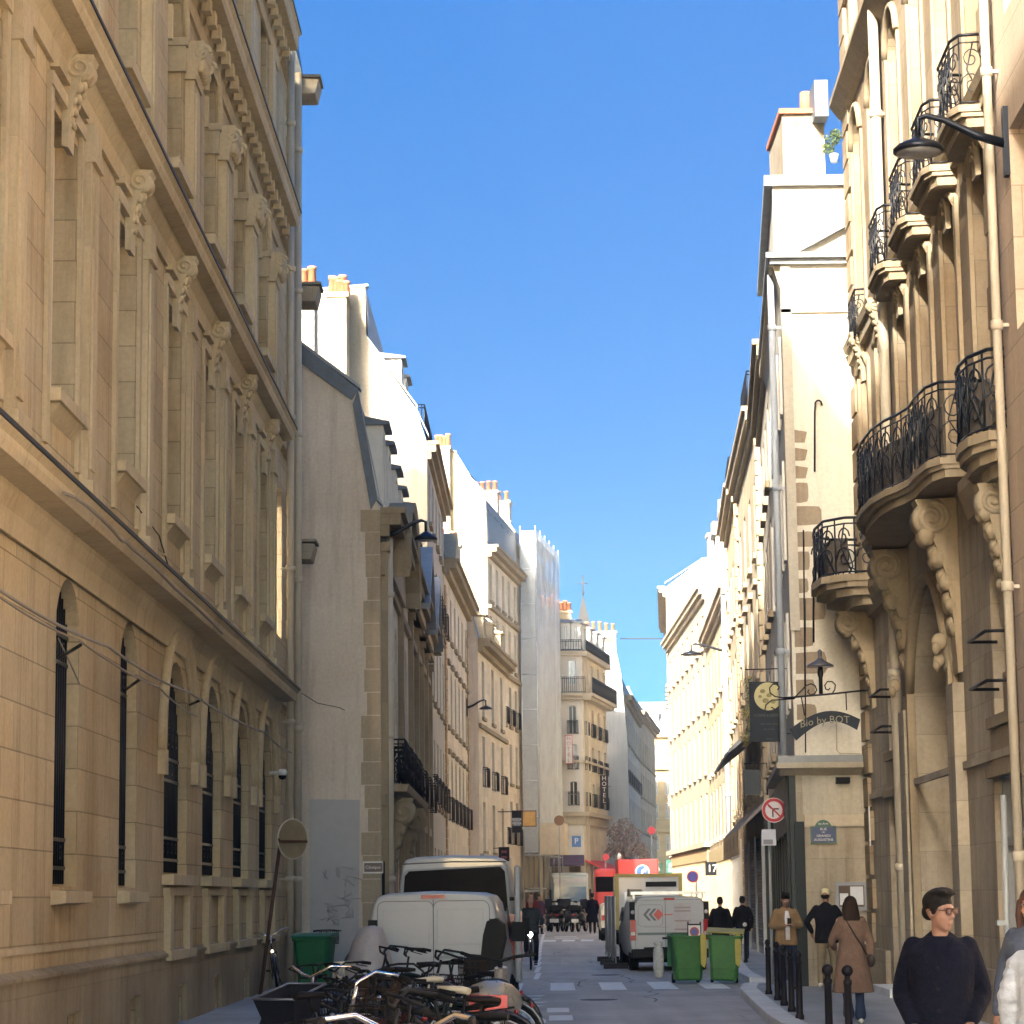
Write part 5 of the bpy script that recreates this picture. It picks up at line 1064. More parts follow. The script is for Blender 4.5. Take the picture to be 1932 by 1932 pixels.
MB().box(1.10, 1.115, -.9, -.3, .75, 1.55).build('inner_tail_strip', TLR, v); MB().box(1.03, 1.12, -.97, -.95, 1.25, 1.35).build('door_catch', DPL, v)
put(v, (-1.02, 42.6, 0), radians(-1))
# white service van on the right with logo
v = van('white service van with arrow logo, ladder print and roof bars behind the green bins', 1.88, 1.74, 4.9)
m = MB(); m.box(-.10, -.088, -.012, .01, .5, 1.66); panel_line(m, -.82, .82, .5, 1.66, -.001, .1, .005); panel_line(m, -.74, -.16, 1.05, 1.55, -.003, .08, .004); m.build('door_seam', SEAM, v)
ARG = mat('logo_grey', (.12, .14, .16), .5, 0, 0); ARR = mat('logo_red', (.6, .12, .10), .5, 0, 0)
m = MB()
for k, mi in ((0, 0), (.13, 0)):
    x = -.62 + k; m.prism([(x, 1.32), (x + .12, 1.46), (x + .19, 1.46), (x + .07, 1.32), (x + .19, 1.18), (x + .12, 1.18)], 1, -.008, -.003, 0)
m.prism([(-.38, 1.32), (-.26, 1.46), (-.14, 1.32), (-.26, 1.18)], 1, -.009, -.003, 1).box(-.12, .08, -.008, -.003, 1.305, 1.33, 1); m.build('logo', [ARG, ARR], v)
m = MB().box(.10, .52, -.007, -.003, .62, 1.58, 0)
for z in (.75, .95, 1.15, 1.38, 1.46): m.box(.12, .50, -.010, -.007, z, z + .035, 1)
m.box(-.76, .06, -.007, -.003, .84, .90, 2).box(-.60, .0, -.007, -.003, 1.02, 1.028, 1); m.build('printed_stripes', [mat('print_taupe', (.42, .40, .42), .5, 0, .1), mat('print_brown', (.30, .24, .25), .5, 0, 0), mat('print_teal', (.12, .17, .17), .5, 0, 0)], v)
for sx in (-1, 1):
    MB().box(*sorted((sx * .80, sx * .93)), -.03, .08, .72, 1.2).build('tail_light', TLR, v); MB().box(*sorted((sx * .82, sx * .92)), -.04, -.025, .84, .92).build('tail_light_lens', TLW, v); MB().box(*sorted((sx * .82, sx * .94)), -.03, .06, 1.2, 1.62).build('pillar_trim', DPL, v); MB().ell((sx * .87, -.04, 1.38), (.05, .03, .05)).build('reflector', TLW, v)
MB().box(-.13, .13, -.02, .02, 1.66, 1.71).build('brake_light', TLR, v); MB().box(-.18, .12, -.03, -.005, .74, .79).build('door_handle', DPL, v); MB().box(-.62, .1, -.02, -.004, .50, .56).build('plate_lamp_bar', DPL, v); MB().box(-.56, .04, -.016, -.004, .36, .47).build('number_plate', PLATE, v)
rk = MB()
for y in (.25, 1.6, 3.0): rk.box(-.86, .86, y, y + .09, 1.80, 1.85).box(-.84, -.80, y, y + .05, 1.68, 1.8).box(.80, .84, y, y + .05, 1.68, 1.8)
rk.box(-.9, .9, .05, .18, 1.79, 1.86); rk.build('roof_rack', STEEL, v); MB().box(-.92, -.62, .3, 1.0, 1.75, 1.92).build('roof_crate', mat('weathered_wood', (.30, .26, .2), .8), v)
put(v, (gx(1262, 61), 61, 0), radians(1.5))
# box truck with ochre frame
OCH = mat('ochre_trim', (.36, .29, .10), .6, 0, .15)
tk = proto('box_truck', 'white box truck with ochre edge frame standing ahead of the service van', 'truck')
MB().box(-1.1, 1.1, 0, 5, .7, 2.42).build('cargo_box', VW, tk); MB().box(-1.16, -1.02, -.05, .1, .6, 2.5).box(1.02, 1.16, -.05, .1, .6, 2.5).box(-1.02, 1.02, -.05, .1, 2.38, 2.5).build('box_frame', OCH, tk)
MB().box(-.1, .95, -.03, -.002, 2.05, 2.22).build('rear_vent', DPL, tk); MB().box(-.95, .95, 5.05, 6.4, .5, 2.1).build('cab', VW, tk, bevel=.15)
for y in (1.2, 5.6):
    for x in (-.9, .9): wheel(tk, x, y, .4, .24)
MB().box(-1, 1, .2, 6.2, .45, .68).build('chassis', DPL, tk); put(tk, (gx(1224, 88), 88, 0), radians(-1))
# red truck with blue round emblem
REDP = mat('truck_red', (.50, .035, .035), .35, 0, .08, 1, 0, .5, .4)
tk = proto('red_truck', 'red truck with blue round arrow emblem on its body, mid street below the purple tree', 'truck')
MB().box(-.1, 2.3, 0, 4.6, .9, 4.0).build('cargo_box', REDP, tk, bevel=.08); MB().box(-1.5, -.18, .3, 2.4, .7, 3.5).build('cab', REDP, tk, bevel=.22); MB().box(-1.42, -.3, .26, .29, 2.1, 3.0).build('windscreen', TINT, tk); MB().box(-1.5, 2.3, -.1, 0.2, .5, .88).build('bumper', WHITE, tk)
e = MB().lathe([(.42, -.03), (.42, 0)], (1.35, 0, 3.25), 28, 1, 0).lathe([(.36, -.045), (.36, -.03)], (1.35, 0, 3.25), 28, 1, 1)
e.prism([(1.28, 3.02), (1.38, 3.02), (1.38, 3.24), (1.50, 3.32), (1.50, 3.22), (1.62, 3.38), (1.50, 3.54), (1.50, 3.44), (1.34, 3.38), (1.28, 3.26)], 1, -.055, -.045, 0); e.build('emblem', [WHITE, mat('emblem_blue', (.03, .08, .28), .4, 0, 0)], tk)
MB().lathe([(.12, 0), (.14, .2), (.05, .34)], (.0, .4, 4.02), 10).build('beacon', WHITE, tk)
for x, y in ((-1.2, 1.3), (2.0, 1.3), (2.0, 3.8)): wheel(tk, x, y, .48, .28)
put(tk, (gx(1170, 142), 142, 0), 0, s=.93)
# pale lorry facing us with sky reflection painted blue into its windscreen
tk = proto('refuse_lorry', 'pale refuse lorry facing us with sky reflection painted blue on its windscreen, beyond the parked scooters', 'truck'); PG = mat('pale_green_white', (.55, .60, .58), .4, 0, .08, 1, 0, .5, .3)
MB().box(-1.05, 1.05, 0, 1.9, .6, 2.95).build('cab', PG, tk, bevel=.12); MB().box(-.95, .95, -.03, -.002, 1.45, 2.35).build('windscreen', mat('painted_sky_glass', (.03, .14, .30), .08, 0, .15, 1, 0, .8), tk); MB().box(-1.0, 1.0, -.06, .1, 2.6, 2.85).build('sun_visor', WHITE, tk); MB().box(-1.05, 1.05, -.1, .1, .5, .95).build('bumper', DPL, tk)
for sx in (-1, 1): MB().ell((sx * .8, -.06, 1.1), (.13, .05, .1)).build('headlight', TLW, tk); MB().box(sx * 1.2 - .06, sx * 1.2 + .06, -.1, .05, 1.6, 2.2).build('wing_mirror', DPL, tk)
MB().box(-1.15, 1.15, 2.1, 6, .8, 3.2).build('refuse_body', PG, tk, bevel=.15)
for x in (-.9, .9):
    for y in (.9, 4.6): wheel(tk, x, y, .45, .26)
put(tk, (gx(1076, 150), 150, 0), 0, s=.97)
# parked estate car between fence and truck
v = van('cream parked car half hidden behind the mesh fence', 1.75, 1.5, 4.2, mat('cream_car_paint', (.55, .52, .45), .3, 0, .05, 1, 0, .5, .5), name='parked_car'); v['category'] = 'car'
MB().box(-.62, .62, -.02, .0, 1.05, 1.38).build('rear_window', TINT, v); 
for sx in (-1, 1): MB().box(*sorted((sx * .66, sx * .84)), -.02, .05, .8, 1.0).build('tail_light', TLR, v)
put(v, (4.15, 101, 0), 0)

# =============== bicycles, scooters ===============
def cpath(c, r, n=28, ax=1): return [V(c) + V((cos(2 * pi * i / n) * r, 0, sin(2 * pi * i / n) * r)) for i in range(n)]
def bicycle(label, frame, saddle_c, style='town', basket=False, seat=False, mud=True, name='bicycle', bars=CHR, group=None):
    r = proto(name, label, 'bicycle', group); R_ = .34
    for x, nm in ((0, 'rear_wheel'), (1.06, 'front_wheel')):
        o = MB().tube(cpath((x, 0, R_), R_ - .02), .02, 8, closed=True).build(nm, RUB, r)
        s = MB().tube(cpath((x, 0, R_), R_ - .045), .011, 6, closed=True)
        for k in range(14): a = 2 * pi * k / 14; s.tube([(x, (.03 if k % 2 else -.03), R_), (x + cos(a) * (R_ - .045), 0, R_ + sin(a) * (R_ - .045))], .0022, 3)
        s.lathe([(.02, -.045), (.02, .045)], (x, 0, R_), 8, 1); s.build('spokes', STEEL, o)
        if mud: MB().tube([(x + cos(a) * (R_ + .025), 0, R_ + sin(a) * (R_ + .025)) for a in [(.0 + i / 10) * pi * .95 + (.15 if x > 0 else .1) for i in range(11)]], (.028), 6).build('mudguard', frame, o)
    f = MB(); bb = V((.46, 0, .28)); st = V((.30, 0, .80)); hd = V((.86, 0, .84)); hb = V((.90, 0, .70)); ra = V((0, 0, R_)); fa = V((1.06, 0, R_))
    f.tube([bb, st], .016, 8).tube([bb, hb], .02, 8).tube([hd + V((-.01, 0, .06)), hb + V((.01, 0, -.02))], .02, 8)
    f.tube([st - V((-.03, 0, .12)), hd], .016, 8) if style != 'step' else f.tube([bb + V((-.05, 0, .18)), V((.66, 0, .50)), hd - V((0, 0, .03))], .018, 8)
    for y in (-.05, .05): f.tube([bb, ra + V((0, y, 0))], .009, 6).tube([st, ra + V((0, y, 0))], .008, 6).tube([hb + V((.01, y * .8, -.02)), fa + V((0, y, 0))], .012, 6)
    f.build('frame', frame, r)
    h = MB(); top = hd + V((-.03, 0, .20)); h.tube([hd, top], .014, 8)
    if style == 'sport': P = [(.10, -.28, .0), (.10, -.1, .02), (.06, 0, .02), (.10, .1, .02), (.10, .28, .0)]
    elif style == 'drop': P = [(-.02, -.21, -.1), (.12, -.21, -.12), (.14, -.21, .0), (.03, -.18, .02), (.03, 0, .02), (.03, .18, .02), (.14, .21, 0), (.12, .21, -.12), (-.02, .21, -.1)]
    else: P = [(-.26, -.33, .06), (-.12, -.32, .09), (.02, -.22, .10), (.05, -.08, .03), (.03, 0, 0), (.05, .08, .03), (.02, .22, .10), (-.12, .32, .09), (-.26, .33, .06)]
    P = [top + V(p) for p in P]; h.tube(P, .0125, 8)
    hb_ = h.build('handlebar', bars, r)
    g = MB(); g.tube([P[0], P[0] + (P[1] - P[0]).normalized() * .12], .019, 8).tube([P[-1], P[-1] + (P[-2] - P[-1]).normalized() * .12], .019, 8)
    for i, s_ in ((1, 1), (-2, -1)): g.tube([P[i], P[i] + V((.06, 0, -.02)), P[0 if i == 1 else -1] + V((.05, 0, -.03))], .006, 5)
    g.build('grip', RUB, hb_)
    sd_ = MB().tube([st + V((-.02, 0, 0)), st + V((-.045, 0, .13))], .012, 8)
    sd_.tube([(.12, 0, .955), (.20, 0, .96), (.30, 0, .955), (.42, 0, .95)], [(.06, .03), (.085, .035), (.05, .03), (.018, .02)], 10); sd_.build('saddle', saddle_c, r)
    c = MB().lathe([(.085, -.004), (.085, .004)], (.46, .05, .28), 18, 1).tube([(.46, .06, .28), (.50, .09, .12)], .008, 6).tube([(.46, -.06, .28), (.42, -.09, .44)], .008, 6).box(.46, .55, .09, .16, .10, .13).box(.37, .46, -.16, -.09, .43, .46).tube([(.46, .05, .365), (0, .05, .37)], .005, 4).tube([(.46, .05, .195), (0, .05, .31)], .005, 4); c.build('crankset', DPL, r)
    k = MB().tube([(-.18, -.06, .73), (.25, -.06, .75)], .007, 5).tube([(-.18, .06, .73), (.25, .06, .75)], .007, 5)
    for x in (-.18, -.05, .08, .2): k.tube([(x, -.06, .735), (x, .06, .735)], .006, 5)
    k.tube([(-.1, -.06, .73), (0, -.06, .36)], .006, 5).tube([(-.1, .06, .73), (0, .06, .36)], .006, 5); k.build('luggage_rack', DPL, r)
    MB().lathe([(.02, 0), (.035, .03), (.03, .05)], (.94, 0, .78), 10, 0).build('headlamp', CHR, r); MB().ell((-.20, 0, .68), (.02, .035, .03)).build('rear_reflector', TLR, r)
    if basket:
        b = MB(); 
        for z in (.80, .88, .96, 1.04): b.tube([(.98, -.17, z), (1.25, -.17, z), (1.25, .17, z), (.98, .17, z)], .005, 4, closed=True)
        for i in range(9): y = -.17 + .34 * i / 8; b.tube([(1.25, y, 1.04), (1.22, y * .9, .80), (1.0, y * .9, .80), (.98, y, 1.04)], .004, 4)
        for i in range(5): x = .98 + .27 * i / 4; b.tube([(x, -.17, 1.04), (x, -.16, .8)], .004, 4).tube([(x, .17, 1.04), (x, .16, .8)], .004, 4)
        b.build('basket', DPL if basket == 1 else mat('dark_wicker', (.03, .02, .014), .8), r)
    if seat:
        s = MB().box(-.22, .06, -.17, .17, .78, .84); s.prism([(-.16, .84), (-.04, .84), (-.12, 1.05), (-.15, 1.3), (-.20, 1.48), (-.32, 1.52), (-.42, 1.44), (-.44, 1.25), (-.38, 1.0), (-.28, .86)], 1, -.16, .16); s.box(-.2, .1, -.2, -.165, .84, 1.02).box(-.2, .1, .165, .2, .84, 1.02).prism([(.0, .84), (.08, .84), (.1, .46), (.02, .42)], 1, -.22, -.13).prism([(.0, .84), (.08, .84), (.1, .46), (.02, .42)], 1, .13, .22).tube([(.12, -.18, 1.0), (.16, 0, 1.02), (.12, .18, 1.0)], .02, 6)
        s.build('child_seat', DPL, r, bevel=.03)
    return r
FR = [mat('black_frame', (.008, .009, .012), .35, .1, .15, 5, 0, .5, .3), mat('navy_frame', (.008, .012, .03), .35, .1, .15, 5, 0, .5, .3), mat('silver_frame', (.16, .165, .17), .3, .8, .15, 5), mat('green_frame', (.006, .016, .014), .35, .1, .15), mat('red_frame', (.03, .004, .006), .35, .1, .15)]
GB = 'bicycles packed together at the bottom left'
SADB = mat('black_saddle', (.01, .01, .011), .6, 0, .1); SADC = mat('cream_saddle', (.62, .57, .42), .6, 0, .1); SADT = mat('brown_saddle', (.014, .010, .008), .55, 0, .15)
def PB(o, xc, Y, a, ry=0., s=1.0): d = V((cos(radians(a)), sin(radians(a)), 0)); c = V((gx(xc, Y), Y, 0)) - d * .53 * s; put(o, c, radians(a), 0, radians(ry), s); return o
b0 = bicycle('black bicycle with wide swept silver handlebar, cut off at the bottom left corner', FR[0], SADT, 'town', group=GB); put(b0, (-.69, 11.2, 0), radians(80), s=1.10)
bA = bicycle('silver bicycle whose curled chrome handlebar stands out left in the bicycle heap', FR[2], SADB, 'town', group=GB); PB(bA, 700, 19.2, 142, -8)
bB = bicycle('dark bicycle with pale cream saddle in the middle of the bicycle heap', FR[3], SADC, 'sport', group=GB, bars=DPL); PB(bB, 760, 26.5, 195)
bC = bicycle('bicycle with black wire basket right of centre in the bicycle heap', FR[0], SADB, 'step', basket=1, group=GB, bars=DPL); PB(bC, 850, 18.4, 170)
bD = bicycle('black bicycle with dark child seat in front of the small white van', FR[0], SADB, 'town', seat=True, group=GB, bars=DPL); put(bD, (-.58, 33.4, 0), radians(176))
bE = bicycle('bicycle with brown crate basket standing out against the white van doors', FR[4], SADT, 'sport', basket=2, group=GB, bars=DPL); PB(bE, 800, 30.5, 15)
bF = bicycle('black bicycle with dark drop handlebar low in the bicycle heap', FR[1], SADB, 'drop', group=GB, bars=DPL); PB(bF, 690, 16.4, 160, 4)
bG = bicycle('navy step-through bicycle with dark flat handlebar at the top left of the heap', FR[1], SADB, 'step', group=GB, bars=DPL); PB(bG, 690, 30, 150, 6)
spots = [(bG, 800, 15.6, 165, 'navy step-through bicycle lowest in the centre of the bicycle heap'), (bB, 880, 16.6, 150, 'dark bicycle with cream saddle lowest right in the bicycle heap'), (bC, 620, 16.8, 60, 'basket bicycle in the lower left of the bicycle heap'), (bF, 760, 17.6, 20, 'dark drop-bar bicycle crossing the lower middle of the heap'),
         (bE, 820, 20.6, 196, 'dark red bicycle with brown basket in the lower half of the heap'), (b0, 720, 21.2, 155, 'black bicycle with silver bars in the left half of the heap'), (bG, 880, 21.5, 172, 'navy bicycle just left of the grey scooter tail'), (bF, 650, 22.5, 30, 'drop-bar bicycle right behind the cargo bicycle box'),
         (bB, 780, 23.2, 160, 'dark bicycle with cream saddle at the centre of the heap'), (bC, 700, 24.2, 140, 'basket bicycle halfway up the left of the bicycle heap'), (bG, 850, 24.6, 188, 'navy bicycle halfway up the right of the bicycle heap'), (bF, 640, 26.8, 165, 'drop-bar bicycle at the upper left edge of the heap'),
         (bA, 860, 27.5, 170, 'silver bicycle below the child seat bicycle'), (bC, 740, 28.4, 35, 'basket bicycle near the top of the heap'), (bF, 880, 29.6, 178, 'drop-bar bicycle just below the child seat bicycle'), (bG, 760, 32.2, 165, 'navy bicycle topmost in the heap below the van bumper'), (bB, 700, 32.6, 20, 'dark bicycle with pale saddle touching the plastic-wrapped scooter')]
for k, (o, xc, y, a, lb) in enumerate(spots): PB(dup(o, (0, 0, 0), 0, lb, swap={'chrome': DPL} if (o is b0 or k % 5 == 2) else None), xc, y, a, (-7, 5, 9, -4)[k % 4])
dup(b0, (-4.25, 46.0, .12), radians(-85), 'black bicycle leaning by the ochre wall left of the green bin', rx=radians(8)); dup(bE, (-3.95, 51.3, .12), radians(-75), 'bicycle with its handlebar showing above the left green bin'); dup(bA, (-3.0, 49.6, .12), radians(-20), 'silver bicycle right beside the left green bin')
# bicycle with a big open black crate on its front
cb = bicycle('bicycle with large open black front crate, leftmost of the heap beside the ochre wall', FR[0], SADB, 'town', name='cargo_bicycle', group=GB)
bx = MB(); o_ = [(.92, -.21, .98), (1.42, -.23, .86), (1.42, .23, .86), (.92, .21, .98)]; lo = [(.98, -.16, .68), (1.33, -.16, .62), (1.33, .16, .62), (.98, .16, .68)]
ins = [(x + (.02 if x < 1.2 else -.02), y * .9, z) for x, y, z in o_]; inl = [(x + (.02 if x < 1.2 else -.02), y * .88, z + .02) for x, y, z in lo]
vs = lo + o_ + ins + inl
bx.add(vs, [(3, 2, 1, 0)] + [(k, (k + 1) % 4, 4 + (k + 1) % 4, 4 + k) for k in range(4)] + [(4 + k, 4 + (k + 1) % 4, 8 + (k + 1) % 4, 8 + k) for k in range(4)] + [(8 + k, 8 + (k + 1) % 4, 12 + (k + 1) % 4, 12 + k) for k in range(4)] + [(12, 13, 14, 15)])
bx.build('crate', mat('blue_black_panel', (.014, .017, .026), .5, 0, .1, 3), cb); MB().tube([(x, y, z + .005) for x, y, z in o_], .012, 6, closed=True).build('crate_rim', mat('rim_alu', (.20, .23, .28), .4, .6, .1), cb)
put(cb, (-1.42, 24.2, .05), radians(238), s=1.0)
# grey scooter, tail towards us
def scooter(label, paint, name='scooter', tc=True):
    r = proto(name, label, 'scooter')
    b = MB().tube([(-.75, 0, .72), (-.6, 0, .76), (-.3, 0, .72), (0, 0, .66), (.12, 0, .5)], [(.12, .07), (.25, .16), (.27, .2), (.22, .18), (.14, .10)], 14).tube([(.1, 0, .35), (.55, 0, .32)], [(.17, .07), (.17, .07)], 10).tube([(.55, 0, .34), (.68, 0, .7), (.66, 0, 1.0)], [(.17, .08), (.2, .07), (.16, .06)], 12); b.build('body', paint, r)
    MB().tube([(-.55, 0, .86), (-.2, 0, .87), (.08, 0, .82)], [(.13, .05), (.15, .06), (.09, .05)], 12).build('saddle', SADB, r)
    for x in (-.5, .86):
        o = MB().tube(cpath((x, 0, .25), .19), .06, 8, closed=True).build('wheel', RUB, r); MB().lathe([(.14, -.03), (.14, .03)], (x, 0, .25), 14, 1).build('rim', STEEL, o)
    MB().tube([(.86, .07, .25), (.72, .04, .8), (.66, 0, 1.04)], .025, 6).tube([(.60, -.34, 1.12), (.64, -.15, 1.1), (.66, 0, 1.06), (.64, .15, 1.1), (.60, .34, 1.12)], .018, 6).build('handlebar', DPL, r)
    for sy in ((-1, 1) if tc else ()): m_ = MB().tube([(.62, sy * .28, 1.12), (.66, sy * .34, 1.28)], .008, 5).ell((.66, sy * .36, 1.33), (.02, .07, .05)); m_.build('mirror', DPL, r)
    MB().ell((-.79, 0, .74), (.05, .10, .05)).build('tail_light', TLR, r); MB().box(-.86, -.84, -.1, .1, .42, .58).build('number_plate', PLATE, r); MB().tube([(-.84, 0, .5), (-.6, 0, .62)], .02, 5).build('plate_arm', DPL, r)
    if tc: MB().prism([(.70, 1.0), (.74, 1.0), (.60, 1.45), (.57, 1.44)], 1, -.17, .17).build('windshield', mat('smoke_screen', (.05, .05, .06), .15, 0, .1), r)
    if tc: MB().box(-.92, -.55, -.22, .22, .90, 1.18).build('top_case', DPL, r, bevel=.06)
    return r
SG_ = mat('champagne_grey', (.30, .29, .26), .3, .3, .08, 2, 0, .5, .5)
s1 = scooter('grey scooter with big red tail light standing right of the bicycle heap', SG_, tc=False); put(s1, (gx(932, 25), 25.6, 0), radians(86), s=1.08)
tl = MB().prism([(-.84, .66), (-.80, .80), (-.70, .80), (-.70, .66)], 1, -.17, .17); tl.build('tail_light_cluster', mat('bright_tail_red', (.6, .03, .03), .15, 0, .2, 12, 0, .6, .5), s1)
SCB = mat('scooter_black', (.012, .013, .018), .35, .1, .2, 3, 0, .5, .3); SCC = mat('rain_cover', (.05, .06, .07), .7, 0, .25, 3)
GS = 'scooters parked in a row where the street bends'
s2 = scooter('black scooter nearest the walking man in the far scooter row', SCB); s2['group'] = GS; put(s2, (3.15, 127, 0), radians(75), s=1.1)
for k, (x, a, lb) in enumerate(((2.6, 100, 'second scooter from the right in the far scooter row'), (2.1, 80, 'middle scooter of the far scooter row'), (1.65, 95, 'leftmost visible scooter of the far scooter row'))): dup(s2, (x, 126.5 + k, 0), radians(a), lb, s=1.12, swap={'scooter_black': SCC} if k != 1 else None)
# covered motorbike by the white van, translucent sheet
cv = proto('covered_scooter', 'scooter wrapped in grey translucent plastic sheet left of the small white van', 'scooter')
SHT = mat('plastic_sheet', (.42, .40, .42), .35, 0, .15, 4, .3, .6, 0, .86); c_ = MB(); pts = []
for i, (z, rx_, ry_) in enumerate(((.25, .42, .5), (.6, .38, .42), (.95, .30, .34), (1.2, .24, .26), (1.38, .16, .18), (1.42, .04, .05))):
    for k in range(18): a = 2 * pi * k / 18; w_ = 1 + .10 * sin(k * 3 + i) * (1 - i / 6); pts.append((cos(a) * rx_ * w_ + .05 * i * .3, sin(a) * ry_ * w_, z))
c_.add(pts, [(i * 18 + k, i * 18 + (k + 1) % 18, (i + 1) * 18 + (k + 1) % 18, (i + 1) * 18 + k) for i in range(5) for k in range(18)], 0, True); c_.build('plastic_cover', SHT, cv)
for y in (-.5, .55): MB().tube([V((0, y, .25)) + V((0, cos(a) * .2, sin(a) * .2)) for a in [2 * pi * i / 16 for i in range(16)]], .055, 8, closed=True).build('wheel', RUB, cv)
put(cv, (-2.05, 35.2, 0), radians(8))

# =============== bins, bag, fence, bollards ===============
GRN = mat('bin_green', (.008, .13, .045), .5, 0, .25, 3, .15); GRN2 = mat('bin_olive', (.03, .14, .03), .5, 0, .25, 3, .15); YEL = mat('bin_yellow', (.36, .31, .05), .5, 0, .2, 3)
def bin_(label, m, lid, lidm):
    r = proto('wheelie_bin', label, 'bin', 'green wheeled bins'); b = MB(); S = []
    for z, w_, d, y in ((.06, .25, .27, .03), (.1, .27, .29, .02), (.75, .31, .34, 0), (.90, .325, .355, 0), (.905, .36, .39, 0), (.96, .365, .395, 0)):
        q = .06; S.append([(sx * (w_ - (q if k else 0)), sy * (d - (0 if k else q)) + y, z) for sx, sy, k in ((-1, -1, 0), (-1, -1, 1), (1, -1, 1), (1, -1, 0), (1, 1, 0), (1, 1, 1), (-1, 1, 1), (-1, 1, 0))])
    for s in S[:0:-1][:2]: pass
    inner = [[(x * .93, y * .93, z) for x, y, z in S[-1]], [(x * .9, y * .9, .3) for x, y, z in S[2]]]
    A = S + inner; vs = [p for s in A for p in s]; b.add(vs, [(i * 8 + k, i * 8 + (k + 1) % 8, (i + 1) * 8 + (k + 1) % 8, (i + 1) * 8 + k) for i in range(len(A) - 1) for k in range(8)]); b.add(vs, [tuple(range(8))[::-1], tuple((len(A) - 1) * 8 + k for k in range(8))]); b.build('bin_body', m, r, bevel=.012)
    for sx in (-1, 1): MB().lathe([(.1, -.03), (.1, .03)], (sx * .25, .30, .1), 16, 0).build('wheel', RUB, r)
    MB().tube([(-.25, .40, .98), (-.25, .46, 1.0), (.25, .46, 1.0), (.25, .40, .98)], .016, 6).build('handle', m, r)
    if lid == 'closed': MB().prism([(-.41, .965), (-.41, .99), (-.2, 1.03), (.3, 1.04), (.42, 1.0), (.42, .965)], 0, -.37, .37).build('lid', lidm, r, bevel=.015)
    elif lid == 'open': MB().prism([(.44, .98), (.47, .98), (.56, .35), (.52, .33)], 0, -.34, .34).build('lid', lidm, r, bevel=.01)
    elif lid == 'tilt': MB().prism([(-.41, 1.0), (-.41, 1.03), (.42, 1.10), (.42, 1.06)], 0, -.38, .38).build('lid', lidm, r, bevel=.015)
    return r
q = bin_('left of the two green bins by the crossing, open and holding a no-parking board', GRN2, 'open', GRN); put(q, (gx(1294, 52.6), 52.6, 0), radians(4))
q = bin_('right of the two green bins by the crossing, with yellow lid', GRN2, 'tilt', YEL); put(q, (gx(1362, 52.2), 52.2, 0), radians(-6), 0, radians(3))
for x in (1324, 1389):
    o = MB().prism([(-.05, 0), (-.06, -.25), (-.05, -.6), (.02, -.68), (.06, -.55), (.07, -.2), (.05, 0)], 1, -.05, .05); o = o.build('yellow_strap', YEL, bevel=.01); o.location = (gx(x, 51.9), 51.85, 1.0)
    tag(o, 'yellow bag end hanging down %s side of the yellow-lidded bin' % ('the left' if x < 1350 else 'the right'), 'bag')
q = bin_('closed green bin by the ochre wall on the left pavement', GRN, 'closed', mat('bin_lid_green', (.03, .19, .12), .5)); put(q, (gx(594, 48), 48, .12), radians(-8))
np_ = empty('no_parking_board', at(1309, 1757, 52.4), 'white board with small no-parking disc sticking out of the left green bin', 'sign'); c = at(1310, 1758, 52.3)
MB().box(c.x - .12, c.x + .12, c.y - .01, c.y + .01, c.z - .2, c.z + .13).build('board', WHITE, np_); SB = mat('sign_blue', (.06, .06, .28), .4, 0, 0); SR = mat('sign_red', (.45, .03, .05), .4, 0, .05)
MB().lathe([(.095, -.012), (.095, -.02)], (c.x, c.y, c.z), 20, 1, 0).lathe([(.07, -.021), (.07, -.026)], (c.x, c.y, c.z), 20, 1, 1).build('disc', [SR, SB], np_)
MB().box(c.x - .14, c.x - .11, c.y, c.y + .02, c.z - .2, c.z + .2).box(c.x + .11, c.x + .14, c.y, c.y + .02, c.z - .2, c.z + .2).box(c.x - .14, c.x + .14, c.y, c.y + .02, c.z + .12, c.z + .16).build('board_frame', DPL, np_)
bg_ = proto('refuse_bag', 'upright clear plastic bag of bottles on the road left of the green bins', 'bag'); PB_ = mat('clear_plastic', (.62, .64, .62), .25, 0, .3, 14, .4, .6, 0, .82); rr = random.Random(9)
b_ = MB().lathe([(.05, .0), (.09, .03), (.105, .12), (.11, .3), (.115, .5), (.10, .62), (.055, .66), (.09, .70), (.11, .74), (.05, .76)], (0, 0, 0), 14); b_.build('bag', PB_, bg_)
for k in range(16): a = rr.random() * 6.3; MB().ell((cos(a) * .07, sin(a) * .07, .06 + .035 * k), (.05, .05, .06), 8, 6).build('bottle', mat('bottle_plastic', (.5, .56, .56), .2, 0, .1), bg_)
put(bg_, (gx(1240, 56), 56, 0), s=1.02)
fm = mat('fence_mesh', (.34, .37, .36), .6, .2, .15, 6, 0, .4, 0, .8)
for k in range(3):
    f = proto('fence_panel', ('mesh fence panel nearest us beside the white service van', 'middle mesh fence panel along the roadway', 'farthest mesh fence panel along the roadway')[k], 'fence'); f['group'] = 'temporary mesh fence panels'
    m = MB().tube([(0, 0, .1), (0, 0, 1.75)], .02, 6).tube([(0, 3.3, .1), (0, 3.3, 1.75)], .02, 6).tube([(0, 0, 1.75), (0, 3.3, 1.75)], .02, 6).tube([(0, 0, .25), (0, 3.3, .25)], .02, 6)
    for i in range(22): m.tube([(0, .15 * i + .07, .25), (0, .15 * i + .07, 1.75)], .009, 4)
    m.build('frame', mat('galvanised', (.42, .44, .44), .5, .4, .1), f); MB().box(-.006, .006, .02, 3.28, .3, 1.1).build('mesh_sheet', fm, f); MB().box(-.3, .3, -.12, .12, 0, .13).build('foot_block', DPL, f); put(f, (2.42 + .03 * k, 63.5 + 3.5 * k, 0), radians(-1))
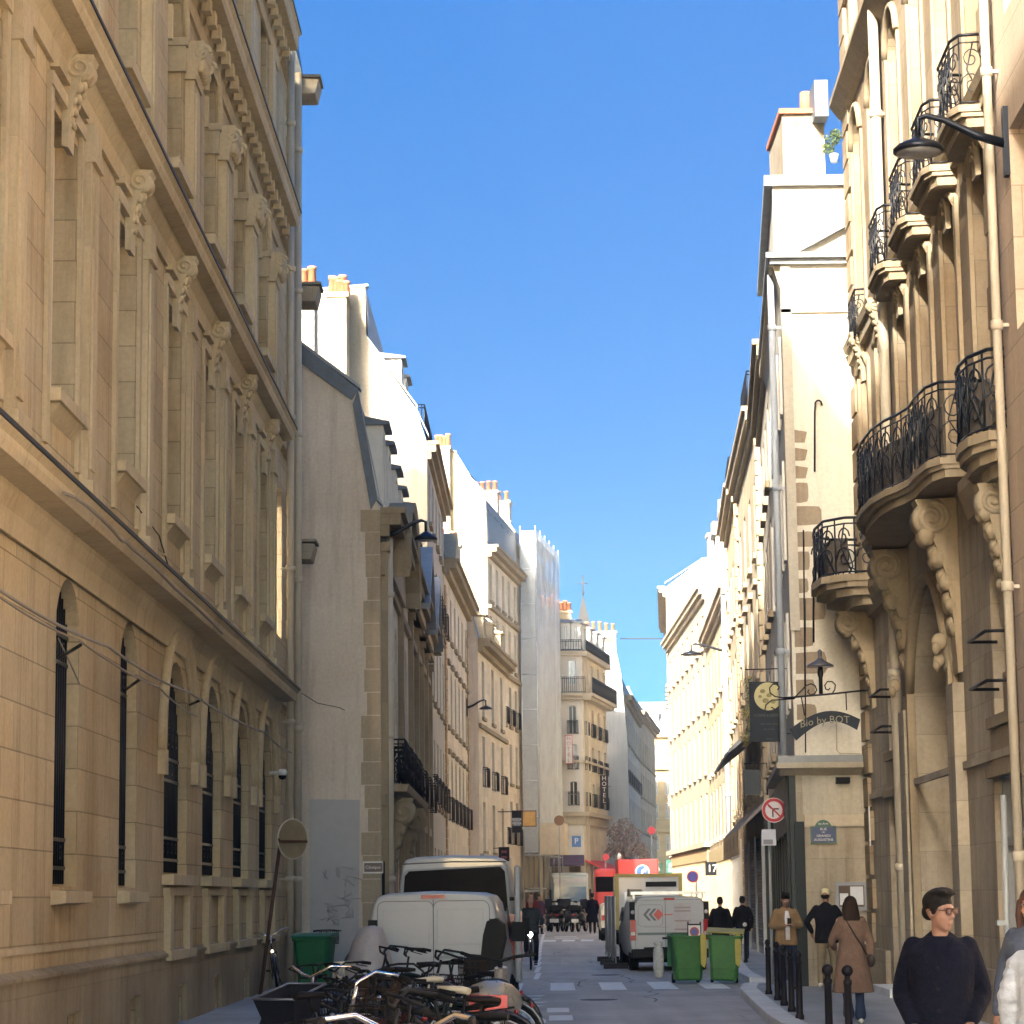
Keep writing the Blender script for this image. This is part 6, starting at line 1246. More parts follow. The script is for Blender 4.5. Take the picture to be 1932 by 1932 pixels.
def bollard(label, ball=True, h=.98, r=.035):
    b = proto('bollard', label, 'bollard', 'dark street bollards'); H_ = h - .09
    MB().lathe([(r * 1.5, 0), (r * 1.5, .05), (r * 1.15, .08), (r, H_ * .9), (r * 1.2, H_ * .91), (r * 1.2, H_ * .95), (r * .8, H_ * .96), (r * .8, H_)], (0, 0, 0), 14).build('post', mat('bollard_brown_black', (.011, .010, .014), .5, .1, .12, 5), b)
    MB().ell((0, 0, H_ + .045), (.055 if ball else .046, .055 if ball else .046, .055), 14, 10).build('finial', MATS['bollard_brown_black'], b); return b
o = bollard('bollard left of the pair with ball heads in front of the woman in beige'); put(o, (gx(1557, 25), 25, .12))
dup(o, (gx(1594, 24.6), 24.6, .12), 0, 'bollard overlapping the woman in the long beige coat'); dup(o, (gx(1913, 17.5), 17.5, .12), 0, 'large ball-headed bollard at the bottom right corner', s=1.15)
o2 = bollard('farthest of the five bollards in line by the curved kerb', False, .9, .04); put(o2, (4.2, 43.3, .12))
for x, y, z, lb in ((1462, 40.9, 0, 'second farthest of the five bollards by the curved kerb'), (1474, 38.9, 0, 'middle one of the five bollards by the curved kerb'), (1488, 36.9, 0, 'second nearest of the five bollards by the curved kerb'), (1502.6, 34.6, 0, 'nearest of the five bollards by the curved kerb')): dup(o2, (gx(x, y), y, .12), 0, lb)
wb = dup(o, (5.57, 63.0, .12), 0, 'dark bollard with white ball top right of the yellow-lidded bin', s=.98, swap={'bollard_brown_black': MATS['bollard_brown_black']}); 
for c_ in wb.children:
    if c_.name.startswith('finial'): c_.material_slots[0].link = 'OBJECT'; c_.material_slots[0].material = WHITE

# =============== signs ===============
# back of a round road sign on a leaning pole, left
rs_ = empty('road_sign', at(503, 1850, 42), 'back of a round road sign on a leaning brown pole by the ochre wall', 'road sign'); BRN = mat('sign_back_ochre', (.30, .25, .17), .45, .3, .2, 3); RST = mat('rusty_pole', (.09, .045, .03), .7, .2, .2, 4)
pc = at(552, 1583, 42); pt = at(531, 1572, 42); pb = at(505, 1770, 42); pb2 = pt + (pb - pt) * ((pt.z - .12) / (pt.z - pb.z))
MB().tube([pb2, pt], .03, 10).build('pole', RST, rs_)
a = radians(48); dx = V((cos(a), sin(a), 0)); dn = V((sin(a), -cos(a), 0)); md = MB(); md.F = lambda x, y, z: pc + dx * x + dn * y + V((0, 0, z)); md.lathe([(.325, -.01), (.325, .006), (.30, .008)], (0, 0, 0), 32, 1); md.build('disc', BRN, rs_)
ms = MB(); ms.F = md.F; ms.box(-.32, .30, .012, .04, -.06, -.02).tube([(-.33 + .66 * 0, .02, 0)] * 1 + [(-.3, .02, -.04)], .02, 4); ms.build('strap', RST, rs_)
mr_ = MB(); mr_.F = md.F; mr_.tube([(.325 * cos(t), 0, .325 * sin(t)) for t in [2 * pi * i / 32 for i in range(32)]], .012, 5, closed=True); mr_.build('disc_rim', mat('pale_rim', (.55, .52, .46), .4), rs_)
# no-left-turn sign
ns = empty('no_turn_sign', at(1452, 1860, 48.6), 'red-ringed round sign forbidding a turn, with small white panel under it', 'road sign'); c = at(1460, 1528.5, 48.5)
MB().tube([(gx(1453, 48.6), 48.6, .12), (gx(1453, 48.6) + .02, 48.6, c.z + .2)], .028, 10).build('pole', GFR, ns)
yw = radians(18); dx = V((cos(yw), -sin(yw), 0)); dn = V((sin(yw), cos(yw), 0))
def onto(y): mb = MB(); mb.F = lambda a, b, z: c + dx * a + dn * b + V((0, 0, z)); return mb
onto(0).lathe([(.235, 0), (.235, .02)], (0, 0, 0), 36, 1).build('disc_edge', WHITE, ns); onto(0).lathe([(.222, -.004), (.222, -.001)], (0, 0, 0), 36, 1).build('red_ring', SR, ns); onto(0).lathe([(.165, -.009), (.165, -.005)], (0, 0, 0), 36, 1).build('white_field', mat('sign_white', (.62, .60, .64), .4, 0, 0), ns)
BK = mat('sign_black', (.015, .015, .02), .5, 0, 0); t = onto(0)
t.box(-.03, -.005, -.014, -.010, -.13, .01).box(-.03, .10, -.014, -.010, .01, .035).prism([(-.03, .035), (-.10, .10), (-.115, .085), (-.05, .02)], 1, -.014, -.010); t.build('arrow', BK, ns)
t = onto(0); t.prism([(-.125, .11), (-.105, .13), (.135, -.11), (.115, -.13)], 1, -.02, -.015, 0); t.build('red_bar', SR, ns)
c2 = at(1450, 1580, 48.4); MB().box(c2.x - .13, c2.x + .14, c2.y - .012, c2.y + .01, c2.z - .15, c2.z + .15).box(c2.x - .10, c2.x + .08, c2.y - .016, c2.y - .013, c2.z - .13, c2.z - .04, 1).build('small_panel', [mat('panel_lilac', (.50, .52, .60), .5, 0, .05), mat('panel_grey', (.20, .21, .25), .5)], ns)
# tall blade sign with cream disc
bs = empty('blade_sign', at(1448, 1343, 48.2), 'tall dark blue hanging shop sign with a cream disc and faint writing', 'shop sign'); Yb = 48.2; NVY = mat('sign_navy', (.014, .021, .033), .45, 0, .15, 2)
A, B = at(1416, 1400, Yb), at(1480, 1286, Yb); MB().box(A.x, B.x, Yb - .02, Yb + .03, A.z, B.z).build('board', NVY, bs); CRM = mat('cream_print', (.50, .45, .24), .6, 0, .12, 9)
cc = at(1449, 1314, Yb); MB().lathe([(.265, -.028), (.265, -.021)], (cc.x, Yb, cc.z), 32, 1).build('cream_disc', CRM, bs); t = MB()
for dx_, dz, q in ((-.1, .1, .05), (-.05, -.08, .06), (.09, -.1, .05), (.02, .02, .05), (-.15, 0, .035)): t.ell((cc.x + dx_, Yb - .029, cc.z + dz), (q, .003, q * .8), 8, 6)
t.build('disc_print', mat('olive_print', (.25, .22, .10), .6), bs)
t = MB()
for s_, z_, sz in (('CUISINE & DESSERTS', -.36, .075), ('salads  lunch  dinner', -.52, .05), ('cafe  brunch', -.62, .05), ('takeaway', -.80, .045)): text_mb(t, s_, sz, lambda u, v, w0, z_=z_: (cc.x + u * .82, Yb - .024, cc.z + z_ + v))
t.build('sign_writing', mat('faded_writing', (.08, .085, .08), .6, 0, 0), bs)
k = MB(); P1, P2, P3 = at(1406, 1263, Yb), at(1503, 1261, Yb), at(1503, 1385, Yb); k.tube([P1, P2, P3], .014, 6)
for x in (1422, 1470): k.tube([at(x, 1262, Yb), at(x, 1287, Yb)], .009, 5)
k.tube([at(1480, 1384, Yb), at(1503, 1384, Yb)], .009, 5).tube([P2, P2 + V((.12, .25, 0))], .014, 6).tube([P3, P3 + V((.12, .25, 0))], .014, 6); k.build('sign_bracket', IRON, bs)
# arched banner with scroll bracket and mushroom lamp
Yq = 45.3; ab = empty('arched_shop_sign', at(1557, 1360, Yq), 'dark arched banner reading Bio by BOT under a scrolled iron arm', 'shop sign'); k = MB()
k.tube([at(1478, 1317, Yq), at(1560, 1310, Yq), at(1645, 1301, Yq)], .018, 6).tube([at(1645, 1301, Yq), at(1650, 1301, Yq + .3)], .018, 6)
for x0, y0, x1, y1 in ((1512, 1316, 1518, 1350), (1596, 1306, 1597, 1340)): k.tube([at(x0, y0, Yq), at(x1, y1, Yq)], .012, 5)
def px(*L): return [at(x, y, Yq) for x, y in L]
k.tube(px((1500, 1315), (1512, 1303), (1520, 1294), (1530, 1290), (1538, 1294), (1541, 1302), (1537, 1309), (1529, 1311), (1524, 1306), (1526, 1301)), .013, 6); k.tube(px((1570, 1309), (1575, 1301), (1576, 1292), (1570, 1286), (1561, 1286), (1556, 1293), (1558, 1300), (1563, 1302), (1566, 1298)), .013, 6)
k.tube(px((1500, 1316), (1480, 1317), (1462, 1314), (1453, 1307), (1452, 1298), (1458, 1291), (1466, 1291), (1470, 1297), (1467, 1302)), .013, 6); k.tube(px((1500, 1318), (1475, 1320), (1456, 1321), (1445, 1330), (1443, 1341), (1450, 1347), (1459, 1345), (1462, 1338), (1455, 1334)), .013, 6); k.build('scroll_bracket', IRON, ab)
top, bot = [], []
for i in range(15): u = i / 14; top.append((1490 + 133 * u, 1378 - 34 * sin(pi * (u * .82 + .06)) ** 1 - 12 * u + 4)); bot.append((1502 + 115 * u, 1403 - 34 * sin(pi * (u * .84 + .05)) - 14 * u))
vs = [at(x, y, Yq) for x, y in top] + [at(x, y, Yq) for x, y in bot]; n = 15; m = MB(); m.add([v_ + V((0, -.015, 0)) for v_ in vs] + [v_ + V((0, .015, 0)) for v_ in vs], [(i, i + 1, n + i + 1, n + i) for i in range(n - 1)] + [(2 * n + i, 3 * n + i, 3 * n + i + 1, 2 * n + i + 1) for i in range(n - 1)] + [(i, 2 * n + i, 2 * n + i + 1, i + 1) for i in range(n - 1)] + [(n + i, n + i + 1, 3 * n + i + 1, 3 * n + i) for i in range(n - 1)] + [(0, n, 3 * n, 2 * n), (n - 1, 2 * n - 1, 4 * n - 1, 3 * n - 1)]); m.build('banner', NVY, ab)
t = MB(); c = at(1556, 1359, Yq)
def bend(u, v, w0): x = u; return (c.x + x, Yq - .018, c.z + v + x * .08 - .20 * x * x - .0)
text_mb(t, 'Bio by BOT', .185, bend); t.build('banner_letters', mat('gold_letters', (.22, .20, .14), .5), ab)
ml = empty('sign_lamp', at(1549, 1262, Yq), 'mushroom-shaped lamp standing on the scrolled sign arm', 'lamp'); c = at(1549, 1309, Yq); z1_ = gz(1549, 1249, Yq) - c.z
MB().lathe([(.035, 0), (.035, z1_ * .5), (.055, z1_ * .62), (.04, z1_ * .86)], c, 12).build('lamp_stem', IRON, ml); MB().lathe([(.245, z1_ * .84), (.235, z1_ * .90), (.10, z1_ * 1.03), (.04, z1_ * 1.12), (.035, z1_ * 1.28), (.05, z1_ * 1.32), (.01, z1_ * 1.4)], c, 24).build('lamp_hood', mat('slate_grey_metal', (.10, .10, .12), .4, .3, .1), ml)
# small blank blade sign farther on
Yk = 66; sb = empty('blade_sign', at(1420, 1476, Yk), 'small plain dark blade sign on a thin bracket beyond the tall one', 'shop sign'); A, B = at(1404, 1500, Yk), at(1434, 1452, Yk); MB().box(A.x, B.x, Yk - .02, Yk + .03, A.z, B.z).build('board', mat('sign_slate', (.025, .035, .045), .5, 0, .1), sb); MB().tube([at(1403, 1441, Yk), at(1447, 1440, Yk), at(1448, 1500, Yk)], .02, 5).tube([at(1408, 1441, Yk), at(1408, 1453, Yk)], .01, 4).tube([at(1430, 1441, Yk), at(1430, 1453, Yk)], .01, 4).build('sign_bracket', IRON, sb)
# farther signs
def plate(x0, y0, x1, y1, Y, m, label, name='shop_sign', cat='shop sign', txt=None, tm=None, arm=None, face=None):
    a, b = at(x0, y1, Y), at(x1, y0, Y); r = empty(name, (a.x, Y, a.z), label, cat); MB().box(a.x, b.x, Y - .03, Y + .06, a.z, b.z).build('board', m, r)
    if face: MB().box(a.x + .05, b.x - .05, Y - .036, Y - .031, a.z + (b.z - a.z) * face[0], a.z + (b.z - a.z) * face[1]).build('face', face[2], r)
    if txt:
        t = MB(); w_ = b.x - a.x; L_ = txt.split('\n'); sz = min((b.z - a.z) / len(L_) * .75, w_ / max(len(q) for q in L_) * 1.5)
        for i, q in enumerate(L_): text_mb(t, q, sz, lambda u, v, w0, i=i: ((a.x + b.x) / 2 + u, Y - .04, (a.z + b.z) / 2 + ((len(L_) - 1) / 2 - i) * sz * 1.05 + v))
        t.build('letters', tm or WHITE, r)
    if arm: MB().tube([(a.x if arm < 0 else b.x, Y, b.z - .05), (a.x - 1.2 if arm < 0 else b.x + 1.0, Y + .1, b.z - .05)], .02, 5).build('sign_bracket', IRON, r)
    return r
plate(1331, 1626, 1356, 1652, 112, BLACK, 'small black square sign reading 17 on the right-hand shops', txt='17', arm=1)
plate(966, 1529, 984, 1571, 128, mat('blue_black', (.012, .012, .02), .5), 'tall dark sign with pale lettering on the left over the shops', txt='BOCA\nMEXA', arm=-1, face=(.3, .66, mat('grey_face', (.22, .22, .24), .6)))
plate(985, 1529, 1012, 1560, 129, mat('lightbox_frame', (.08, .04, .03), .5), 'orange lit picture box sign beside the tall dark sign', arm=-1, face=(.06, .94, mat('orange_picture', (.62, .36, .12), .6, 0, .3, 2)))
plate(941, 1598, 961, 1625, 126, BLACK, 'black sign with pink round drawing above the tall white van', txt='oo\noo', tm=mat('pink_print', (.5, .15, .2), .5), arm=-1)
plate(1257, 1622, 1291, 1652, 148, mat('pharmacy_green', (.02, .10, .08), .5), 'dark green shop sign with pale lettering at the far right corner', txt='Beauté\nBrunch')
plate(1218, 1628, 1250, 1652, 160, mat('pharmacy_green', (.02, .10, .08), .5), 'dark green shop sign farthest away, beside the red truck', txt='Café')
rd = empty('direction_sign', at(704, 1636, 42), 'white-edged dark direction sign left of the tall white van', 'road sign'); a, b = at(685, 1648, 42), at(723, 1625, 42)
MB().box(a.x, b.x, 41.98, 42.02, a.z, b.z).build('sign_edge', WHITE, rd); MB().box(a.x + .02, b.x - .01, 41.97, 41.979, a.z + .025, b.z - .025).build('sign_face', mat('brown_sign', (.10, .07, .07), .5), rd); t = MB(); text_mb(t, 'Clinique', .075, lambda u, v, w0: ((a.x + b.x) / 2 + u, 41.965, (a.z + b.z) / 2 + v)); t.build('sign_letters', WHITE, rd); MB().tube([(b.x, 42.03, 0), (b.x, 42.03, b.z)], .025, 8).build('pole', BLACK, rd)
def disc_sign(x, y, Y, r, ms_, label, pole=True, dx_=0):
    c = at(x, y, Y); o = empty('road_sign', (c.x, Y, 0), label, 'road sign'); m = MB()
    for k, (q, mi) in enumerate(ms_): m.lathe([(r * q, -.01 * k - .008), (r * q, -.01 * k)], (c.x, Y, c.z), 26, 1, k)
    m.build('disc', [mi for q, mi in ms_], o)
    if pole: MB().tube([(c.x + dx_, Y + .05, 0), (c.x + dx_, Y + .05, c.z + r * .6)], .03, 6).build('pole', GFR, o)
    return o
disc_sign(1307, 1654, 94, .22, [(1, SR), (.78, SB)], 'round no-parking sign standing before the right-hand shops', dx_=.12)
disc_sign(1055, 1548, 140, .28, [(1, mat('orange_brown', (.22, .12, .07), .6))], 'orange-brown round sign in front of the hotel ground floor'); disc_sign(1229, 1567, 170, .26, [(1, SR)], 'red round sign at the far street corner'); disc_sign(1143, 1622 - 5, 150, .2, [(1, SR)], 'small red round sign beside the red awning')
plate(1079, 1577, 1096, 1598, 140, mat('parking_blue', (.05, .14, .35), .5), 'blue rectangular road sign before the corner hotel', 'road_sign', 'road sign', txt='P')
# slender grey pole by shop window at right edge
gp = empty('pole', (gx(1899, 26), 26, .12), 'slender pale grey pole in front of the shop window at the right edge', 'pole'); MB().tube([at(1905, 1960, 26), at(1893, 1500, 26)], .03, 8).build('shaft', GFR, gp); c = at(1889, 1742, 26); MB().box(c.x - .05, c.x + .06, 25.95, 26.05, c.z - .02, c.z + .03).build('fixing', GFR, gp)
# =============== plants ===============
def leaves(root, name, blobs, n, size, m, seed=1):
    """many small leaf faces spread through loose clumps"""
    rr = random.Random(seed); mb = MB()
    for k in range(n):
        c, r = rr.choice(blobs); 
        while True:
            p = V((rr.uniform(-1, 1), rr.uniform(-1, 1), rr.uniform(-1, 1)))
            if .25 < p.length < 1: break
        p = V(c) + V((p.x * r[0], p.y * r[1], p.z * r[2])); a = V((rr.gauss(0, 1), rr.gauss(0, 1), rr.gauss(0, 1))).normalized(); b = a.orthogonal().normalized(); s = size * rr.uniform(.6, 1.4); q = a.cross(b)
        mb.add([p - b * s, p + q * s * .45, p + b * s, p - q * s * .45], [(0, 1, 2, 3)], k % 2)
    return mb.build(name, m, root, fix=False)
LG = [mat('leaf_green', (.06, .10, .03), .6, 0, .3, 3), mat('leaf_light', (.11, .15, .05), .6, 0, .3, 3)]; LPK = [mat('leaf_mauve', (.26, .17, .19), .7, 0, .3, 3), mat('leaf_grey_green', (.13, .14, .11), .7, 0, .3, 3)]
def B(x, y, Y, r): c = at(x, y, Y); return (tuple(c), r if isinstance(r, tuple) else (r, r, r))
pl = empty('terrace_plants', at(1486, 440, 48), 'green shrubs growing over the edge of the corner house terrace', 'plant'); leaves(pl, 'foliage', [B(1491, 395, 48, (.12, .3, .2)), B(1488, 430, 48, (.14, .4, .22)), B(1484, 465, 48, (.14, .4, .2)), B(1478, 500, 48.5, (.16, .4, .2))], 900, .035, LG, 3); MB().tube([at(1500, 520, 48), at(1488, 470, 48), at(1492, 380, 48)], .012, 5).build('stem', WOOD, pl); MB().box(gx(1492, 48), gx(1506, 48), 47.6, 48.4, gz(1498, 492, 48), gz(1498, 482, 48)).build('trough', TERRA, pl)
pl = empty('potted_tree', at(1572, 280, 48.3), 'small olive tree in a white pot on the corner house chimney terrace', 'plant'); leaves(pl, 'foliage', [B(1570, 262, 48.2, .17), B(1562, 280, 48.2, .13), B(1578, 255, 48.2, .13)], 500, .03, LG, 4); MB().tube([at(1574, 300, 48.2), at(1571, 268, 48.2)], .012, 5).build('stem', WOOD, pl); MB().lathe([(.07, 0), (.09, .16)], at(1574, 306, 48.2), 10).build('pot', WHITE, pl)
pl = empty('terrace_grasses', at(1550, 345, 47.2), 'reddish plants along the gutter of the corner house attic', 'plant'); leaves(pl, 'foliage', [B(x, 342, 47.0, (.12, .08, .06)) for x in range(1512, 1595, 12)], 500, .03, [mat('leaf_rust', (.28, .13, .06), .7), LG[0]], 5)
tr = empty('tree', at(1175, 1690, 165), 'mauve and grey-green tree in blossom beside the far hotel corner', 'tree'); Yt = 165
leaves(tr, 'crown', [B(x, y, Yt, r) for x, y, r in ((1160, 1570, .55), (1178, 1560, .6), (1195, 1575, .6), (1168, 1592, .7), (1188, 1600, .7), (1205, 1600, .5), (1155, 1605, .5), (1180, 1618, .6), (1215, 1615, .45))], 2600, .09, LPK, 6)
MB().tube([at(1180, 1690, Yt) * 1 - V((0, 0, 1.7)), at(1180, 1640, Yt), at(1176, 1600, Yt)], [.14, .10, .05], 8).tube([at(1180, 1640, Yt), at(1195, 1600, Yt)], [.07, .03], 6).tube([at(1180, 1645, Yt), at(1164, 1605, Yt)], [.07, .03], 6).build('trunk', WOOD, tr)
pl = empty('terrace_shrub', at(1414, 1330, 60), 'sunlit trailing shrub hanging beside the tall dark blade sign', 'plant'); leaves(pl, 'foliage', [B(x, y, 68, (.12, .3, .22)) for x, y in ((1412, 1290), (1416, 1315), (1410, 1345), (1415, 1372), (1406, 1395))], 900, .035, [LG[1], mat('leaf_gold', (.30, .22, .08), .6)], 8); MB().tube([at(1420, 1270, 68), at(1414, 1340, 68), at(1406, 1400, 68)], .012, 5).build('stem', WOOD, pl)
# spiky bird-deterrent fan / aerial on the roof of the sunlit house
ae = empty('roof_spikes', at(1450, 670, 60), 'fan of dark spikes on the edge of the sunlit house roof', 'spikes'); k = MB(); o_ = at(1465, 690, 60)
for x, y in ((1435, 690), (1437, 675), (1440, 660), (1445, 648), (1453, 640), (1460, 637)): k.tube([o_, at(x, y, 60)], .012, 4)
k.build('spike', IRON, ae); MB().box(o_.x - .03, o_.x + .25, 59.9, 60.1, o_.z - 2.2, o_.z + .03).build('spike_post', ZINC, ae)
# =============== people ===============
SKIN = mat('skin', (.42, .235, .165), .55, 0, .08, 8, 0, .4); SKD = mat('skin_tanned', (.25, .135, .095), .55, 0, .08, 8)
def cloth(n, c, r=.9): return mat(n, c, r, 0, .22, 2.6, .9, .2)
NAVY = cloth('navy_wool', (.002, .003, .011)); DK = cloth('black_wool', (.006, .007, .011)); BEI = cloth('taupe_wool', (.15, .098, .075)); TANC = cloth('tan_canvas', (.22, .145, .08)); DEN = cloth('denim', (.022, .036, .075)); KHA = cloth('khaki_cotton', (.20, .165, .11)); GRY = cloth('grey_knit', (.032, .038, .042)); PUF = cloth('white_puffer', (.40, .43, .48), .6); SCARF = cloth('blue_grey_wool', (.07, .085, .12)); RDC = cloth('dark_red_knit', (.12, .02, .02)); TEE = cloth('white_cotton', (.6, .6, .66))
HB = mat('brown_hair', (.022, .012, .008), .6, 0, .3, 25, .5, .2); HK = mat('black_hair', (.005, .004, .004), .6, 0, .3, 25, .5, .2); HR = mat('auburn_hair', (.08, .03, .018), .5, 0, .3, 25, .5); SHW = mat('white_shoe', (.6, .6, .56), .6); SHB = mat('dark_shoe', (.03, .025, .022), .5)
def limb(m, pts, rad, seg=12):
    """smooth tapered limb through pts (Catmull-Rom) with matching radii"""
    P = [V(p) for p in pts]; out = []; R = []
    for i in range(len(P) - 1):
        a, b, c, d = P[max(i - 1, 0)], P[i], P[i + 1], P[min(i + 2, len(P) - 1)]
        for k in range(5):
            t = k / 5; out.append(.5 * ((2 * b) + (c - a) * t + (2 * a - 5 * b + 4 * c - d) * t * t + (3 * b - a - 3 * c + d) * t ** 3))
            ra, rb = rad[i], rad[i + 1]; f = lambda u, v: u + (v - u) * t
            R.append((f(ra[0], rb[0]), f(ra[1], rb[1])) if isinstance(ra, tuple) else f(ra, rb))
    out.append(P[-1]); R.append(rad[-1]); m.tube(out, R, seg)
    for p, r in ((P[0], rad[0]), (P[-1], rad[-1])):
        q = min(r) if isinstance(r, tuple) else r; m.ell(p, (q * .98,) * 3, 10, 8)
def hand(m, w_, d, up, sc_=1., curl=.5):
    """palm with four unequal bent fingers and a thumb leaving its side; d = direction fingers point, up = back of the hand"""
    d = V(d).normalized(); up = V(up); up = (up - d * up.dot(d)).normalized(); s = d.cross(up); w_ = V(w_)
    m.tube([w_, w_ + d * .045 * sc_, w_ + d * .085 * sc_], [(.026 * sc_, .017 * sc_), (.038 * sc_, .016 * sc_), (.038 * sc_, .013 * sc_)], 10)
    for k, L_ in enumerate((.065, .075, .07, .055)):
        b = w_ + d * .08 * sc_ + s * (-.028 + .019 * k) * sc_; L_ *= sc_; p1 = b + (d - up * curl * .5).normalized() * L_ * .5; p2 = p1 + (d * (1 - curl * .5) - up * curl).normalized() * L_ * .5; m.tube([b - d * .01, b, p1, p2], [.0095 * sc_, .0095 * sc_, .009 * sc_, .0075 * sc_], 7); m.ell(p2, (.0075 * sc_,) * 3, 6, 5)
    t = w_ + d * .03 * sc_ - s * .03 * sc_; p1 = t + (d * .6 - s * .8).normalized() * .035 * sc_; p2 = p1 + (d * .9 - s * .2 - up * .3).normalized() * .03 * sc_; m.tube([t + s * .01, t, p1, p2], [.013 * sc_, .0125 * sc_, .011 * sc_, .009 * sc_], 7); m.ell(p2, (.009 * sc_,) * 3, 6, 5)
J0 = dict(pel=(0, 0, .95), wai=(0, .01, 1.10), che=(0, 0, 1.29), nek=(0, -.015, 1.48), hip=.09, sh=.175)
def person(label, h, outfit, loc, rz, arms, legs, hair='short', hairm=HK, skin=SKIN, head_yaw=0, lean=0, female=False, vox=.016, pitch_h=0, group=None, extra=None, bulk=1.0):
    """arms: [(elbow, wrist, hand dir)] right then left; legs: [(knee, ankle, toe dir)] right then left; all for a 1.75 m body facing +y"""
    r = proto('person', label, 'person', group); k = h / 1.75; q = lambda p: V(p) * k
    hy = V((-sin(head_yaw), cos(head_yaw), 0)); hx = V((cos(head_yaw), sin(head_yaw), 0)); hc = q((0, .02 + lean * .5, 1.615))
    shx = .165 if female else .185
    # body: one continuous skin surface
    b = MB(); T = lambda z: lean * max(0, z - .95)
    b.tube([q((0, T(z) + y, z)) for y, z in ((0, .86), (0, .95), (.01, 1.08), (.01, 1.25), (0, 1.36), (-.01, 1.44))], [(a * k, c * k) for a, c in ((.13, .10), (.155, .11), (.125, .095), (.15, .11), (.165, .10), (.09, .07))], 16)
    limb(b, [q((0, T(1.42) - .01, 1.42)), q((0, T(1.5) - .005, 1.50)), hc + V((0, 0, -.04)) * k], [.058 * k, .052 * k, .05 * k])
    # head: skull, face, jaw, nose, brow, ears
    H = MB(); H.F = lambda x, y, z: hc + (hx * x + hy * (y * cos(pitch_h) + z * sin(pitch_h)) + V((0, 0, z * cos(pitch_h) - y * sin(pitch_h)))) * k
    H.ell((0, -.012, .035), (.076, .095, .088), 16, 12).ell((0, .03, -.03), (.060, .062, .082), 14, 10).ell((0, .055, -.088), (.034, .03, .025), 10, 8).tube([(0, .085, .018), (0, .10, -.012), (0, .108, -.028)], [.010, .013, .016], 8).ell((0, .078, .032), (.052, .018, .012), 10, 6)
    for sx in (-1, 1): H.ell((sx * .078, -.01, -.005), (.009, .018, .03), 8, 6).ell((sx * .036, .062, -.03), (.022, .02, .02), 8, 6).ell((sx * .012, .098, -.03), (.008, .009, .007), 6, 5)
    H.ell((0, .087, -.058), (.022, .010, .006), 8, 6).ell((0, .086, -.068), (.018, .010, .006), 8, 6)
    b.v += H.v; o_ = len(b.v) - len(H.v); b.f += [[i + o_ for i in f] for f in H.f]; b.uv += H.uv; b.mi += H.mi; b.sm += H.sm
    SH = []
    for i, sx in ((0, 1), (1, -1)):
        e, w_, hd = arms[i]; s = q((sx * shx, T(1.40) - .01, 1.405)); SH.append(s); e, w_ = q(e), q(w_)
        limb(b, [s, s + (e - s) * .5, e, e + (w_ - e) * .45, w_], [.048 * k, .044 * k, .036 * k, .036 * k, .023 * k]); hand(b, w_, hd, V((0, 0, 1)) if abs(V(hd).normalized().z) < .8 else V((sx, .2, 0)), k, .7)
        kn, an, td = legs[i]; hp = q((sx * .09, 0, .90)); kn, an = q(kn), q(an); limb(b, [hp, hp + (kn - hp) * .5, kn, kn + (an - kn) * .4, an], [.083 * k, .072 * k, .052 * k, .05 * k, .032 * k])
    remesh(b, 'body', skin, r, max(vox * .6, .008), 2)
    # eyes and mouth colour
    e = MB(); e.F = H.F
    for sx in (-1, 1): e.ell((sx * .031, .084, .012), (.014, .008, .009), 8, 6, 0).ell((sx * .031, .0905, .012), (.006, .003, .006), 8, 6, 1)
    e.build('eyes', [mat('eye_white', (.6, .58, .55), .3), BLACK], r)
    # clothes
    top, tm = outfit.get('top', ('jacket', DK)); ext = .016 * bulk + (.006 if top in ('coat', 'puffer') else 0)
    c = MB(); zb = {'coat': .52, 'jacket': .80, 'puffer': .74, 'long': .42}.get(top, .84)
    prof = [(1.47, .075, .07), (1.43, .13, .095), (1.38, .185, .115), (1.28, .18, .125), (1.10, .155 if female else .165, .12), (.95, .18, .135)]
    if zb < .9: prof += [(.85, .19, .14)]
    if zb < .7: prof += [(.70, .205 + .02 * (top == 'long'), .15), (zb, .22 + .05 * (top == 'long'), .17)]
    elif zb < .85: prof += [(zb, .185, .135)]
    c.tube([q((0, T(z) + (.005 if z > 1 else 0), z)) for z, _, _ in prof], [((a + ext * .6) * k * (1.05 if bulk > 1.1 else 1), (d + ext * .5) * k) for _, a, d in prof], 20)
    for i, sx in ((0, 1), (1, -1)):
        e_, w_, hd = arms[i]; s = SH[i]; e_, w_ = q(e_), q(w_); f = w_ + (e_ - w_) * .06
        limb(c, [s + V((-sx * .02, 0, .0)), s + (e_ - s) * .5, e_, e_ + (f - e_) * .5, f], [(.052 + ext * .6) * k, (.045 + ext * .6) * k, (.042 + ext * .6) * k, (.038 + ext * .6) * k, (.034 + ext * .4) * k])
        if top == 'puffer':
            for t in (.1, .35, .6, .85): p = s + (e_ - s) * t; c.ell(p, (.085 * k, .085 * k, .06 * k), 10, 8)
            for t in (.2, .5, .8): p = e_ + (f - e_) * t; c.ell(p, (.07 * k, .07 * k, .055 * k), 10, 8)
    limb(c, [q((-.07, T(1.45) - .0, 1.46)), q((0, T(1.45) - .055, 1.50)), q((.07, T(1.45), 1.46))], [.028 * k] * 3)
    remesh(c, {'coat': 'coat', 'long': 'coat'}.get(top, 'jacket'), tm, r, vox, 3)
    if 'front' in outfit:
        f = MB(); f.tube([q((0, T(z) + y, z)) for y, z in ((.12, 1.42), (.148, 1.3), (.15, 1.1), (.155, .9))], [(w_ * k, .012 * k) for w_ in (.03, .05, .045, .04)], 10); f.build('shirt', outfit['front'], r)
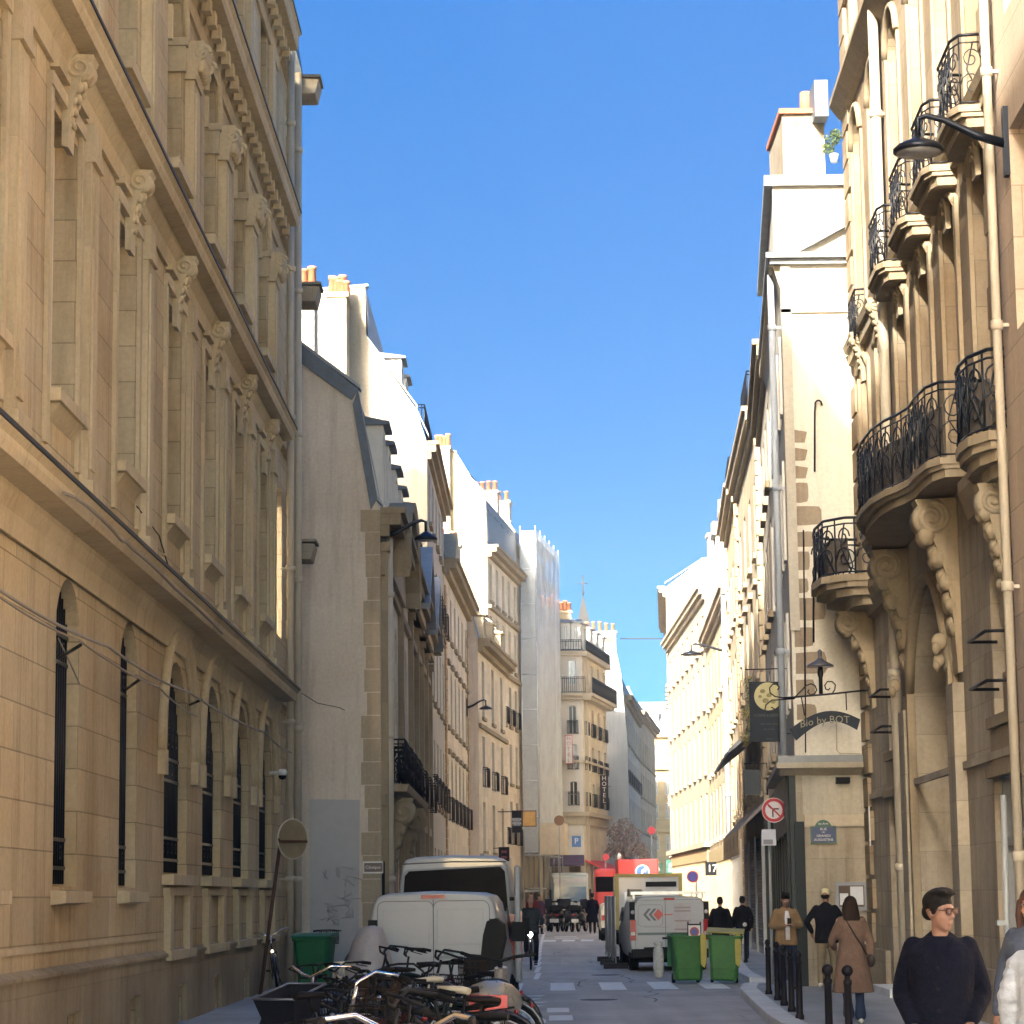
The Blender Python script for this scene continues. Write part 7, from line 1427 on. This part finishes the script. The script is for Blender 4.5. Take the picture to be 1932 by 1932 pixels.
    t = MB(); tm2 = outfit.get('legs', DEN); t.tube([q((0, 0, z)) for z in (1.02, .95, .87, .80)], [(.15 * k, .112 * k), (.165 * k, .118 * k), (.165 * k, .12 * k), (.12 * k, .10 * k)], 16)
    S_ = MB()
    for i, sx in ((0, 1), (1, -1)):
        kn, an, td = legs[i]; hp = q((sx * .085, 0, .88)); kn, an = q(kn), q(an); fl = outfit.get('flare', .058)
        limb(t, [hp, hp + (kn - hp) * .5, kn, kn + (an - kn) * .5, an + (kn - an) * .05], [.095 * k, .084 * k, .068 * k, .062 * k, fl * k])
        td = V(td).normalized(); sh = MB(); hl = an - td * .05 * k; hl.z = an.z - .05 * k; tp = an + td * .17 * k; tp.z = an.z - .055 * k + td.z * .1
        sh.tube([hl, an + V((0, 0, -.035)) * k, an + td * .09 * k + V((0, 0, -.045)) * k, tp], [(.032 * k, .03 * k), (.04 * k, .045 * k), (.045 * k, .032 * k), (.035 * k, .02 * k)], 12).ell(hl, (.032 * k,) * 3).ell(tp, (.034 * k, .034 * k, .02 * k)); sh.build('shoe', outfit.get('shoes', SHB), r)
    remesh(t, 'trousers', tm2, r, vox, 3)
    hm = MB(); hm.F = H.F; rr = random.Random(len(label))
    if hair == 'short':
        hm.ell((0, -.018, .05), (.083, .10, .086), 14, 10).ell((0, .045, .105), (.06, .045, .03), 10, 8).ell((0, -.07, .0), (.07, .045, .06), 10, 8)
        for j in range(14): hm.ell((rr.uniform(-.05, .05), rr.uniform(-.06, .08), .12 + rr.uniform(-.008, .012)), (.022, .028, .016), 7, 5)
    elif hair == 'quiff':
        hm.ell((0, -.02, .06), (.083, .10, .085), 16, 12).ell((0, -.075, .0), (.068, .04, .055), 10, 8).ell((0, .03, .125), (.07, .065, .035), 12, 8)
        for j in range(26): a = rr.uniform(-.06, .06); y = rr.uniform(-.05, .065); hm.ell((a, y, .132 - abs(a) * .3 + y * .08 + rr.uniform(-.006, .014)), (.014, .034, .014), 7, 5)
        for sx in (-1, 1): hm.ell((sx * .074, .005, .02), (.012, .03, .035), 8, 6)
    elif hair == 'bald': hm.ell((0, -.06, .0), (.078, .05, .05), 12, 8)
    elif hair == 'long':
        hm.ell((0, -.015, .045), (.09, .105, .09), 16, 12).tube([(0, -.05, .03), (0, -.07, -.06), (0, -.08, -.15), (0, -.085, -.24), (0, -.08, -.29)], [(.09, .06), (.105, .055), (.12, .05), (.12, .045), (.10, .03)], 16)
        for sx in (-1, 1): hm.tube([(sx * .07, .02, .04), (sx * .09, .015, -.06), (sx * .095, .0, -.16)], [.03, .03, .02], 8)
    if hair != 'cap': remesh(hm, 'hair', hairm, r, max(.007, vox * .55), 1)
    else:
        hm.ell((0, -.07, .0), (.07, .04, .05), 10, 8); hm.build('hair', hairm, r); cp = MB(); cp.F = H.F; cp.lathe([(.088, .03), (.09, .06), (.078, .11), (.045, .135), (.0, .14)], (0, -.01, 0), 18).prism([(-.06, .07), (.06, .07), (.045, .15), (-.045, .15)], 2, .035, .045); cp.build('cap', outfit['cap'], r)
    if extra: extra(r, H, k, q)
    put(r, loc, rz); return r
DN = (0, .05, -1)
STAND = [((.10, .02, .50), (.11, -.01, .09), (.15, 1, 0)), ((-.10, .02, .50), (-.11, -.01, .09), (-.15, 1, 0))]
WALK = [((.10, .16, .52), (.10, .30, .12), (.05, 1, .15)), ((-.10, -.03, .50), (-.10, -.26, .14), (0, 1, -.2))]
AH = [((.25, -.04, 1.13), (.27, .04, .88), DN), ((-.25, -.04, 1.13), (-.27, .04, .88), DN)]
AW = [((.25, -.10, 1.14), (.25, -.02, .90), DN), ((-.25, .04, 1.13), (-.24, .16, .92), DN)]
# 1 foreground man
def glasses(r, H, k, q):
    g = MB(); g.F = H.F
    for sx in (-1, 1): g.tube([(sx * .036 + .026 * cos(t), .098, .012 + .019 * sin(t)) for t in [2 * pi * i / 14 for i in range(14)]], .0035, 5, closed=True).tube([(sx * .062, .096, .02), (sx * .078, .05, .02), (sx * .082, -.02, .012)], .003, 5)
    g.tube([(-.012, .102, .018), (.012, .102, .018)], .003, 5).tube([(-.06, .099, .031), (.06, .099, .031)], .0045, 5); g.build('glasses', mat('dark_red_frames', (.03, .003, .005), .3), r)
    l = MB(); l.F = H.F
    for sx in (-1, 1): l.ell((sx * .036, .0985, .012), (.025, .002, .018), 12, 6)
    l.build('glasses_lens', mat('tinted_lens', (.05, .008, .010), .1, 0, .05, 1, 0, .4), r)
    n = MB(); n.tube([q((.06, .06, 1.45)), q((.0, .10, 1.415)), q((-.06, .06, 1.45))], .012 * k, 6); n.build('neckline', DK, r)
    bt = MB()
    for i in range(4): bt.ell(q((.03, .155, 1.28 - .13 * i)), (.011, .005, .011), 8, 5)
    bt.build('coat_buttons', BLACK, r)
    lp_ = MB()
    for sx in (-1, 1): lp_.prism([(sx * .075, 1.455), (sx * .025, 1.27), (sx * .012, 1.27), (sx * .03, 1.43)], 1, .132, .148)
    lp_.v = [v_ * k for v_ in lp_.v]; lp_.build('lapel', NAVY, r)
person('man in dark navy coat and red glasses walking towards us in the right foreground', 1.70, dict(top=('coat', NAVY), legs=DK), (gx(1771, 15.6), 15.6, .10), radians(172), [((.25, -.09, 1.12), (.19, .10, .94), (-.5, .6, -.5)), ((-.25, -.07, 1.12), (-.17, .12, .95), (.5, .6, -.5))], WALK, 'quiff', HK, SKD, head_yaw=radians(52), vox=.012, pitch_h=radians(4), extra=glasses, bulk=1.35)
# 2 woman from behind
def strap(r, H, k, q):
    b = MB(); b.tube([q((-.10, -.08, 1.44)), q((.0, -.155, 1.25)), q((.12, -.165, 1.05)), q((.19, -.12, .93))], .009 * k, 6); b.build('bag_strap', DPL, r)
    b = MB(); b.ell(q((.26, .02, .86)), (.06, .10, .09)); b.build('bag', mat('dark_leather', (.04, .03, .03), .5), r)
person('woman seen from behind in a long beige coat with long brown hair', 1.63, dict(top=('long', BEI), legs=DEN, shoes=SHW, flare=.085), (gx(1604, 33.4), 33.4, .12), radians(2), [((.26, .0, 1.12), (.27, .02, .87), DN), ((-.27, .06, 1.12), (-.20, .24, 1.02), (0, 1, .2))], [((.10, .08, .50), (.10, .04, .09), (0, 1, 0)), ((-.09, .0, .50), (-.09, -.14, .12), (0, 1, -.1))], 'long', HB, SKIN, female=True, extra=strap, bulk=1.4)
# 3 man with pale cap
person('man seen from behind in a cream cap and dark jacket before the display case', 1.74, dict(top=('jacket', DK), legs=KHA, cap=mat('cream_cap', (.55, .50, .30), .8), shoes=SHW), (gx(1557, 45), 45, .12), radians(-12), [((.30, .02, 1.16), (.30, .10, .95), DN), ((-.33, -.02, 1.17), (-.26, .10, .99), (0, .6, -1))], WALK, 'cap', HK, SKD, vox=.018, bulk=1.5)
# 4 man looking at phone
def phone(r, H, k, q): MB().box(-.035, .035, .30, .31, 1.10, 1.24).build('phone', BLACK, r)
person('man in open tan jacket and white shirt looking down at his phone', 1.68, dict(top=('jacket', TANC), legs=DEN, front=TEE), (gx(1481, 45), 45, .12), radians(186), [((.27, .02, 1.15), (.07, .27, 1.15), (-.6, .5, .3)), ((-.27, .02, 1.15), (-.07, .27, 1.15), (.6, .5, .3))], STAND, 'short', HK, SKD, vox=.018, pitch_h=radians(25), extra=phone, bulk=1.5)
# 5, 6 two walking away
person('bulky person in a long black coat walking away behind the yellow-lidded bin', 1.60, dict(top=('coat', DK), legs=DK), (gx(1358, 58.6), 58.6, .12), radians(-4), AH, WALK, 'short', HB, SKIN, vox=.02, bulk=1.8)
person('person in dark jacket and jeans walking away beside the white-topped bollard', 1.60, dict(top=('jacket', DK), legs=DEN), (gx(1400, 64.6), 64.6, .12), radians(-6), AW, WALK, 'short', HK, SKIN, vox=.02, bulk=1.5)
# 7 cyclist
cbk = bicycle('bicycle ridden towards us by the man in the grey sweater', FR[0], SADB, 'sport', bars=DPL); put(cbk, (gx(1001, 63.3) + .0, 64.1, 0), radians(-91)); lmp = MB().ell((1.0, 0, .86), (.03, .06, .06)).build('lit_lamp', mat('lamp_white', (1, 1, .95), .3, 0, 0, emit=6), cbk)
person('man in grey sweater cycling towards us on the left of the road', 1.72, dict(top=('jacket', GRY), legs=DK), (gx(1001, 63.7), 63.85, .06), radians(180), [((.28, .10, 1.16), (.26, .40, 1.02), (0, 1, -.2)), ((-.28, .10, 1.16), (-.26, .40, 1.02), (0, 1, -.2))], [((.13, .36, .82), (.13, .24, .38), (0, 1, -.1)), ((-.13, .28, .60), (-.12, .18, .16), (0, 1, 0))], 'bald', HB, SKIN, lean=.12, vox=.018, bulk=1.5)
# 8 distant walkers
person('dark-clothed man walking away in the middle of the road near the red truck', 1.88, dict(top=('coat', NAVY), legs=DK), (gx(1117, 118), 118, 0), radians(0), AW, WALK, 'short', HK, SKIN, vox=.025, bulk=1.5)
person('person in dark red top standing left behind the cyclist, left one of the pair', 1.80, dict(top=('jacket', RDC), legs=DK), (gx(1003, 112), 112, .12), radians(160), AH, STAND, 'short', HR, SKIN, vox=.025, bulk=1.4)
person('person in purple-black top beside the one in dark red, behind the cyclist', 1.72, dict(top=('jacket', cloth('plum_knit', (.07, .03, .06))), legs=DK), (gx(1017, 113), 113, .12), radians(200), AH, STAND, 'short', HR, SKIN, vox=.025, bulk=1.4)
# right edge pair
person('woman with long auburn hair and blue-grey top cut off by the right edge', 1.70, dict(top=('coat', SCARF), legs=DK), (gx(1948, 17.4), 17.4, .12), radians(150), AH, STAND, 'long', HR, SKIN, female=True, vox=.014, bulk=1.3)
person('person in a white puffer jacket cut off by the right edge', 1.58, dict(top=('puffer', PUF), legs=DEN), (gx(1962, 15.2), 15.2, .12), radians(-40), AH, STAND, 'short', HB, SKIN, female=True, vox=.014, bulk=1.5)
# mouldings built in one go but standing apart from each other become parts of their own
def islands(o):
    bm = bmesh.new(); bm.from_mesh(o.data); seen = set(); out = []
    for f in bm.faces:
        if f.index in seen: continue
        st = [f]; seen.add(f.index); g = []
        while st:
            q = st.pop(); g.append(q.index)
            for v_ in q.verts:
                for h in v_.link_faces:
                    if h.index not in seen: seen.add(h.index); st.append(h)
        out.append(g)
    bm.free(); return out
for o in list(sc.objects):
    if o.type == 'MESH' and o.name.split('.')[0] in ('impost', 'string_course', 'pier', 'hood_mould', 'band', 'doorway_moulding', 'plinth', 'pediment', 'grip', 'cornice', 'shutter') and len(o.data.polygons) < 3000:
        I = islands(o)
        if 1 < len(I) <= 14:
            for g in I[1:]:
                c = o.copy(); c.data = o.data.copy(); COL.objects.link(c); keep = set(g)
                b = bmesh.new(); b.from_mesh(c.data); bmesh.ops.delete(b, geom=[f for f in b.faces if f.index not in keep], context='FACES'); b.to_mesh(c.data); b.free()
            keep = set(I[0]); b = bmesh.new(); b.from_mesh(o.data); bmesh.ops.delete(b, geom=[f for f in b.faces if f.index not in keep], context='FACES'); b.to_mesh(o.data); b.free()
# thin city haze round everything
hz = MB().box(-120, 120, -70, 330, -1.2, 45).build('haze', None or MATS['white_paint']); hz.data.materials.clear()
hm_ = bpy.data.materials.new('haze_air'); hm_.use_nodes = True; n_ = hm_.node_tree; n_.nodes.clear(); pv = n_.nodes.new('ShaderNodeVolumePrincipled'); pv.inputs['Density'].default_value = .00045; pv.inputs['Color'].default_value = (.88, .92, 1, 1); pv.inputs['Anisotropy'].default_value = .2
ho = n_.nodes.new('ShaderNodeOutputMaterial'); n_.links.new(pv.outputs[0], ho.inputs['Volume']); hz.data.materials.append(hm_); tag(hz, kind='stuff')
